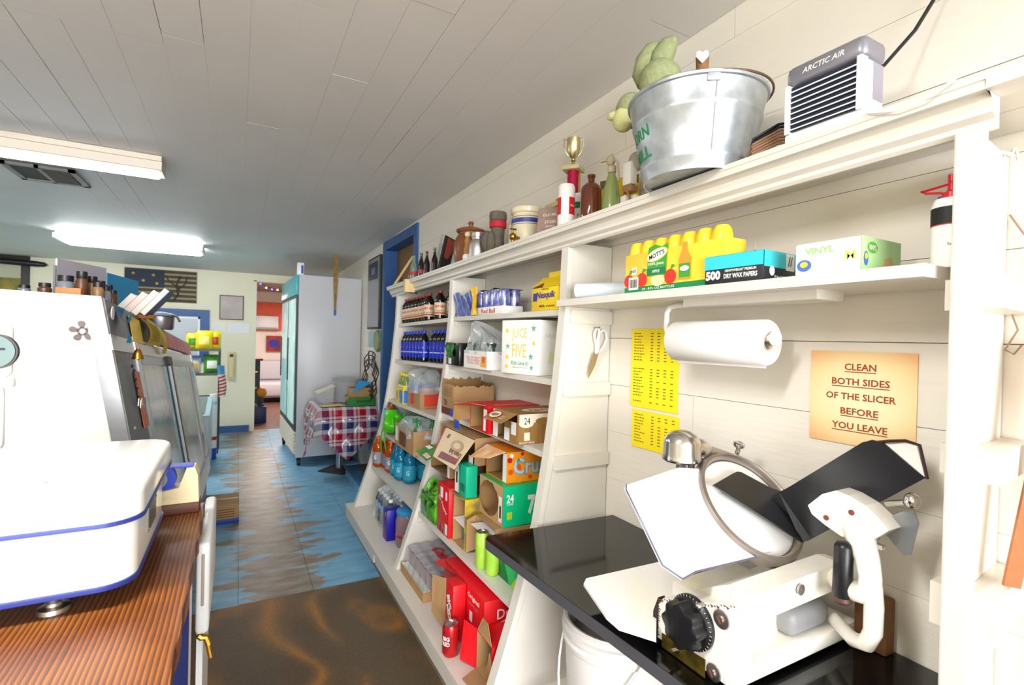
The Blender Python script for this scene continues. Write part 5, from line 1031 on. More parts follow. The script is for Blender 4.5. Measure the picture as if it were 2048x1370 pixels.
b = B(); b.box(.93, 1.15, 2.04, 2.155, z + .004, z + .07, .004); tag(obj('blue_can_box', b, mat('blue_can_print', '#3a62b4', .4, col2='#5ca05a', scale=18), None, True, None, (1.0, 2.1, z)), 'blue and green box inside the opened kraft carton', 'box')
flap(t, [(.885, 2.15, z + .112), (.89, 2.035, z + .10), (.97, 2.035, z + .10), (.97, 2.15, z + .112)], WP, (0, 0, .002), 'slip'); flap(t, [(.89, 2.165, z + .225), (.89, 2.03, z + .225), (.865, 2.04, z + .235), (.862, 2.17, z + .24)], KRAFT, (0, 0, .002))
t = carton('opened_carton', 'opened kraft carton with a white slip behind the two green cans', 'carton', (.925, 1.19), (1.80, 1.985), (z, z + .17), KRAFT, open_='x', inner=KRAFT)
flap(t, [(.89, 1.965, z + .142), (.90, 1.83, z + .130), (.99, 1.83, z + .130), (.99, 1.965, z + .14)], WP, (0, 0, .002), 'slip')
flap(t, [(.924, 1.985, z + .02), (.924, 1.985, z + .17), (.885, 1.995, z + .15), (.885, 1.995, z + .01)], KRAFT, (0, .002, 0))
gc = tin('green_soda_can', 'green soda can on the lower shelf, left one of the two before the counter', .0285, .150, mat('lime_can', '#96d436', .3, .1, col2='#b9e45a', scale=12), 'green soda cans'); gc.location = (.895, 1.855, z)
g2 = dup(gc, (.908, 1.785, z), .6, 'green soda can on the lower shelf, right one partly behind the counter corner')
for q in (gc, g2):
    pass
t = carton('green_soda_carton', 'bright green carton lying flat under the lemon lime carton', 'carton', (.925, 1.19), (1.55, 1.755), (z, z + .16), mat('spring_green', '#10c468', .4))
b = B(); b.prism([(.9242, 1.755, z + .003), (.9242, 1.68, z + .003), (.9242, 1.735, z + .09)], (-.0008, 0, 0)); obj('print', b, mat('dark_green2', '#0a6a38', .4), t, False); b = B(); b.prism([(.9242, 1.66, z + .003), (.9242, 1.58, z + .003), (.9242, 1.62, z + .05)], (-.0008, 0, 0)); obj('print', b, mat('yellow_green', '#c4d82c', .4), t, False)
# lemon-lime 24 carton with torn opening
z2 = z + .1725; SG = mat('lemon_lime_green', '#04c488', .4); SG2 = mat('lemon_lime_top', '#35b052', .4)
t = carton('lemon_lime_carton', 'green lemon lime carton marked 24 with a ragged hole torn in its end', 'carton', (.955, 1.20), (1.795, 2.02), (z2, z2 + .165), SG, open_='x')
r = random.Random(8); ring_o = []; ring_i = []
yc, zcn = 1.92, z2 + .088
for i in range(30):
    a = 2 * PI * i / 30; ca, sa = math.cos(a), math.sin(a); k = min(.112 / max(abs(ca), 1e-3), .0825 / max(abs(sa), 1e-3)); ring_o.append((.954, max(1.795, min(2.02, 1.9075 - ca * k)), z2 + .0825 + sa * k))
    q = .93 + r.uniform(-.05, .05) * (1 if sa > -.2 else .2); ring_i.append((.952, yc - ca * .098 * q + .002, zcn + sa * .078 * q - .001))
b = B(); n = 30; b.add(ring_o + ring_i, [(i, (i + 1) % n, n + (i + 1) % n, n + i) for i in range(n)]); obj('torn_end', b, mat('torn_kraft', '#c09a6c', .8), t, False)
fpatch(t, (.9508, 1.812, z2 + .07), .030, .105, WP, name='barcode'); fpatch(t, (.9504, 1.812, z2 + .06), .014, .05, BK, name='bars')
b = B(); b.box(.957, 1.199, 1.796, 2.018, z2 + .1652, z2 + .1662); obj('top_print', b, SG2, t, False)
fx_text(t, '24', (.987, 1.7942, z2 + .115), WP, .034, .034, 'N', bold=.03); fx_text(t, 'CANS', (.987, 1.7942, z2 + .092), WP, .03, .009, 'N'); fpatch(t, (.985, 1.7942, z2 + .045), .024, .03, mat('yellow_green', '#c4d82c'), 'N', 'nutrition_panel')
letters(t, '7', (1.06, 1.875, z2 + .1672), X_, Y_, WP, width=.07, height=.10, bold=.06); obj('red_dot', disc((1.10, 1.87, z2 + .1676), X_, Y_, .035, .028, 24), RED, t, False); letters(t, 'UP', (1.15, 1.875, z2 + .1678), X_, Y_, WP, width=.06, height=.06, bold=.04)
fx_text(t, '7UP', (1.13, 1.7942, z2 + .08), WP, .12, .08, 'N', bold=.05)
# orange soda carton on top of it
z3 = z2 + .1675; ORA = mat('orange_carton', '#f8951a', .4)
t = carton('orange_soda_carton', 'orange soda carton with grey bubble letters on the lemon lime carton', 'carton', (.985, 1.21), (1.83, 2.02), (z3, z3 + .128), ORA, open_='x')
fx_text(t, 'Crush', (1.115, 1.8292, z3 + .065), mat('grey_blue_letters', '#8d99a0', .5), .20, .075, 'N', bold=.07); fx_text(t, 'Crush', (1.113, 1.8288, z3 + .067), mat('pale_letters', '#c2c9cc', .5), .19, .066, 'N', bold=.02)
for (xx, zz, q, m_) in ((1.0, .095, .012, RED), (1.005, .045, .012, mat('deep_orange', '#e0560a', .4)), (1.035, .06, .020, mat('deep_orange', '#e0560a')), (1.06, .118, .008, RED), (1.10, .018, .010, mat('deep_orange', '#e0560a')), (1.008, .112, .009, WP)): obj('fruit_print', disc((xx, 1.8294, z3 + zz), X_, Z_, q, q, 18), m_, t, False)
b = B(); b.prism([(1.03, 1.829, z3 + .08), (1.04, 1.829, z3 + .105), (1.05, 1.829, z3 + .09)], (0, -.0006, 0)); obj('leaf_print', b, mat('teal_leaf', '#1f9c86', .4), t, False)
flap(t, [(.985, 2.02, z3 + .127), (.985, 1.84, z3 + .127), (.915, 1.86, z3 + .105), (.905, 2.03, z3 + .075)], mat('orange_white_print', '#f29a20', .4, col2='#f4e6cc', scale=14), (0, 0, .002)); flap(t, [(.984, 1.862, z3 + .003), (.984, 1.83, z3 + .003), (.984, 1.83, z3 + .122), (.984, 1.862, z3 + .122)], WP, name='barcode')
# small green box upright in front, cream soda carton with hanging lid, green-flap carton
t = carton('green_mini_pack', 'upright teal green box with a white barcode edge in the carton stack', 'carton', (.895, .950), (2.035, 2.165), (z + .2275, z + .37), mat('teal_green_card', '#0cb488', .4))
fpatch(t, (.8942, 2.14, z + .2955), .045, .125, WP, name='barcode'); fpatch(t, (.8938, 2.14, z + .30), .018, .05, BK, name='bars'); fpatch(t, (.8942, 2.075, z + .27), .05, .035, mat('dark_teal', '#0b7a5c', .4))
zc_ = z + .239; CSC = mat('cream_soda_card', '#dcc49a', .45)
t = carton('lemon_lime_box', 'opened kraft carton with a green printed flap hanging at the far end of the stack', 'carton', (.93, 1.19), (2.32, 2.59), (zc_, zc_ + .12), KRAFT, open_='x', inner=KRAFT2)
flap(t, [(.928, 2.59, zc_ + .119), (.928, 2.40, zc_ + .119), (.845, 2.42, zc_ + .075), (.845, 2.60, zc_ + .09)], mat('green_flap_print', '#17743a', .4, col2='#58a034', scale=10), (0, 0, .002)); flap(t, [(.87, 2.50, zc_ + .098), (.87, 2.43, zc_ + .092), (.85, 2.435, zc_ + .083), (.85, 2.505, zc_ + .088)], mat('pink_tag', '#e3b9b4', .5), (0, 0, .0022), 'tag'); flap(t, [(.915, 2.585, zc_ + .117), (.915, 2.53, zc_ + .116), (.895, 2.535, zc_ + .108), (.895, 2.59, zc_ + .11)], WP, (0, 0, .0022), 'tag'); flap(t, [(.929, 2.35, zc_ + .003), (.929, 2.325, zc_ + .003), (.929, 2.325, zc_ + .10), (.929, 2.35, zc_ + .10)], WP, name='barcode')
zt_ = zc_ + .1225
t = carton('cream_soda_carton', 'tan and maroon cream soda carton with its lid hanging open', 'carton', (.945, 1.19), (2.06, 2.50), (zt_, zt_ + .125), KRAFT, open_='x', inner=KRAFT2)
p = [Vector(q) for q in ((.945, 2.42, zt_ + .115), (.945, 2.06, zt_ + .115), (.855, 2.08, zt_ - .010), (.855, 2.36, zt_ - .010))]
flap(t, p, CSC, (.001, 0, .002), 'lid'); fr = (p[1] - p[0]).normalized(); fu = p[0] - p[3]; fu = (fu - fr * fu.dot(fr)).normalized(); nn = fr.cross(fu); fc = (p[0] + p[1] + p[2] + p[3]) / 4 + nn * .0032
MAR = mat('maroon_card', '#7a1420', .45)
b = B(); b.prism([fc - fu * .068 - fr * .07, fc - fu * .058 + fr * .135, fc - fu * .03 + fr * .135, fc - fu * .035 - fr * .07], nn * .0004); obj('maroon_band', b, MAR, t, False); obj('oval', disc(fc + fu * .02 + fr * .045 + nn * .0006, fr, fu, .065, .028, 24), mat('olive_tan', '#b59b6a', .5), t, False); obj('oval', disc(fc + fu * .02 + fr * .045 + nn * .001, fr, fu, .04, .014, 24), CSC, t, False)
letters(t, 'Cream Soda', fc - fu * .015 + fr * .07 + nn * .0008, -fr, -fu, MAR, width=.14, height=.026, bold=.03); fc2 = fc - fr * .10; obj('spot', patch(fc2 + fu * .045 + nn * .0004, fr, fu, .02, .022), MAR, t, False); flap(t, [p[0], p[3], p[3] + Vector((.01, .03, .0)), p[0] + Vector((0, .03, -.01))], REDC, (.001, 0, .002), 'edge_strip'); fpatch(t, (.9435, 2.10, zt_ + .02), .05, .04, WP, name='barcode')
# ---- base of the middle bay
z = .2125
sc_ = tin('silver_soda_can', '', .033, .122, mat('silver_can', '#c9c9cf', .25, .6, col2='#d84a50', scale=9), 'silver cans in the wrapped pack'); k = 0
for ix in range(4):
    for iy in range(6):
        p = (.845 + ix * .068, 2.565 - iy * .068, z); lab = ORD[iy] + ' silver soda can from the far divider, ' + ORD[ix] + ' row from the aisle'
        if k == 0: sc_.location = p; sc_['label'] = lab
        else: dup(sc_, p, .7 * k, lab)
        k += 1
t = thing('shrink_wrap', 'grey printed film with red letters over the pack of silver cans', 'plastic wrap', (.95, 2.4, z)); GF = mat('grey_film', '#a9a9b2', .2, .3)
b = B(); b.grid(36, 28, lambda u, v: Vector((.812 + .27 * v, 2.60 - .41 * u, z + .1235 + .0035 * (math.cos(2 * PI * (u * 6.03 - .5)) + math.cos(2 * PI * (v * 3.97 - .5)))))); obj('top_film', b, GF, t)
letters(t, 'Coke', (.93, 2.40, z + .1322), -Y_, X_, RED, width=.17, height=.06, bold=.04, shear=.3); letters(t, 'DIET', (1.02, 2.40, z + .1322), -Y_, X_, RED, width=.1, height=.02)
b = B(); b.grid(30, 10, lambda u, v: Vector((.806 + .008 * math.sin(6 * PI * 2 * u) * (1 - v) - .03 * (1 - v) * math.sin(3 * u + 1), 2.60 - .42 * u, z + .002 + .12 * v))); obj('side_film', b, SHRINK, t)
t = carton('opened_carton', 'low kraft tray with white liner under the pack of silver cans', 'carton', (.772, .815), (2.22, 2.58), (z, z + .045), KRAFT, open_='t', inner=WP)
t = carton('big_red_carton', 'large red soda carton with pink frost print on the base platform', 'carton', (.835, 1.19), (1.70, 2.125), (z, z + .235), REDC)
letters(t, 'Dr Pepper', (.99, 1.90, z + .2356), -Y_, X_, WP, width=.2, height=.05); fx_text(t, 'Original', (.8342, 1.80, z + .2), WP, .11, .024, bold=.02); fx_text(t, 'AUTHENTIC BLEND', (.8342, 1.80, z + .172), mat('pink_frost', '#d77a7c'), .09, .01); fpatch(t, (.8342, 1.82, z + .125), .028, .04, WP, name='nutrition_panel')
obj('frost_print', disc((.8342, 1.95, z + .15), -Y_, Z_, .075, .06, 20), mat('pink_frost2', '#cf4a58', .5, col2='#e59aa0', scale=50), t, False)
fx_text(t, 'Dr Pepper', (1.0, 1.6992, z + .17), WP, .22, .05, 'N'); obj('round_mark', disc((.93, 1.6992, z + .10), X_, Z_, .05, .05, 26), WP, t, False); obj('round_mark', disc((.93, 1.6988, z + .10), X_, Z_, .04, .04, 26), REDC, t, False); fx_text(t, 'D', (.93, 1.6984, z + .10), WP, .035, .045, 'N')
flap(t, [(.834, 2.12, z + .234), (.834, 1.93, z + .234), (.80, 2.0, z + .245), (.79, 2.14, z + .22)], REDC, (0, 0, .002))
t = carton('red_soda_box', 'narrow red carton with white tilted letters behind the single red can', 'carton', (.775, .832), (1.865, 1.945), (z, z + .235), REDC)
for s_, zz in (('BIG', .155), ('RED', .115)): letters(t, s_, (.7742, 1.905, z + zz), Vector((0, -.45, -.89)), Vector((0, -.89, .45)), WP, width=.055, height=.034, bold=.06)
fpatch(t, (.7742, 1.90, z + .06), .04, .022, WP, name='price_tag'); flap(t, [(.774, 1.945, z + .235), (.774, 1.945, z + .02), (.745, 2.03, z + .06), (.75, 2.04, z + .215)], KRAFT, (.002, 0, 0))
rc = tin('red_soda_can', 'single red soda can standing at the front edge of the base platform', .033, .122, mat('red_can', '#b81c20', .25, .3), None); rc.location = (.748, 1.815, z)
for s_, an, zz, w, h in (('BIG', 215, .075, .03, .016), ('RED', 215, .055, .032, .016), ('SODA', 150, .06, .04, .014)):
    a = math.radians(an); rad = Vector((math.cos(a), math.sin(a), 0)); letters(rc, s_, rad * .0334 + Z_ * zz, Vector((-math.sin(a), math.cos(a), 0)), Z_, WP, width=w, height=h, wrap=.0334, bold=.03)
t = carton('torn_red_carton', 'crushed red carton torn open to its kraft inside near the end divider', 'carton', (.80, .99), (1.56, 1.69), (z, z + .15), REDC, open_='x', inner=KRAFT)
flap(t, [(.80, 1.69, z + .004), (.80, 1.69, z + .15), (.768, 1.735, z + .17), (.755, 1.74, z + .02)], REDC, (.002, 0, 0)); flap(t, [(.80, 1.685, z + .148), (.80, 1.565, z + .148), (.80, 1.60, z + .215), (.81, 1.66, z + .205)], KRAFT, (.002, 0, 0)); flap(t, [(.80, 1.69, z + .003), (.80, 1.56, z + .003), (.735, 1.57, z + .012), (.728, 1.65, z + .008)], KRAFT, (0, 0, .002)); flap(t, [(.799, 1.61, z + .003), (.799, 1.56, z + .003), (.799, 1.56, z + .09), (.799, 1.58, z + .12)], KRAFT)

# ================================================================ NEAR SHELF
z = 1.5885
t = carton('apple_juice_pack', 'yellow film pack of apple juice bottles with red apples printed', 'drinks pack', (1.005, 1.075), (.80, 1.155), (z, z + .112), mat('yellow_film', '#f3d03c', .3)); AP = mat('apple_red', '#d2301c', .4)
YB = mat('golden_film', '#f2cf30', .3)
for i in range(7):
    y = 1.128 - i * .049
    b = B(); b.lathe([(.0242, .0), (.0245, .112), (.0240, .122), (.0222, .131), (.0190, .139), (.0150, .144), (0, .146)], (1.03, y, z + .002), 20); obj('bottle', b, YB, t)
    if i < 6: b = B(); b.lathe([(.0242, .0), (.0245, .112), (.0240, .122), (.0222, .131), (.0190, .139), (.0150, .144), (0, .146)], (1.078, y, z + .002), 20); obj('bottle', b, mat('deep_golden_film', '#eab21c', .3), t)
fpatch(t, (1.0042, .9775, z + .008), .352, .015, GREEN, name='green_border')
b = B(); b.prism([(1.003, 1.06, z + .042), (1.003, .99, z + .042), (1.003, .985, z + .125), (1.003, 1.005, z + .118), (1.003, 1.03, z + .127), (1.003, 1.055, z + .12)], (-.0015, 0, 0)); obj('green_panel', b, mat('apple_green', '#3f9c30', .4), t, False); fpatch(t, (1.0012, 1.0245, z + .053), .070, .018, mat('dark_apple_green', '#0f7a44', .4))
obj('oval', disc((1.0010, 1.0225, z + .098), Vector((0, -.97, .22)), Vector((0, .22, .97)), .040, .0165, 26), mat('lime_outline', '#d9e24a', .4), t, False); obj('oval', disc((1.0006, 1.0225, z + .098), Vector((0, -.97, .22)), Vector((0, .22, .97)), .036, .0135, 26), WP, t, False)
letters(t, "MOTT'S", (1.0001, 1.0225, z + .098), Vector((0, -.97, .22)), Vector((0, .22, .97)), BK, width=.058, height=.013, bold=.02); fx_text(t, '100% Juice', (1.0006, 1.025, z + .073), WP, .058, .010, bold=.02); fx_text(t, 'APPLE', (1.0006, 1.025, z + .053), WP, .028, .008, bold=.02)
for yy, q in ((1.135, .020), (1.082, .021), (.975, .021)): obj('apple_print', disc((1.0036, yy, z + .034), -Y_, Z_, q, q * .95, 18), AP, t, False); b = B(); b.prism([(1.003, yy, z + .052), (1.003, yy - .018, z + .062), (1.003, yy - .006, z + .066)], (-.0004, 0, 0)); obj('leaf_print', b, mat('apple_green', '#3f9c30'), t, False)
obj('apple_slice', disc((1.0034, 1.02, z + .028), -Y_, Z_, .026, .016, 18), mat('apple_flesh', '#f0e4a8', .4), t, False); fpatch(t, (1.0032, 1.115, z + .026), .040, .036, WP, name='barcode'); b = B()
for i in range(9): b.add([(1.0028, 1.130 - i * .0034, z + .014), (1.0028, 1.1285 - i * .0034 - (i % 3) * .0005, z + .014), (1.0028, 1.1285 - i * .0034 - (i % 3) * .0005, z + .038), (1.0028, 1.130 - i * .0034, z + .038)], [(0, 1, 2, 3)])
obj('bars', b, BK, t, False, weld=False); fpatch(t, (1.0032, 1.112, z + .062), .02, .02, WP, name='print'); fx_text(t, 'oo', (1.0028, 1.112, z + .062), BK, .014, .01)
b = B(); b.prism([(1.003, .945, z + .022), (1.003, .905, z + .022), (1.003, .905, z + .075), (1.003, .918, z + .10), (1.003, .918, z + .118), (1.003, .934, z + .118), (1.003, .934, z + .10), (1.003, .945, z + .075)], (-.0006, 0, 0)); obj('bottle_print', b, mat('amber_print', '#d9982a', .4), t, False); fpatch(t, (1.002, .925, z + .045), .036, .036, mat('apple_green', '#3f9c30')); obj('oval', disc((1.0015, .925, z + .05), -Y_, Z_, .015, .007, 18), WP, t, False)
fx_text(t, '24 - 8 FL OZ BOTTLES', (1.0038, 1.02, z + .008), WP, .12, .006)
for i in range(4): letters(t, 'NO ADDED SUGAR', (1.0062, 1.095, z + .097 - i * .008), Vector((0, -.97, .2)), Vector((0, .2, .97)), mat('olive_print', '#55562a'), width=.034, height=.003)
t = carton('wax_paper_box', 'turquoise and black box of wax papers marked 500 sticking out over the shelf', 'box', (0, .14), (0, .152), (z, z + .066), mat('charcoal_card', '#25272c', .4)); t.location = (1.068, .782, z); t.rotation_euler = (0, 0, math.radians(3)); ORG[t.name] = Vector((.07, .076, z)); TQ = mat('turquoise_card', '#35c4d4', .4)
fpatch(t, (-.0006, .076, z + .050), .151, .031, TQ); fpatch(t, (.07, -.0006, z + .048), .139, .035, TQ, 'N'); b = B(); b.box(.001, .139, .001, .151, z + .0661, z + .067); obj('lid', b, TQ, t, False)
fx_text(t, '500', (-.0010, .127, z + .020), WP, .040, .022, bold=.05); fx_text(t, 'DRY WAX PAPERS', (-.0010, .056, z + .016), WP, .084, .011, bold=.03); fx_text(t, 'HEAVYWEIGHT PREMIUM', (-.0010, .056, z + .0285), WP, .078, .006, bold=.02); fpatch(t, (.10, -.0010, z + .046), .034, .038, WP, 'N', 'label'); fx_text(t, '//', (.10, -.0014, z + .048), BK, .018, .022, 'N'); obj('round_mark', disc((.03, -.0010, z + .022), X_, Z_, .010, .011, 18), WP, t, False); fx_text(t, 'PACKAGING', (.085, -.0010, z + .010), WP, .09, .007, 'N')
b = B(); b.add([(.03, .03, z - .0006), (.03, .10, z - .0006), (.07, .10, z - .0006), (.07, .03, z - .0006)], [(0, 1, 2, 3)]); obj('bottom_label', b, WP, t, False); flap(t, [(.05, .05, z + .066), (.075, .07, z + .066), (.06, .06, z + .105)], WP, (0, 0, .001), 'paper_tip'); flap(t, [(.0, .02, z + .0665), (.10, .02, z + .0665), (.09, .08, z + .0672), (.01, .08, z + .0672)], mat('charcoal_card', '#25272c'), (0, 0, .0006), 'slot')
t = carton('glove_box', 'white and pale green box of vinyl gloves marked M', 'box', (1.02, 1.165), (.517, .644), (z, z + .068), mat('pale_white_card', '#eff0e8', .4)); PG = mat('pale_green_print', '#9ccf7a', .5)
fpatch(t, (1.0925, .5162, z + .034), .144, .067, mat('soft_green_card', '#b4dc9a', .4), 'N'); fx_text(t, 'VINYL', (1.0192, .594, z + .050), PG, .058, .013, bold=.03); fx_text(t, 'M', (1.0192, .535, z + .034), mat('yellow_green2', '#cfe06a', .5), .02, .018, bold=.03)
obj('seal', disc((1.0192, .624, z + .022), -Y_, Z_, .015, .012, 20), mat('seal_blue', '#4a6ec0', .5), t, False); obj('seal', disc((1.0188, .624, z + .024), -Y_, Z_, .008, .006, 16), mat('soft_yellow', '#e9cf3a'), t, False)
obj('oval', disc((1.058, .5158, z + .048), X_, Z_, .018, .011, 22), mat('mid_green', '#5fae3c', .5), t, False); fx_text(t, 'VINYL', (1.058, .5154, z + .048), WP, .027, .010, 'N', bold=.02); obj('seal', disc((1.036, .5158, z + .026), X_, Z_, .008, .014, 20), mat('seal_blue', '#4a6ec0'), t, False); obj('seal', disc((1.036, .5154, z + .030), X_, Z_, .005, .006, 16), YEL, t, False)
b = B(); b.prism([(1.095, .5158, z + .004), (1.135, .5158, z + .004), (1.13, .5158, z + .035), (1.10, .5158, z + .03)], (0, -.0004, 0)); obj('glove_print', b, mat('glove_tan', '#cfb07a', .5), t, False)
t = thing('glue_bottle', 'white squeeze bottle with black and red label and red nozzle by the end panel', 'bottle', (1.10, .412, z)); c = (1.10, .412, z)
b = B(); b.lathe([(0, 0), (.026, 0), (.028, .006), (.028, .110), (.024, .122), (0, .123)], c, 26); obj('body', b, WPL, t)
b = B(); b.lathe([(.0285, .076), (.0285, .106)], c, 26, close=False); obj('label', b, BK, t); b = B(); b.lathe([(.0284, .074), (.0284, .0765)], c, 26, close=False); obj('label', b, RED, t)
for s_, an, zz, w, h, m_ in (('3-IN-1', 225, .083, .022, .006, WP), ('10', 240, .05, .016, .016, BK), ('SILICONE', 240, .03, .03, .006, RED), ('Remover', 212, .04, .02, .005, mat('grey_print', '#8b8b8b'))):
    a = math.radians(an); rad = Vector((math.cos(a), math.sin(a), 0)); letters(t, s_, Vector(c) + rad * .0289 + Z_ * zz, Vector((-math.sin(a), math.cos(a), 0)), Z_, m_, width=w, height=h, wrap=.0289)
a = math.radians(240); obj('round_mark', disc(Vector(c) + Vector((math.cos(a), math.sin(a), 0)) * .0292 + Z_ * .096, Vector((-math.sin(a), math.cos(a), 0)), Z_, .008, .008, 18), RED, t, False)
b = B(); b.lathe([(.014, .120), (.014, .134), (.007, .138), (.005, .152), (.0062, .153), (.0062, .166), (0, .167)], c, 20); b.tube([(1.09, .422, z + .134), (1.082, .444, z + .137), (1.086, .452, z + .142), (1.10, .434, z + .148), (1.10, .418, z + .150)], .0022, 6); obj('nozzle', b, mat('red_plastic', '#c8142c', .35), t)
t = thing('blister_card', 'small blue edged hanging card behind the white squeeze bottle', 'packet', (1.2, .44, z)); b = B(); b.box(1.195, 1.20, .395, .47, z + .02, z + .155); obj('card', b, mat('bright_blue_card', '#2468c0', .4), t, False); b = B(); b.box(1.180, 1.194, .40, .46, z + .03, z + .145, .004); obj('blister', b, mat('grey_blister', '#9aa2a8', .2), t)
t = thing('paper_tube', 'pale cardboard tube lying across the far end of the near shelf', 'tube', (1.08, 1.3, z + .027)); a0 = Vector((1.012, 1.405, z + .027)); a1 = Vector((1.14, 1.215, z + .027)); d = (a1 - a0).normalized(); s_ = d.cross(Z_)
b = B(); L_ = (a1 - a0).length; b.lathe([(.0215, 0), (.0255, 0), (.0255, L_), (.0215, L_), (.0215, 0)], a0, 30, (s_, Z_, d), close=False); obj('tube', b, mat('pale_blue_tube', '#cfdbe4', .45), t)
b = B(); b.lathe([(.0214, .001), (.0214, L_ - .001)], a0, 30, (s_, Z_, d), close=False); obj('inner_face', b, mat('tan_inner', '#a9825c', .8), t)
b = B(); b.box(1.03, 1.20, 1.38, 1.44, z, z + .0012); tag(obj('thin_card', b, BK, None, False, None, (1.1, 1.4, z)), 'thin dark card lying under the pale tube', 'card')
# ================================================================ LEFT: WOOD COUNTER, SCALE, DELI CASE
def oldwood():
    m, nt, p = nodes_mat('old_pine_top'); L = nt.links.new
    tc = nt.nodes.new('ShaderNodeTexCoord'); mp = nt.nodes.new('ShaderNodeMapping'); mp.inputs['Scale'].default_value = (1, .09, 1); L(tc.outputs['Object'], mp.inputs[0])
    fr = nt.nodes.new('ShaderNodeTexWave'); fr.wave_type = 'BANDS'; fr.bands_direction = 'X'; fr.wave_profile = 'SAW'; fr.inputs['Scale'].default_value = 44; fr.inputs['Distortion'].default_value = 5; fr.inputs['Detail'].default_value = 3; fr.inputs['Detail Scale'].default_value = .55; fr.inputs['Detail Roughness'].default_value = .6; L(mp.outputs[0], fr.inputs['Vector'])
    rp = nt.nodes.new('ShaderNodeValToRGB'); e = rp.color_ramp.elements; e[0].position = 0; e[0].color = lin('#a8662c'); e[1].position = 1; e[1].color = lin('#46200d'); k = e.new(.55); k.color = lin('#74431a'); L(fr.outputs['Fac'], rp.inputs[0])
    n2 = nt.nodes.new('ShaderNodeTexNoise'); n2.inputs['Scale'].default_value = 5; n2.inputs['Detail'].default_value = 4; L(tc.outputs['Object'], n2.inputs['Vector'])
    r2 = nt.nodes.new('ShaderNodeValToRGB'); r2.color_ramp.elements[0].position = .36; r2.color_ramp.elements[0].color = (.40, .22, .14, 1); r2.color_ramp.elements[1].position = .6; r2.color_ramp.elements[1].color = (1, 1, 1, 1); L(n2.outputs['Fac'], r2.inputs[0])
    mx = nt.nodes.new('ShaderNodeMix'); mx.data_type = 'RGBA'; mx.blend_type = 'MULTIPLY'; mx.inputs['Factor'].default_value = .8; L(rp.outputs[0], mx.inputs['A']); L(r2.outputs[0], mx.inputs['B']); L(mx.outputs['Result'], p.inputs['Base Color'])
    bp = nt.nodes.new('ShaderNodeBump'); bp.inputs['Strength'].default_value = .25; bp.inputs['Distance'].default_value = .003; L(fr.outputs['Fac'], bp.inputs['Height']); L(bp.outputs[0], p.inputs['Normal'])
    p.inputs['Roughness'].default_value = .38; return m
OW = oldwood(); CZ = 1.03
t = thing('wooden_counter', 'worn varnished pine counter top carrying the white scale', 'counter', (-.4, .8, 0))
b = B(); ed = [(-.0645 + .0018 * math.sin(i * 1.9) + .0012 * math.sin(i * 4.3), .28 + 1.145 * i / 30) for i in range(31)]
b.prism([(-.95, .28, CZ - .035), *[(x, y, CZ - .035) for x, y in ed], (-.95, 1.425, CZ - .035)], (0, 0, .035)); obj('counter_top', b, OW, t, False)
b = B(); b.box(-.94, -.085, .30, 1.40, .0, CZ - .036); obj('cabinet', b, mat('grey_cabinet', '#c9c2b6', .5), t, False)
b = B(); b.box(-.084, -.069, .30, 1.075, .30, CZ - .036); obj('blue_felt', b, mat('blue_felt', '#15308e', .95, bump=.5, bscale=300), t, False); b = B(); b.box(-.084, -.069, 1.077, 1.13, .30, CZ - .036); obj('felt_backing', b, mat('pinkish_board', '#e3dcd8', .6), t, False)
b = B(); b.box(-.098, -.088, .60, .80, .86, .93, .003); obj('white_fitting', b, WPL, t)
t = thing('white_door', 'narrow white rounded cabinet door standing open past the counter end', 'door', (-.06, 1.5, .77))
b = B(); b.box(-.072, -.046, 1.29, 1.66, .775, .978, .009, 3); obj('panel', b, mat('fridge_white', '#e9edf0', .3), t); b = B(); b.box(-.062, -.056, 1.2885, 1.291, .84, .955, .002); obj('slot', b, mat('slot_grey', '#a79f98', .5), t)
b = B(); b.tube([(-.066, 1.30, .772), (-.06, 1.30, .765), (-.052, 1.30, .764), (-.048, 1.30, .752), (-.046, 1.298, .745)], .007, 8); b.cyl((-.048, 1.30, .748), (-.042, 1.295, .718), .005, n=8); obj('brass_hook', b, BRASS, t)
b = B(); b.box(-.0705, -.058, 1.32, 1.62, .0, .774); obj('door_edge', b, mat('fridge_white', '#e9edf0'), t, False)
# ---- scale
sc = thing('counter_scale', 'old white enamelled counter scale with blue trim on screw feet', 'scale', (-.35, 1.1, CZ)); NAVY = mat('navy_trim', '#23307c', .35)
def rrect(x0, x1, y0, y1, z0, z1, rad, zr, n=8, taper=0):
    pr = []; k = 6
    levels = [(0, z0)] + [(0, z1 - zr)] + [(zr * (1 - math.cos(PI / 2 * i / k)), z1 - zr + zr * math.sin(PI / 2 * i / k)) for i in range(1, k + 1)]
    vs = []; fs = []
    for off, z in levels:
        o = off + taper * (1 - (z - z0) / (z1 - z0))
        for cx, cy, a0 in ((x1 - rad, y1 - rad, 0), (x0 + rad, y1 - rad, PI / 2), (x0 + rad, y0 + rad, PI), (x1 - rad, y0 + rad, 1.5 * PI)):
            for i in range(n + 1):
                a = a0 + PI / 2 * i / n; vs.append((cx + (rad - o) * math.cos(a), cy + (rad - o) * math.sin(a), z))
    m = 4 * (n + 1)
    for j in range(len(levels) - 1):
        for i in range(m): fs.append((j * m + i, j * m + (i + 1) % m, (j + 1) * m + (i + 1) % m, (j + 1) * m + i))
    fs += [tuple(range(m))[::-1], tuple(range((len(levels) - 1) * m, len(levels) * m))]
    b = B(); b.add(vs, fs); return b
obj('base', rrect(-.62, -.132, .926, 1.29, 1.068, 1.158, .045, .012), ENAM, sc); obj('base_trim', rrect(-.623, -.129, .922, 1.294, 1.062, 1.069, .047, .001), NAVY, sc)
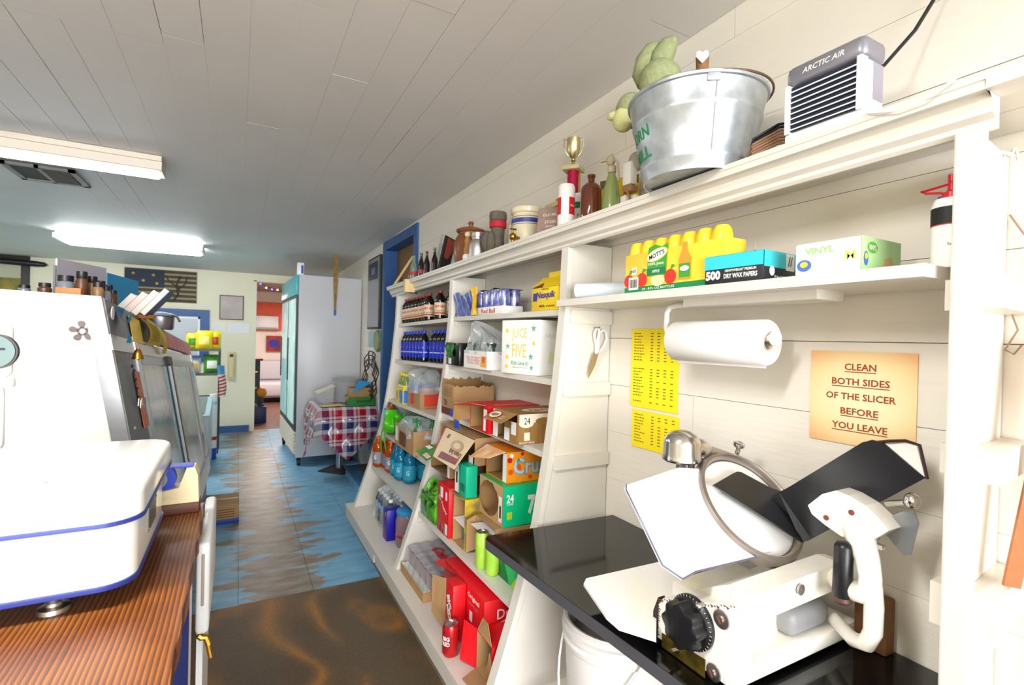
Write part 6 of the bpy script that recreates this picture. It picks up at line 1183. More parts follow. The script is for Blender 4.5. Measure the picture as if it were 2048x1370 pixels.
obj('platform_trim', rrect(-.64, -.121, .905, 1.345, 1.160, 1.1665, .05, .001), NAVY, sc); obj('platform', rrect(-.638, -.123, .907, 1.343, 1.166, 1.208, .05, .010), ENAM, sc)
b = B(); b.box(-.1325, -.1305, 1.06, 1.15, 1.095, 1.14); pl = obj('name_plate', b, mat('dull_plate', '#6f6c66', .4, .7), sc, False); b = B()
for yy, zz in ((1.065, 1.10), (1.145, 1.10), (1.065, 1.135), (1.145, 1.135)): b.cyl((-.1306, yy, zz), (-.129, yy, zz), .002, n=8)
obj('rivets', b, STEEL, pl)
for x, y in ((-.231, .965), (-.55, .965), (-.231, 1.25), (-.55, 1.25)):
    b = B(); b.lathe([(0, 0), (.020, 0), (.019, .006), (.010, .008), (.0085, .012)] + [(.0085 + (.0012 if i % 2 else 0), .012 + i * .002) for i in range(9)] + [(.0085, .034), (.016, .034), (.016, .0345)], (x, y, CZ), 20); obj('screw_foot', b, DULL, sc)
b = B(); b.tube([(-.253, 1.003, 1.2085), (-.2545, 1.009, 1.2092), (-.253, 1.015, 1.2085)], .0006, 5); obj('hair_scratch', b, mat('grey_ink', '#777777', .6), sc)
# dial head at the back of the scale
b = B(); b.lathe([(0, 0), (.125, 0), (.13, .01), (.13, .13), (.12, .145), (0, .147)], (-.52, 1.47, 1.335), 40, ((1, 0, 0), (0, 0, 1), (0, -1, 0))) if 0 else None
b = B(); b.box(-.80, -.392, 1.333, 1.365, 1.345, 1.452, .014, 4); obj('dial_head', b, ENAM, sc)
b = B(); b.box(-.76, -.412, 1.322, 1.336, 1.3625, 1.4315); b.lathe([(0, 0), (.0345, 0), (.0345, .012), (0, .012)], (-.412, 1.334, 1.397), 32, ((1, 0, 0), (0, 0, 1), (0, -1, 0))); dw = obj('dial_window', b, mat('dark_bezel', '#2a2624', .4), sc)
b = B(); b.lathe([(0, 0), (.0315, 0), (.0315, .004), (0, .004)], (-.412, 1.3225, 1.397), 28, ((1, 0, 0), (0, 0, 1), (0, -1, 0))); b.box(-.76, -.408, 1.3185, 1.3225, 1.365, 1.429); obj('window_glass', b, mat('dial_glass', '#3f5854', .3), dw)
b = B(); b.box(-.76, -.395, 1.317, 1.3184, 1.400, 1.404); obj('dial_line', b, BK, dw, False)
b = B(); b.box(-.80, -.388, 1.335, 1.36, 1.325, 1.346, .006); b.box(-.80, -.405, 1.34, 1.37, 1.20, 1.33, .012, 3); obj('pedestal', b, ENAM, sc)
# tape dispenser
t = thing('tape_dispenser', 'cream desktop tape dispenser with blue tape at the counter end', 'tape dispenser', (-.1, 1.37, CZ)); DC = mat('cream_plastic', '#e4d6ac', .4)
b = B(); b.prism([(-.20, 1.355, CZ + .024), (-.073, 1.355, CZ + .024), (-.076, 1.355, CZ + .085), (-.082, 1.355, CZ + .103), (-.098, 1.355, CZ + .103), (-.112, 1.355, CZ + .06), (-.155, 1.355, CZ + .052), (-.165, 1.355, CZ + .085), (-.195, 1.355, CZ + .085)], (0, .05, 0)); obj('body', b, DC, t, False)
b = B(); b.box(-.203, -.072, 1.352, 1.408, CZ, CZ + .024, .003); obj('weighted_base', b, mat('brown_base', '#5a2f1c', .5), t)
b = B(); b.lathe([(.02, 0), (.036, 0), (.036, .024), (.02, .024), (.02, 0)], (-.155, 1.368, CZ + .078), 26, ((1, 0, 0), (0, 0, 1), (0, 1, 0)), close=False); obj('tape_roll', b, mat('blue_tape', '#1f3fc0', .4), t); b = B(); b.box(-.15, -.086, 1.362, 1.398, CZ + .1035, CZ + .1065); obj('tape_tail', b, mat('blue_tape', '#1f3fc0'), t, False)
# ---- deli case
dc = thing('deli_case', 'stainless steel deli display case with sliding rear doors', 'display case', (-.6, 3.6, 0)); KK = .165
SSIDE = mat('brushed_steel_dark', '#8b8f93', .5, .8, var=.15, scale=3, stretch=(8, 1, 1)); SLIT = mat('bright_steel', '#a9b2c6', .4, .6)
def ztop(y): return 1.545 - .065 * (y - 2)
def SP(y, dz, out=0):                                # a point on the sloping rear face, dz below its top edge
    return Vector((-.378 + KK * dz + out, y, ztop(y) - dz))
def slab(y0, y1, d0, d1, th, nm, m, par=dc, out=0):
    b = B(); p = [SP(y0, d1, out), SP(y1, d1, out), SP(y1, d0, out), SP(y0, d0, out)]; b.prism(p, (-th, 0, 0)); return obj(nm, b, m, par, False)
b = B(); yb = 2.0; pts = [(-1.35, yb, .25), (-.378 + KK * .96, yb, .585), (-.378, yb, 1.545), (-1.35, yb, 1.575)]
b.prism([(-1.35, yb + .002, .25), (-.225, yb + .002, .25), (-.225, yb + .002, .56), *[tuple(SP(yb + .002, d)) for d in (.95, 0)], (-1.35, yb + .002, 1.571)], (0, .03, 0)); obj('end_panel', b, mat('white_laminate', '#f2f1ec', .35), dc, False)
b = B(); b.prism([(-1.35, yb - .012, 1.575), (-1.35, yb - .012, 1.545), (-.42, yb - .012, 1.513), (-.378, yb - .012, 1.547)], (0, .02, 0)); obj('end_trim', b, SLIT, dc, False)
b = B(); b.prism([(-.378, yb - .012, 1.547), (-.42, yb - .012, 1.513), (-.404, yb - .012, 1.425), tuple(Vector(SP(yb, .13)) + Vector((.002, -.012, 0)))], (0, .02, 0)); obj('end_trim', b, SLIT, dc, False)
b = B(); b.prism([(-.402, yb - .010, 1.424), tuple(SP(yb, .125) + Vector((.002, -.010, 0))), tuple(SP(yb, .95) + Vector((.002, -.010, 0))), tuple(SP(yb, .95) + Vector((-.04, -.010, 0)))], (0, .018, 0)); obj('end_trim', b, STEEL, dc, False)
b = B(); b.prism([(-1.35, 2.0, 1.571), (-.38, 2.0, 1.545), (-.38, 5.2, ztop(5.2)), (-1.35, 5.2, ztop(5.2) + .026)], (0, 0, -.02)); obj('top_deck', b, SLIT, dc, False)
b = B(); b.box(-1.35, -.225, 2.0, 5.2, .0, .30); obj('base_cabinet', b, SSIDE, dc, False)
slab(2.0, 5.2, .0, .10, .02, 'header', SSIDE); slab(2.0, 5.2, .115, .165, .02, 'door_track', STEEL, out=.004)
slab(2.0, 2.42, .10, .99, .02, 'side_cover', SSIDE); slab(2.40, 2.47, .10, .99, .03, 'post', STEEL, out=.006); slab(5.06, 5.2, .10, .99, .03, 'post', STEEL, out=.006)
slab(2.0, 5.2, .95, 1.10, .02, 'bottom_rail', STEEL)
DG = mat('case_glass', '#3f86a0', .15, spec=.4, col2='#8cc8d6', scale=2); DFR = mat('door_frame_grey', '#ccd3d8', .4, .15)
def sdoor(y0, y1, out, nm):
    d = slab(y0 + .06, y1 - .10, .20, .92, .008, nm, DG, out=out)
    for a, c_, e, f in ((y0, y1, .165, .205), (y0, y1, .915, .95), (y0, y0 + .07, .165, .95), (y1 - .11, y1, .165, .95)): slab(a, c_, e, f, .016, 'door_rail', DFR, d, out + .004)
    return d
sdoor(2.48, 3.55, -.004, 'sliding_door'); d2 = sdoor(3.40, 5.05, .014, 'sliding_door')
slab(4.42, 4.60, .20, .92, .010, 'door_rail', mat('pale_frame', '#d9dcdc', .4), d2, .02); slab(3.40, 3.43, .165, .95, .006, 'door_rail', mat('tan_edge', '#b59b78', .5), d2, .020); slab(4.50, 4.515, .20, .92, .004, 'door_rail', mat('tan_edge', '#b59b78'), d2, .024)
slab(3.28, 3.44, .155, .20, .03, 'roller_bracket', mat('dark_brown_metal', '#3a2a24', .5), dc, .02)
# case interior seen through nothing: shelf of pale goods behind the glass
slab(2.5, 5.0, .2, .93, .004, 'inner_back', mat('case_inner', '#7fb0b4', .5), dc, -.10)
for q in (.80, .30): slab(2.03 + q * .2, 2.06 + q * .2, .3 + q * .4, .31 + q * .4, .004, 'bolt', CHROME, dc, .006)
# things fixed to or hung on the case
def on_case(name, label, cat, y0, y1, d0, d1, m, out=.004, th=.0015):
    c = SP((y0 + y1) / 2, (d0 + d1) / 2, out); b = B(); b.prism([SP(y0, d1, out), SP(y1, d1, out), SP(y1, d0, out), SP(y0, d0, out)], (th, 0, 0)); return tag(obj(name, b, m, None, False, None, c), label, cat)
on_case('peach_strip', 'long peach paper strip taped to the steel side of the case', 'paper', 2.28, 2.385, .235, .445, mat('peach_paper', '#d9826a', .7))
PINKR = mat('red_pink_sign', '#e83a54', .5, col2='#ee8a94', scale=9)
for i, (u0, u1) in enumerate(((3.10, 3.55), (3.57, 4.02), (4.04, 4.62), (4.64, 5.15))):
    on_case('red_label', ORD[i] + ' of the red pink labels along the case header, from the yellow notes', 'label', u0, u1, .012, .098, PINKR, .005)
on_case('yellow_note', 'flat yellow note on the case header behind the curled one', 'paper', 2.38, 2.62, .02, .12, YEL, .005)
YN = mat('curled_yellow', '#d9bb1c', .7)
t = thing('yellow_notes', 'stack of curled yellow order notes hanging on the deli case', 'paper', tuple(SP(2.75, .05, .01)))
b = B(); b.grid(8, 10, lambda u, v: SP(2.66 + .32 * u, .120 - .118 * v, .010 + .022 * math.sin(PI * v) + .008 * u) + Vector((.0, 0, .006 * math.sin(3 * u)))); obj('sheet', b, YN, t)
b = B(); b.grid(5, 10, lambda u, v: SP(2.98 + .16 * u + .06 * (1 - v), .145 - .135 * v, .018 + .022 * math.sin(PI * v))); obj('sheet', b, mat('bright_curl', '#e8cc2a', .7), t)
b = B()
for i in range(9):
    v = .2 + i * .075; p = SP(2.70, .120 - .118 * v, .0136 + .022 * math.sin(PI * v)); q = SP(2.90, .120 - .118 * v, .0186 + .022 * math.sin(PI * v)); b.add([p, q, q + Vector((.0004, 0, .003)), p + Vector((.0004, 0, .003))], [(0, 1, 2, 3)])
obj('printed_rows', b, INK, t, False, weld=False)['kind'] = 'stuff'
t = thing('bell_on_ribbon', 'brass bell on a bright blue ribbon hanging on the deli case', 'bell', tuple(SP(2.2, .06, .01))); BR = mat('sky_ribbon', '#1c8fc0', .6)
b = B(); b.grid(4, 10, lambda u, v: SP(2.15 + .10 * u * (1.1 - .75 * (1 - v)), .135 - .125 * v, .018 + .010 * math.sin(5 * v + u))); b.grid(3, 6, lambda u, v: SP(2.175 + .05 * u, .06 - .05 * v, .026 + .01 * math.sin(4 * v))); obj('ribbon', b, BR, t)
c = SP(2.205, .19, .034); b = B(); b.lathe([(.019, 0), (.017, .006), (.013, .020), (.010, .030), (.004, .036), (.003, .046), (0, .046)], c, 22, close=False); obj('bell', b, BRASS, t); b = B(); b.ball(c + Z_ * .001, .005, 10, 8); obj('clapper', b, BRASS, t)
t = thing('key_bunch', 'dark chain with keys hanging on the deli case beside the peach strip', 'keys', tuple(SP(2.24, .25, .01)))
b = B()
for i in range(9): p = SP(2.235 + .006 * (i % 2), .215 + i * .016, .010 + .002 * (i % 2)); b.ball(p, (.004, .004, .007), 8, 6)
obj('chain', b, mat('dark_chain', '#4a4744', .4, .8), t)
for i in range(5): p = SP(2.215 + .014 * i, .345 + .008 * (i % 2), .012 + .003 * i); b = B(); b.obox(p, (.003, .010, .03), ((1, 0, 0), (0, .9, .3 * (i - 2) / 2), (0, -.3 * (i - 2) / 2, .9))); obj('key', b, DULL, t)
t = thing('round_token', 'small white round token stuck on the case corner', 'token', tuple(SP(2.10, .035, .004))); b = B(); b.lathe([(0, 0), (.022, 0), (.022, .003), (0, .004)], SP(2.10, .04, .002), 20, (Y_, Z_, X_)); obj('disc', b, WPL, t)
# daisy-shaped magnet on the white end panel
t = thing('daisy_magnet', 'brown five petalled flower magnet on the white end panel', 'magnet', (-.424, 1.985, 1.437)); fc = Vector((-.4235, 1.9995, 1.4375))
b = B()
for k in range(5):
    a = PI / 2 + .1 + 2 * PI * k / 5; d = X_ * math.cos(a) + Z_ * math.sin(a); s_ = -X_ * math.sin(a) + Z_ * math.cos(a); pp = [fc + d * (.010 + .022 * (1 - math.cos(q)) / 2 + 0) + s_ * (.011 * math.sin(q) * (.5 + .5 * (1 - math.cos(q)) / 2)) for q in [2 * PI * i / 14 for i in range(14)]]; b.prism(pp, (0, -.006, 0))
b.lathe([(.0085, 0), (.0125, 0), (.0125, .006), (.0085, .006), (.0085, 0)], fc, 20, (X_, Z_, -Y_), close=False); obj('petals', b, mat('brown_magnet', '#6e5d58', .4), t, False)
# things on the case
def jar(name, label, x, y, r, h, body, capm):
    z = 1.574 - .0268 * (x + 1.35) - .065 * (y - 2) + .001; t = thing(name, label, 'jar', (x, y, z), 'spice jars on the case')
    b = B(); b.lathe([(0, 0), (r * .92, 0), (r, .004), (r, h * .66), (r * .8, h * .74), (r * .8, h * .78), (0, h * .78)], (x, y, z), 18); obj('body', b, body, t)
    b = B(); b.lathe([(r * .86, h * .76), (r * .9, h * .77), (r * .88, h), (0, h)], (x, y, z), 18); obj('lid', b, capm, t)
SPC = mat('dark_lid', '#17171b', .35); JB = [mat('spice_grey', '#777b84', .2), mat('spice_brown', '#5b3a24', .3), mat('spice_tan', '#8a6a44', .3)]
jl = [(-.615, 2.2, .016, .040), (-.565, 2.2, .018, .052), (-.538, 2.26, .018, .050), (-.512, 2.2, .024, .082), (-.47, 2.2, .017, .10), (-.455, 2.26, .017, .095), (-.443, 2.32, .016, .09), (-.431, 2.38, .016, .085), (-.426, 2.2, .016, .068), (-.414, 2.25, .015, .062), (-.406, 2.31, .015, .058), (-.48, 2.34, .022, .07)]
for i, (x, y, r, h) in enumerate(jl): jar('spice_jar', ORD[i] + ' dark lidded spice jar from the aisle corner end of the case top'.replace('aisle corner', 'left'), x, y, r, h, JB[i % 3], SPC)
b = B(); b.box(-.52, -.455, 2.12, 2.16, 1.547, 1.577, .002); tag(obj('orange_box', b, mat('orange_wood', '#c9763a', .5), None, True, None, (-.49, 2.14, 1.547)), 'small orange brown wooden box before the spice jars', 'box')
t = thing('white_board', 'white printed board standing on the deli case behind the spice jars', 'sign', (-.6, 2.9, 1.5)); b = B(); b.prism([(-.656, 2.7, 1.510), (-.588, 3.2, 1.480), (-.588, 3.2, 1.752), (-.656, 2.7, 1.730)], (-.006, 0, 0)); obj('board', b, mat('lavender_white', '#d6d2e4', .5), t, False)
b = B(); b.prism([(-.664, 2.69, 1.505), (-.656, 2.69, 1.505), (-.656, 2.69, 1.70), (-.664, 2.69, 1.70)], (0, -.01, 0)); obj('edge', b, mat('grey_edge', '#6d7270', .5), t, False)
b = B(); b.prism([(-.595, 3.26, 1.47), (-.515, 3.6, 1.445), (-.515, 3.6, 1.728), (-.595, 3.26, 1.735)], (-.012, 0, 0)); tag(obj('blue_binder', b, mat('cyan_card', '#1497d0', .4), None, False, None, (-.55, 3.4, 1.46)), 'bright blue binder standing behind the leaning books', 'binder')
BKW = [mat('page_white', '#e6e0da', .6), mat('page_pink', '#e8d8d2', .6), mat('page_cream', '#ece5da', .6), mat('navy_cover', '#22406e', .5)]
for i in range(4):
    t = thing('book', ('white paperback at the far left of the leaning books', 'pinkish white book second in the leaning row', 'cream book third in the leaning row', 'navy blue book at the right end of the leaning row')[i], 'book', (-.44 + i * .022, 2.62, 1.512), 'leaning books on the case')
    o = Vector((-.458 + i * .031, 2.60, 1.520)); d = Vector((.62, 0, .78)); s_ = Vector((.78, 0, -.62)); th = .020
    b = B(); L_ = .10 + .012 * i; b.prism([o, o + s_ * th, o + s_ * th + d * L_, o + d * L_], (0, .16, 0)); obj('pages', b, BKW[i if i < 3 else 2], t, False)
    b = B(); b.prism([o + s_ * th, o + s_ * (th + .003), o + s_ * (th + .003) + d * (L_ + .004), o + s_ * th + d * (L_ + .004)], (0, .162, 0)); obj('cover', b, BKW[3] if i == 3 else BKW[1], t, False)
b = B(); b.lathe([(0, 0), (.05, 0), (.055, .008), (.055, .016), (0, .016)], (-.375, 2.70, 1.496), 24); tag(obj('wooden_tray', b, mat('amber_wood', '#b8752a', .5), None, True, None, (-.39, 2.66, 1.495)), 'round amber wooden tray under the leaning books', 'tray')
t = thing('steel_pan', 'stainless steel pan with a lid on the far part of the deli case', 'pan', (-.395, 3.6, 1.44)); z = 1.450
b = B(); b.lathe([(0, 0), (.06, 0), (.066, .01), (.07, .075), (.075, .078), (0, .078)], (-.40, 3.55, z), 28); obj('body', b, STEEL, t); b = B(); b.lathe([(.078, .080), (.080, .086), (.05, .098), (.01, .104), (0, .104)], (-.40, 3.55, z), 28); obj('lid', b, SLIT, t); b = B(); b.tube([(-.34, 3.5, z + .085), (-.31, 3.45, z + .075), (-.295, 3.42, z + .05)], .006, 8); obj('handle', b, mat('dark_handle', '#5b5048', .5), t)
# box on the floor by the case
t = thing('floor_box', 'brown cardboard box with a blue bottom band on the worn blue floor', 'carton', (-.05, 4.5, 0)); b = B(); b.box(-.20, .028, 4.335, 4.63, .035, .148, .003); obj('body', b, KRAFT, t); b = B(); b.box(-.2015, .0295, 4.333, 4.632, 0, .036, .002); obj('blue_band', b, mat('cobalt', '#1c3f9c', .5), t)
b = B()
for i in range(4): b.add([(-.12, 4.334, .05 + i * .018), (.0, 4.334, .05 + i * .018), (.0, 4.334, .056 + i * .018), (-.12, 4.334, .056 + i * .018)], [(0, 1, 2, 3)])
obj('print', b, mat('brown_print', '#6a3a1c'), t, False, weld=False); b = B(); b.box(-.19, .02, 4.47, 4.50, .148, .149); obj('clear_tape', b, mat('tape_tan', '#c9b18c', .2), t, False)

# ================================================================ BACK OF THE ROOM
# upright fridge, turned a touch
fr = thing('display_fridge', 'tall white two door glass fronted drinks fridge side on', 'fridge', (.86, 6.55, 0), local=True); fr.rotation_euler = (0, 0, math.radians(1.8)); FWH = mat('fridge_side', '#cfcfd2', .32, var=.03, scale=2)
x0, x1, y0, y1, z0, z1 = -.345, .355, -.655, .735, .10, 2.09
b = B(); b.box(x0 + .03, x1, y0, y1, z0, z1, .006); obj('cabinet', b, FWH, fr)
b = B(); b.box(x0, x0 + .03, y0, y1, 1.87, z1 - .005, .004); obj('sign_header', b, mat('aqua_header', '#4fb2be', .35), fr)
b = B(); b.box(x0 + .01, x0 + .03, y0 + .005, y1 - .005, .39, 1.87); obj('door_surround', b, mat('dark_door_frame', '#25292a', .4), fr, False)
FGL = mat('glowing_fridge_glass', '#8fd0cf', .1, spec=.8, col2='#e6f4f4', scale=4, stretch=(1, 6, 1.2), emit=.35)  # the lit inside of the fridge, given to the panes as a glow
for k, (u0, u1) in enumerate(((y0 + .06, y0 + .62), (y0 + .76, y1 - .06))):
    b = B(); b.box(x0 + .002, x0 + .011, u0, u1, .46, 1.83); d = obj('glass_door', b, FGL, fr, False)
    b = B(); b.box(x0 - .006, x0 + .002, u1 - .05, u1 + .02, .9, 1.4, .003); obj('handle', b, BLACK, d)
    b = B(); b.lathe([(0, 0), (.12, 0), (.12, .002), (0, .002)], (x0 - .001, (u0 + u1) / 2 - .05, 1.56), 24, (Y_, Z_ * 1.25, -X_)); obj('round_sticker', b, WP, d) if k else None
for i in range(7):
    b = B(); z = .14 + i * .035; b.prism([(x0 + .03, y0 + .01, z), (x0 + .004, y0 + .01, z + .006), (x0 + .004, y0 + .01, z + .012), (x0 + .03, y0 + .01, z + .03)], (0, y1 - y0 - .02, 0)); obj('grille_slat', b, mat('cream_grille', '#d8d4c4', .5), fr, False)
for xx, yy in ((x0 + .07, y0 + .08), (x1 - .07, y0 + .08), (x0 + .05, y1 - .10), (x1 - .07, y1 - .1)):
    b = B(); b.cyl((xx - .016, yy, .045), (xx + .016, yy, .045), .045, n=20); b.box(xx - .02, xx + .02, yy - .025, yy + .025, .05, .10); obj('caster', b, BLACK, fr)
t = thing('white_container', 'small white container with a blue stripe on top of the fridge', 'container', (.60, 6.02, 2.091)); b = B(); b.box(.555, .625, 6.0, 6.06, 2.091, 2.235, .008); obj('body', b, WPL, t); b = B(); b.box(.595, .618, 5.9985, 6.0, 2.115, 2.205); obj('stripe', b, BLU, t, False)
t = thing('yellow_ruler', 'long tapering yellow wooden paddle hanging from the ceiling before the fridge', 'paddle', (.93, 5.82, zc(5.82)))
b = B(); cx = .93; b.prism([(cx - .008, 5.80, 1.72), (cx + .008, 5.80, 1.72), (cx + .022, 5.80, 2.05), (cx + .020, 5.80, 2.30), (cx + .010, 5.80, zc(5.8)), (cx - .010, 5.80, zc(5.8)), (cx - .020, 5.80, 2.30), (cx - .022, 5.80, 2.05)], (0, .012, 0)); obj('blade', b, mat('mustard_wood', '#9a7214', .5, var=.4, scale=20), t, False); b = B(); b.box(cx - .01, cx + .01, 5.799, 5.813, 1.66, 1.72); obj('blue_tip', b, BLU, t, False)
# table with checked vinyl cloth
t = thing('pedestal_table', 'small square table on a steel pedestal with a dark plate foot', 'table', (.98, 5.42, 0))
b = B(); b.box(.70, 1.225, 5.10, 5.70, .705, .735, .004); obj('table_top', b, BROWN, t); b = B(); b.cyl((.97, 5.57, .03), (.97, 5.57, .705), .034, n=20); obj('pedestal', b, STEEL, t); b = B(); b.prism([(.76, 5.60, 0), (.97, 5.37, 0), (1.18, 5.58, 0), (.97, 5.82, 0)], (0, 0, .012)); b.lathe([(.12, .012), (.05, .03), (0, .032)], (.97, 5.57, 0), 20); obj('foot_plate', b, mat('dark_cast_iron', '#2c2b2b', .6), t, False)
def plaid():
    m, nt, p = nodes_mat('checked_vinyl'); L = nt.links.new; uv = nt.nodes.new('ShaderNodeUVMap'); sp = nt.nodes.new('ShaderNodeSeparateXYZ'); L(uv.outputs[0], sp.inputs[0]); cols = []
    for ax in ('X', 'Y'):
        a = nt.nodes.new('ShaderNodeMath'); a.operation = 'MULTIPLY'; a.inputs[1].default_value = 4.4; L(sp.outputs[ax], a.inputs[0]); f = nt.nodes.new('ShaderNodeMath'); f.operation = 'FRACT'; L(a.outputs[0], f.inputs[0])
        r = nt.nodes.new('ShaderNodeValToRGB'); r.color_ramp.interpolation = 'CONSTANT'; e = r.color_ramp.elements; W_ = (.62, .62, .66, 1); R_ = lin('#a80a28'); U_ = lin('#232c60')
        e[0].position = 0; e[0].color = R_; e[1].position = .27; e[1].color = W_
        for ps, cc in ((.45, U_), (.74, W_), (.86, R_), (.92, W_)): k = e.new(ps); k.color = cc
        L(f.outputs[0], r.inputs[0]); cols.append(r)
    mx = nt.nodes.new('ShaderNodeMix'); mx.data_type = 'RGBA'; mx.blend_type = 'MIX'; mx.inputs['Factor'].default_value = .5; L(cols[0].outputs[0], mx.inputs['A']); L(cols[1].outputs[0], mx.inputs['B']); L(mx.outputs['Result'], p.inputs['Base Color']); p.inputs['Roughness'].default_value = .15; return m
b = B(); tx0, tx1, ty0, ty1, tz = .692, 1.228, 5.092, 5.708, .739; b.uv = []; N_ = 64; ccx, ccy, hd = .95, 5.36, .80
def cloth(u, v):
    s_ = u * 2 - 1; q = v * 2 - 1; px_, py_ = (s_ - q) / 2 * hd + ccx, (s_ + q) / 2 * hd + ccy; b.uv.append((px_ + .3, py_)); ox = max(tx0 - px_, 0, px_ - tx1); oy = max(ty0 - py_, 0, py_ - ty1)
    x = min(max(px_, tx0), tx1); y = min(max(py_, ty0), ty1); d = ox + oy; sx_ = -1 if px_ < tx0 else 1; sy_ = -1 if py_ < ty0 else 1
    if d > 0:
        w = .014 * math.sin(px_ * 26 + 1) + .012 * math.sin(py_ * 23); fl_ = min(1, d / .12)
        if ox > 0: x += sx_ * (.010 + fl_ * (.02 + abs(w)) + .10 * d) if px_ < tx0 else .004; y += 0 if oy == 0 else sy_ * (.01 + .15 * d)
        if oy > 0: y += sy_ * (.010 + fl_ * (.02 + abs(w)) + .10 * d)
        x = min(x, 1.233)
    return Vector((x, y, tz - max(0, d - .006) * .97))
nu = N_
vs = [cloth(i / nu, j / nu) for j in range(nu + 1) for i in range(nu + 1)]; uvs = list(b.uv)
b.add(vs, [(j * (nu + 1) + i, j * (nu + 1) + i + 1, (j + 1) * (nu + 1) + i + 1, (j + 1) * (nu + 1) + i) for j in range(nu) for i in range(nu)]); b.uv = uvs
tag(obj('tablecloth', b, plaid(), None, True, None, (.96, 5.4, .74)), 'red white and navy checked vinyl cloth draped over the small table', 'tablecloth')
z = .742
t = carton('green_crate', 'bright green shallow plastic crate on the checked cloth', 'crate', (.985, 1.225), (5.13, 5.40), (z, z + .085), mat('crate_green', '#1d7a26', .4), open_='t', inner=mat('crate_green2', '#186a20', .5)); fpatch(t, (1.12, 5.1292, z + .045), .15, .018, mat('crate_dark', '#0f4a18', .5), 'N', 'slot')
t = carton('brown_carton', 'opened brown carton standing in the green crate', 'carton', (1.0, 1.21), (5.22, 5.39), (z + .004, z + .17), KRAFT, open_='t'); flap(t, [(1.0, 5.219, z + .10), (1.0, 5.219, z + .06), (.95, 5.20, z + .05), (.95, 5.20, z + .09)], KRAFT, (0, .002, 0))
b = B(); b.prism([(1.02, 5.20, z + .12), (1.08, 5.20, z + .25), (1.21, 5.20, z + .225)], (0, .004, 0)); tag(obj('blue_card', b, mat('cyan_card', '#1497d0'), None, False, None, (1.1, 5.2, z + .1)), 'bright blue cut card propped on the brown carton in the crate', 'card')
t = thing('clear_tub', 'clear plastic tub with a grey lid at the back of the table', 'tub', (1.0, 5.55, z)); b = B(); b.lathe([(.10, .0), (.125, .005), (.14, .22), (.143, .225)], (1.03, 5.53, z), 28, close=False); obj('body', b, film('milky_plastic', '#c6cccf', .45, .25), t); b = B(); b.lathe([(.147, .222), (.15, .228), (.15, .245), (.13, .25), (0, .252)], (1.03, 5.53, z), 28); obj('lid', b, mat('grey_lid', '#9a9e9e', .5), t)
t = thing('clear_bin', 'clear plastic bin with pale slanted rim beside the tub', 'tub', (.88, 5.5, z)); b = B(); b.prism([(.74, 5.40, z), (.86, 5.40, z), (.88, 5.40, z + .17), (.71, 5.40, z + .10)], (0, .16, 0)); obj('body', b, film('milky_plastic2', '#d6dadb', .3, .2), t, False); b = B(); b.obox((.793, 5.48, z + .139), (.19, .18, .016), ((.925, 0, .38), (0, 1, 0), (-.38, 0, .925)), .003); obj('rim', b, mat('bone_plastic', '#cfc7b2', .5), t)
b = B(); b.obox((.83, 5.20, z + .006), (.22, .10, .008), ((.98, .15, 0), (-.15, .98, 0), (0, 0, 1)), .002); tag(obj('yellow_folder', b, mat('pale_gold', '#d9c060', .5), None, True, None, (.83, 5.2, z)), 'thin yellow folder lying at the front of the checked cloth', 'folder')
# step before the blue door
t = thing('door_step', 'low blue painted wooden step with bare worn top before the blue door', 'step', (1.1, 4.4, 0)); b = B(); b.box(.995, 1.238, 3.80, 5.33, 0, .085); obj('riser', b, WORN, t, False)
for i in range(2): b = B(); b.box(.978 + i * .131, .978 + i * .131 + .129, 3.79, 5.345, .085, .103, .002); obj('tread_board', b, (mat('step_blue', '#3f78a4', .5, var=.2, scale=8), mat('step_bare', '#6f5238', .6, var=.3, scale=8))[i], t)
# pictures and wire rack on the right wall
t = thing('tall_picture', 'tall dark framed glazed picture high on the right wall past the door', 'picture', (1.23, 5.25, 1.9)); b = B(); b.box(1.212, 1.238, 4.99, 5.50, 1.515, 2.255, .004); obj('frame', b, mat('dark_frame', '#2f2a22', .5), t); b = B(); b.box(1.2095, 1.2125, 5.01, 5.48, 1.535, 2.235); obj('print', b, mat('grey_print2', '#8c8d92', .15), t, False); b = B(); b.box(1.2085, 1.2095, 5.05, 5.46, 2.02, 2.20); obj('dark_print', b, mat('navy_print', '#20263a', .2), t, False); fpatch(t, (1.2080, 5.25, 2.11), .16, .07, mat('faded_blue', '#5c6c9a', .3))
t = thing('small_plaque', 'small pale blue plaque on the right wall behind the green disc', 'plaque', (1.23, 5.38, 1.42)); b = B(); b.box(1.222, 1.238, 5.27, 5.47, 1.33, 1.495, .003); obj('plate', b, mat('pale_blue_plate', '#9fb4bb', .4), t)
t = thing('green_disc', 'round green rimmed clock plate on the right wall', 'wall disc', (1.22, 5.06, 1.40)); b = B(); b.lathe([(0, 0), (.108, 0), (.112, .012), (.10, .03), (.092, .026), (0, .024)], (1.238, 5.06, 1.395), 32, (Y_, Z_, -X_)); obj('rim', b, mat('moss_green', '#5f8a4c', .5), t); b = B(); b.lathe([(0, .024), (.09, .024), (.088, .0265), (0, .028)], (1.238, 5.06, 1.395), 32, (Y_, Z_, -X_)); obj('face', b, mat('olive_face', '#86946a', .5, col2='#a98a7a', scale=16), t)
t = thing('wire_rack', 'dark twisted wire oval wreath rack leaning on the wall above the table', 'rack', (1.2, 5.15, .80)); WR = mat('dark_wire', '#3c2a24', .5, .5)
for k in range(4):
    b = B(); ry, rz = .30 - k * .05, .25 - k * .045; b.tube([(1.19 - .05 * k * 0 + .012 * math.sin(7 * a + k), 5.20 + ry * math.cos(a), 1.04 + rz * math.sin(a)) for a in [2 * PI * i / 40 for i in range(40)]], .006, 6, True); obj('hoop', b, WR, t)
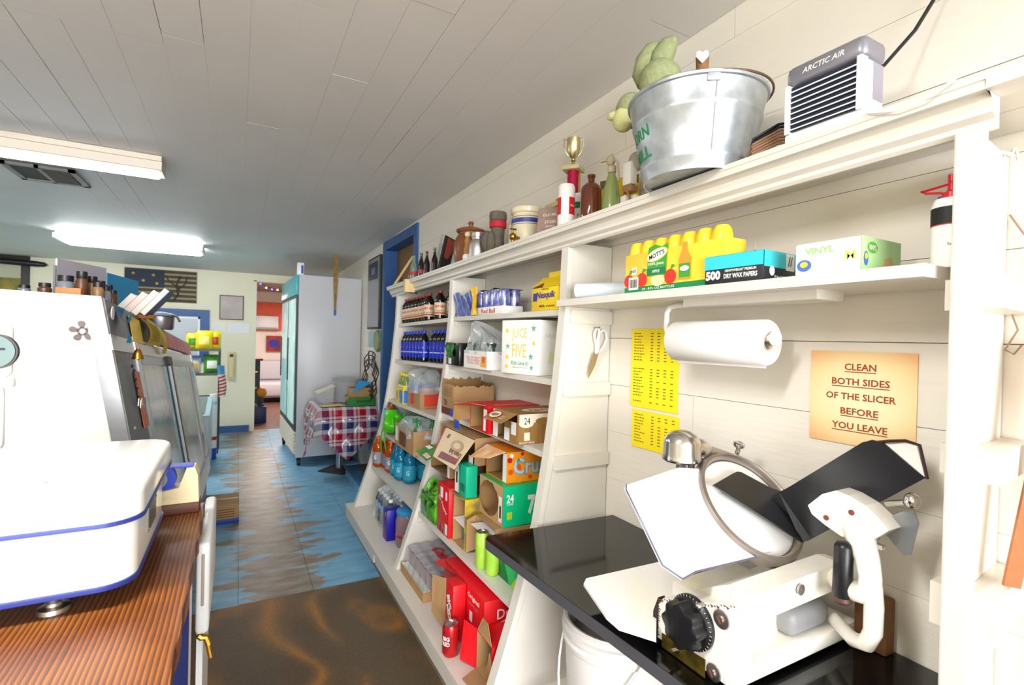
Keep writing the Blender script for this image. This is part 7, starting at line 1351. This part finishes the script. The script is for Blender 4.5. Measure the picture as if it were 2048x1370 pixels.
for k in range(10):
    a = 2 * PI * k / 10; b = B(); b.tube([(1.19, 5.20 + .14 * math.cos(a), 1.04 + .10 * math.sin(a)), (1.185, 5.20 + .22 * math.cos(a + .15), 1.04 + .18 * math.sin(a + .15)), (1.19, 5.20 + .30 * math.cos(a), 1.04 + .25 * math.sin(a))], .004, 6); obj('wire', b, WR, t)
# back wall: wooden flag art, framed notice, papers, cream dispenser, picture and pole at the left
t = thing('flag_art', 'dark slatted wooden flag hung high on the back wall', 'wall art', (-.93, 8.28, 2.05)); FW = mat('dark_slats', '#4d4138', .7, var=.3, scale=12)
for i in range(7): b = B(); zz = 1.845 + i * .064; b.box(-1.33 if i < 3 else -.93, -.53, 8.272, 8.296, zz, zz + .034); obj('slat', b, FW, t, False)
b = B(); b.box(-1.33, -.90, 8.268, 8.296, 2.03, 2.265); obj('canton', b, mat('navy_wood', '#2c3448', .7, var=.2, scale=10), t, False)
def star(c, q): return [Vector(c) + X_ * (q * (1 if i % 2 == 0 else .42) * math.cos(PI / 2 + PI * i / 5)) + Z_ * (q * (1 if i % 2 == 0 else .42) * math.sin(PI / 2 + PI * i / 5)) for i in range(10)]
for sx_, sz_ in ((-1.24, 2.20), (-1.02, 2.19), (-1.13, 2.11), (-1.25, 2.07), (-.98, 2.08)): b = B(); b.prism(star((sx_, 8.268, sz_), .026), (0, -.006, 0)); obj('star', b, mat('dull_gold', '#8d7b3c', .5, .5), t, False)
b = B(); b.tube([(-.96, 8.262, 1.86), (-.80, 8.262, 1.85), (-.74, 8.262, 1.95), (-.76, 8.262, 2.08), (-.72, 8.262, 2.2)], .012, 8); b.tube([(-.75, 8.262, 2.0), (-.66, 8.262, 2.1), (-.64, 8.262, 2.2)], .008, 8); b.tube([(-.76, 8.262, 2.05), (-.85, 8.262, 2.13), (-.88, 8.262, 2.2)], .008, 8); b.tube([(-.96, 8.262, 1.86), (-1.1, 8.262, 1.9), (-1.2, 8.262, 1.86)], .008, 8); obj('branch', b, FW, t)
b = B(); b.box(-1.34, -.52, 8.29, 8.30, 1.835, 2.275); obj('backing', b, mat('tan_back', '#a39673', .7), t, False)
t = thing('framed_notice', 'thin brown framed notice on the back wall beside the doorway', 'picture', (-.09, 8.28, 1.8)); b = B(); b.box(-.245, .06, 8.28, 8.30, 1.625, 1.975, .003); obj('frame', b, mat('brown_thin_frame', '#6b5648', .5), t); b = B(); b.box(-.232, .047, 8.277, 8.281, 1.638, 1.962); obj('print', b, mat('mauve_print', '#8a7a72', .3, col2='#a3948c', scale=3), t, False)
b = B(); b.box(-.13, .14, 8.294, 8.2995, 1.435, 1.575); tag(obj('notice', b, mat('blueish_white', '#cfd3d8', .3), None, False, None, (0, 8.295, 1.5)), 'shiny white laminated notice below the framed one', 'notice')
b = B(); b.box(-.36, -.16, 8.294, 8.2995, 1.46, 1.585); tag(obj('notice', b, PAPER, None, False, None, (-.26, 8.295, 1.5)), 'white paper note on the back wall above the yellow snack bags', 'notice')
t = thing('wall_telephone', 'long cream plastic wall phone on the back wall', 'telephone', (-.08, 8.26, 1.0)); b = B(); b.box(-.13, -.035, 8.24, 8.30, .765, 1.165, .012); obj('body', b, mat('cream_phone', '#d8cc9a', .4), t); b = B(); b.box(-.105, -.06, 8.225, 8.241, 1.095, 1.135, .004); obj('cradle', b, BLACK, t); b = B(); b.box(-.115, -.05, 8.222, 8.241, .80, 1.08, .01); obj('handset', b, mat('cream_phone', '#d8cc9a'), t)
t = thing('dark_picture', 'dark framed landscape picture high on the back wall at the left', 'picture', (-2.5, 8.28, 2.1)); b = B(); b.box(-3.0, -2.27, 8.262, 8.30, 1.80, 2.33, .004); obj('frame', b, mat('dark_brown_frame', '#241a18', .5), t); b = B(); b.box(-2.95, -2.345, 8.258, 8.263, 1.86, 2.22); obj('print', b, mat('pale_sky', '#b9b59a', .4), t, False); b = B(); b.box(-2.95, -2.345, 8.256, 8.259, 1.86, 2.04); obj('print', b, mat('field_green', '#4f6236', .5, col2='#a88f2c', scale=5), t, False)
t = thing('black_pole', 'black pole with a pointed end mounted below the ceiling at the back left', 'pole', (-2.3, 8.2, 2.25)); b = B(); b.tube([(-3.0, 8.22, 2.245), (-2.20, 8.22, 2.225), (-2.12, 8.22, 2.222), (-2.09, 8.22, 2.22)], [.036, .036, .028, .006], 12); obj('pole', b, BLACK, t); b = B(); b.cyl((-2.2, 8.22, 2.235), (-2.2, 8.30, 2.235), .012, n=10); obj('bracket', b, BLACK, t)
# snack rack with bags, small flag, post, freezer
t = thing('snack_rack', 'black wire snack rack standing near the back wall', 'rack', (-.38, 7.0, 0)); RK = mat('rack_wire', '#4a4a4e', .4, .7)
for xx in (-.56, -.195):
    for yy in (6.9, 7.2): b = B(); b.cyl((xx, yy, 0), (xx, yy, 1.25), .009, n=10); obj('upright', b, RK, t)
for zz in (.66, .93, 1.215):
    b = B(); b.box(-.57, -.185, 6.9, 7.2, zz, zz + .008); b.box(-.57, -.185, 6.89, 6.90, zz, zz + .03); obj('rack_shelf', b, RK, t, False)
def bag(label, x, y, z, w, h, m, m2):
    t = thing('snack_bag', label, 'snack bag', (x, y, z), 'snack bags on the rack')
    def f(u, v, s=1): return Vector((x + (u - .5) * w, y - s * .045 * (math.sin(PI * u) * math.sin(PI * v)) ** .6, z + v * h))
    b = B(); b.grid(10, 10, lambda u, v: f(u, v)); b.grid(10, 10, lambda u, v: f(u, v, -1)); obj('bag', b, m, t)
    b = B(); b.grid(8, 8, lambda u, v: f(.2 + .6 * u, .3 + .4 * v) + Vector((0, -.002, 0))); obj('print', b, m2, t)
CY = mat('chip_yellow', '#d9c21a', .25); CG = mat('chip_green', '#3f8a2c', .3); CRD = mat('chip_red', '#a83a20', .3); CWH = mat('chip_white', '#d9dcd4', .35)
bag('yellow snack bag with a green badge on the upper rack shelf', -.47, 7.02, 1.224, .14, .20, CY, CG); bag('large plain yellow snack bag in the middle of the upper rack shelf', -.355, 6.96, 1.224, .17, .235, CY, mat('chip_pale', '#e8dc7c', .3)); bag('yellow snack bag with a red badge at the right of the upper rack shelf', -.245, 7.0, 1.224, .12, .23, CY, CRD)
bag('green snack bag with a white badge on the lower rack shelf', -.27, 6.98, .939, .17, .235, CG, CWH); bag('white snack bag on the left of the lower rack shelf', -.46, 7.0, .939, .15, .19, CWH, mat('chip_tan', '#c7a24c', .3))
t = thing('small_flag', 'small striped flag with a blue star field hanging from the rack', 'flag', (-.175, 6.85, 1.1))
b = B(); fl_ = lambda u, v: Vector((-.20 + .075 * u + .012 * math.sin(5 * v), 6.85 + .02 * math.sin(6 * u + 3 * v), .68 + .37 * v)); b.grid(6, 14, fl_); obj('cloth', b, mat('flag_white', '#d9c9c2', .7), t)
for i in range(6): b = B(); b.grid(6, 2, lambda u, v: fl_(u, .02 + i * .11 + .055 * v + .07 * u) + Vector((0, -.003, 0))); obj('stripe', b, mat('flag_red', '#a03a34', .7), t)
b = B(); b.grid(6, 4, lambda u, v: fl_(u, .72 + .28 * v) + Vector((0, -.004, 0))); obj('star_field', b, mat('flag_blue', '#4f86b4', .7), t)
t = thing('banded_post', 'white round post with red and blue bands beside the rack', 'post', (-.235, 6.62, 0)); c = (-.235, 6.62, 0)
for q0, q1, m_ in ((0, .13, BLU), (.13, .22, WPL), (.22, .26, RED), (.26, .62, WPL), (.62, .66, mat('pale_band', '#bcd0da', .4)), (.66, .74, WPL)): b = B(); b.lathe([(0, q0), (.038, q0), (.038, q1), (0, q1)], c, 18); obj('band', b, m_, t)
t = thing('chest_freezer', 'low white chest freezer with a glass lid before the snack rack', 'freezer', (-.45, 6.3, 0)); b = B(); b.box(-.78, -.24, 5.9, 6.55, .02, .60, .01); obj('cabinet', b, mat('freezer_white', '#b7c4c8', .35), t); b = B(); b.prism([(-.24, 5.9, .60), (-.24, 6.55, .72), (-.24, 6.55, .60)], (-.54, 0, 0)); obj('sloped_rim', b, mat('freezer_blue', '#a8c2cc', .35), t, False); b = B(); b.prism([(-.29, 5.95, .613), (-.29, 6.50, .715), (-.29, 6.50, .722), (-.29, 5.95, .620)], (-.44, 0, 0)); obj('glass_lid', b, mat('freezer_glass', '#7f8a80', .1), t, False)
# ---- the next room, seen through the opening
t = thing('wall_ac', 'white wall mounted air conditioner in the next room', 'air conditioner', (.20, 12.5, 1.75)); b = B(); b.box(.325, .785, 12.38, 12.578, 1.53, 1.83, .02); obj('body', b, mat('ac_white', '#dfe0e6', .4), t); b = B(); b.box(.345, .765, 12.374, 12.39, 1.54, 1.575); obj('outlet', b, mat('ac_grey', '#8f9096', .5), t, False)
t = thing('abstract_painting', 'red and blue abstract painting in the next room', 'painting', (.75, 12.55, 1.4)); b = B(); b.box(.55, .90, 12.53, 12.578, 1.04, 1.39); obj('canvas', b, mat('painting_red', '#a8261c', .6, col2='#5a2030', scale=4), t, False); b = B(); b.prism([(.70 + .11 * math.cos(a), 12.529, 1.22 + .09 * math.sin(a)) for a in [2 * PI * i / 18 for i in range(18)]], (0, -.004, 0)); obj('blue_shape', b, mat('painting_blue', '#2a2a9c', .6), t, False)
t = thing('navy_cabinet', 'dark navy cabinet with drawers just inside the next room', 'cabinet', (.28, 9.6, 0)); NV = mat('navy_cabinet', '#1c3150', .5)
b = B(); b.box(-.1, .33, 9.4, 9.9, .06, .98, .004); obj('body', b, NV, t); b = B(); b.box(-.12, .37, 9.38, 9.92, .98, 1.02, .004); obj('top', b, mat('reddish_top', '#6a2f24', .4), t)
for i in range(3): b = B(); b.box(.20, .322, 9.392, 9.402, .15 + i * .27, .38 + i * .27); d = obj('drawer', b, mat('navy_dark', '#16202f', .5), t, False); b = B(); b.box(.235, .29, 9.383, 9.392, .25 + i * .27, .265 + i * .27); obj('handle', b, YEL if i == 1 else BRASS, d, False)
b = B(); b.box(.24, .42, 9.0, 9.25, .0, .26, .005); tag(obj('navy_box', b, mat('navy_bin', '#1c2458', .5), None, True, None, (.3, 9.1, 0)), 'deep navy box on the floor before the navy cabinet', 'box')
t = thing('amber_lamp', 'amber globe on a dark blue stand before the navy cabinet', 'lamp', (.37, 9.12, .26)); b = B(); b.lathe([(.05, 0), (.05, .02), (.025, .05), (.03, .14), (0, .14)], (.35, 9.12, .262), 18); obj('stand', b, NV, t); b = B(); b.ball((.35, 9.12, .48), (.075, .075, .085), 18, 12); obj('globe', b, mat('amber_globe', '#b57a1c', .4), t)
t = thing('grey_sofa', 'pale grey sofa against the far wall of the next room', 'sofa', (.75, 12.0, 0)); SF = mat('sofa_grey', '#b7b2b8', .8); b = B(); b.box(.2, 1.45, 11.5, 12.3, .12, .42, .05, 3); obj('seat', b, SF, t); b = B(); b.box(.2, 1.45, 12.15, 12.45, .42, .85, .06, 3); obj('backrest', b, SF, t); b = B(); b.box(.2, .38, 11.5, 12.3, .42, .62, .05, 3); obj('armrest', b, SF, t)
for p in ((.25, 11.55), (1.4, 11.55), (.25, 12.3), (1.4, 12.3)): b = B(); b.cyl((*p, 0), (*p, .12), .025, n=10); obj('leg', b, BLACK, t)
t = thing('fairy_lights', 'string of small coloured fairy lights under the far ceiling', 'string lights', (.4, 10, 2.3)); pts = [(.22 + .09 * i, 9.4 + .05 * i, 2.30 - .025 * i + .02 * math.sin(2 * i)) for i in range(9)]; b = B(); b.tube(pts, .004, 5); obj('wire', b, BLACK, t)
for i, p in enumerate(pts): b = B(); b.ball((p[0], p[1], p[2] - .02), .016, 10, 8); obj('bulb', b, mat('warm_bulb', '#ffd890', .4, emit=3) if i % 2 == 0 else mat('blue_bulb', '#6a6cff', .4, emit=3), t)
if _to.name in COL.objects: COL.objects.unlink(_to)
bpy.data.objects.remove(_to)
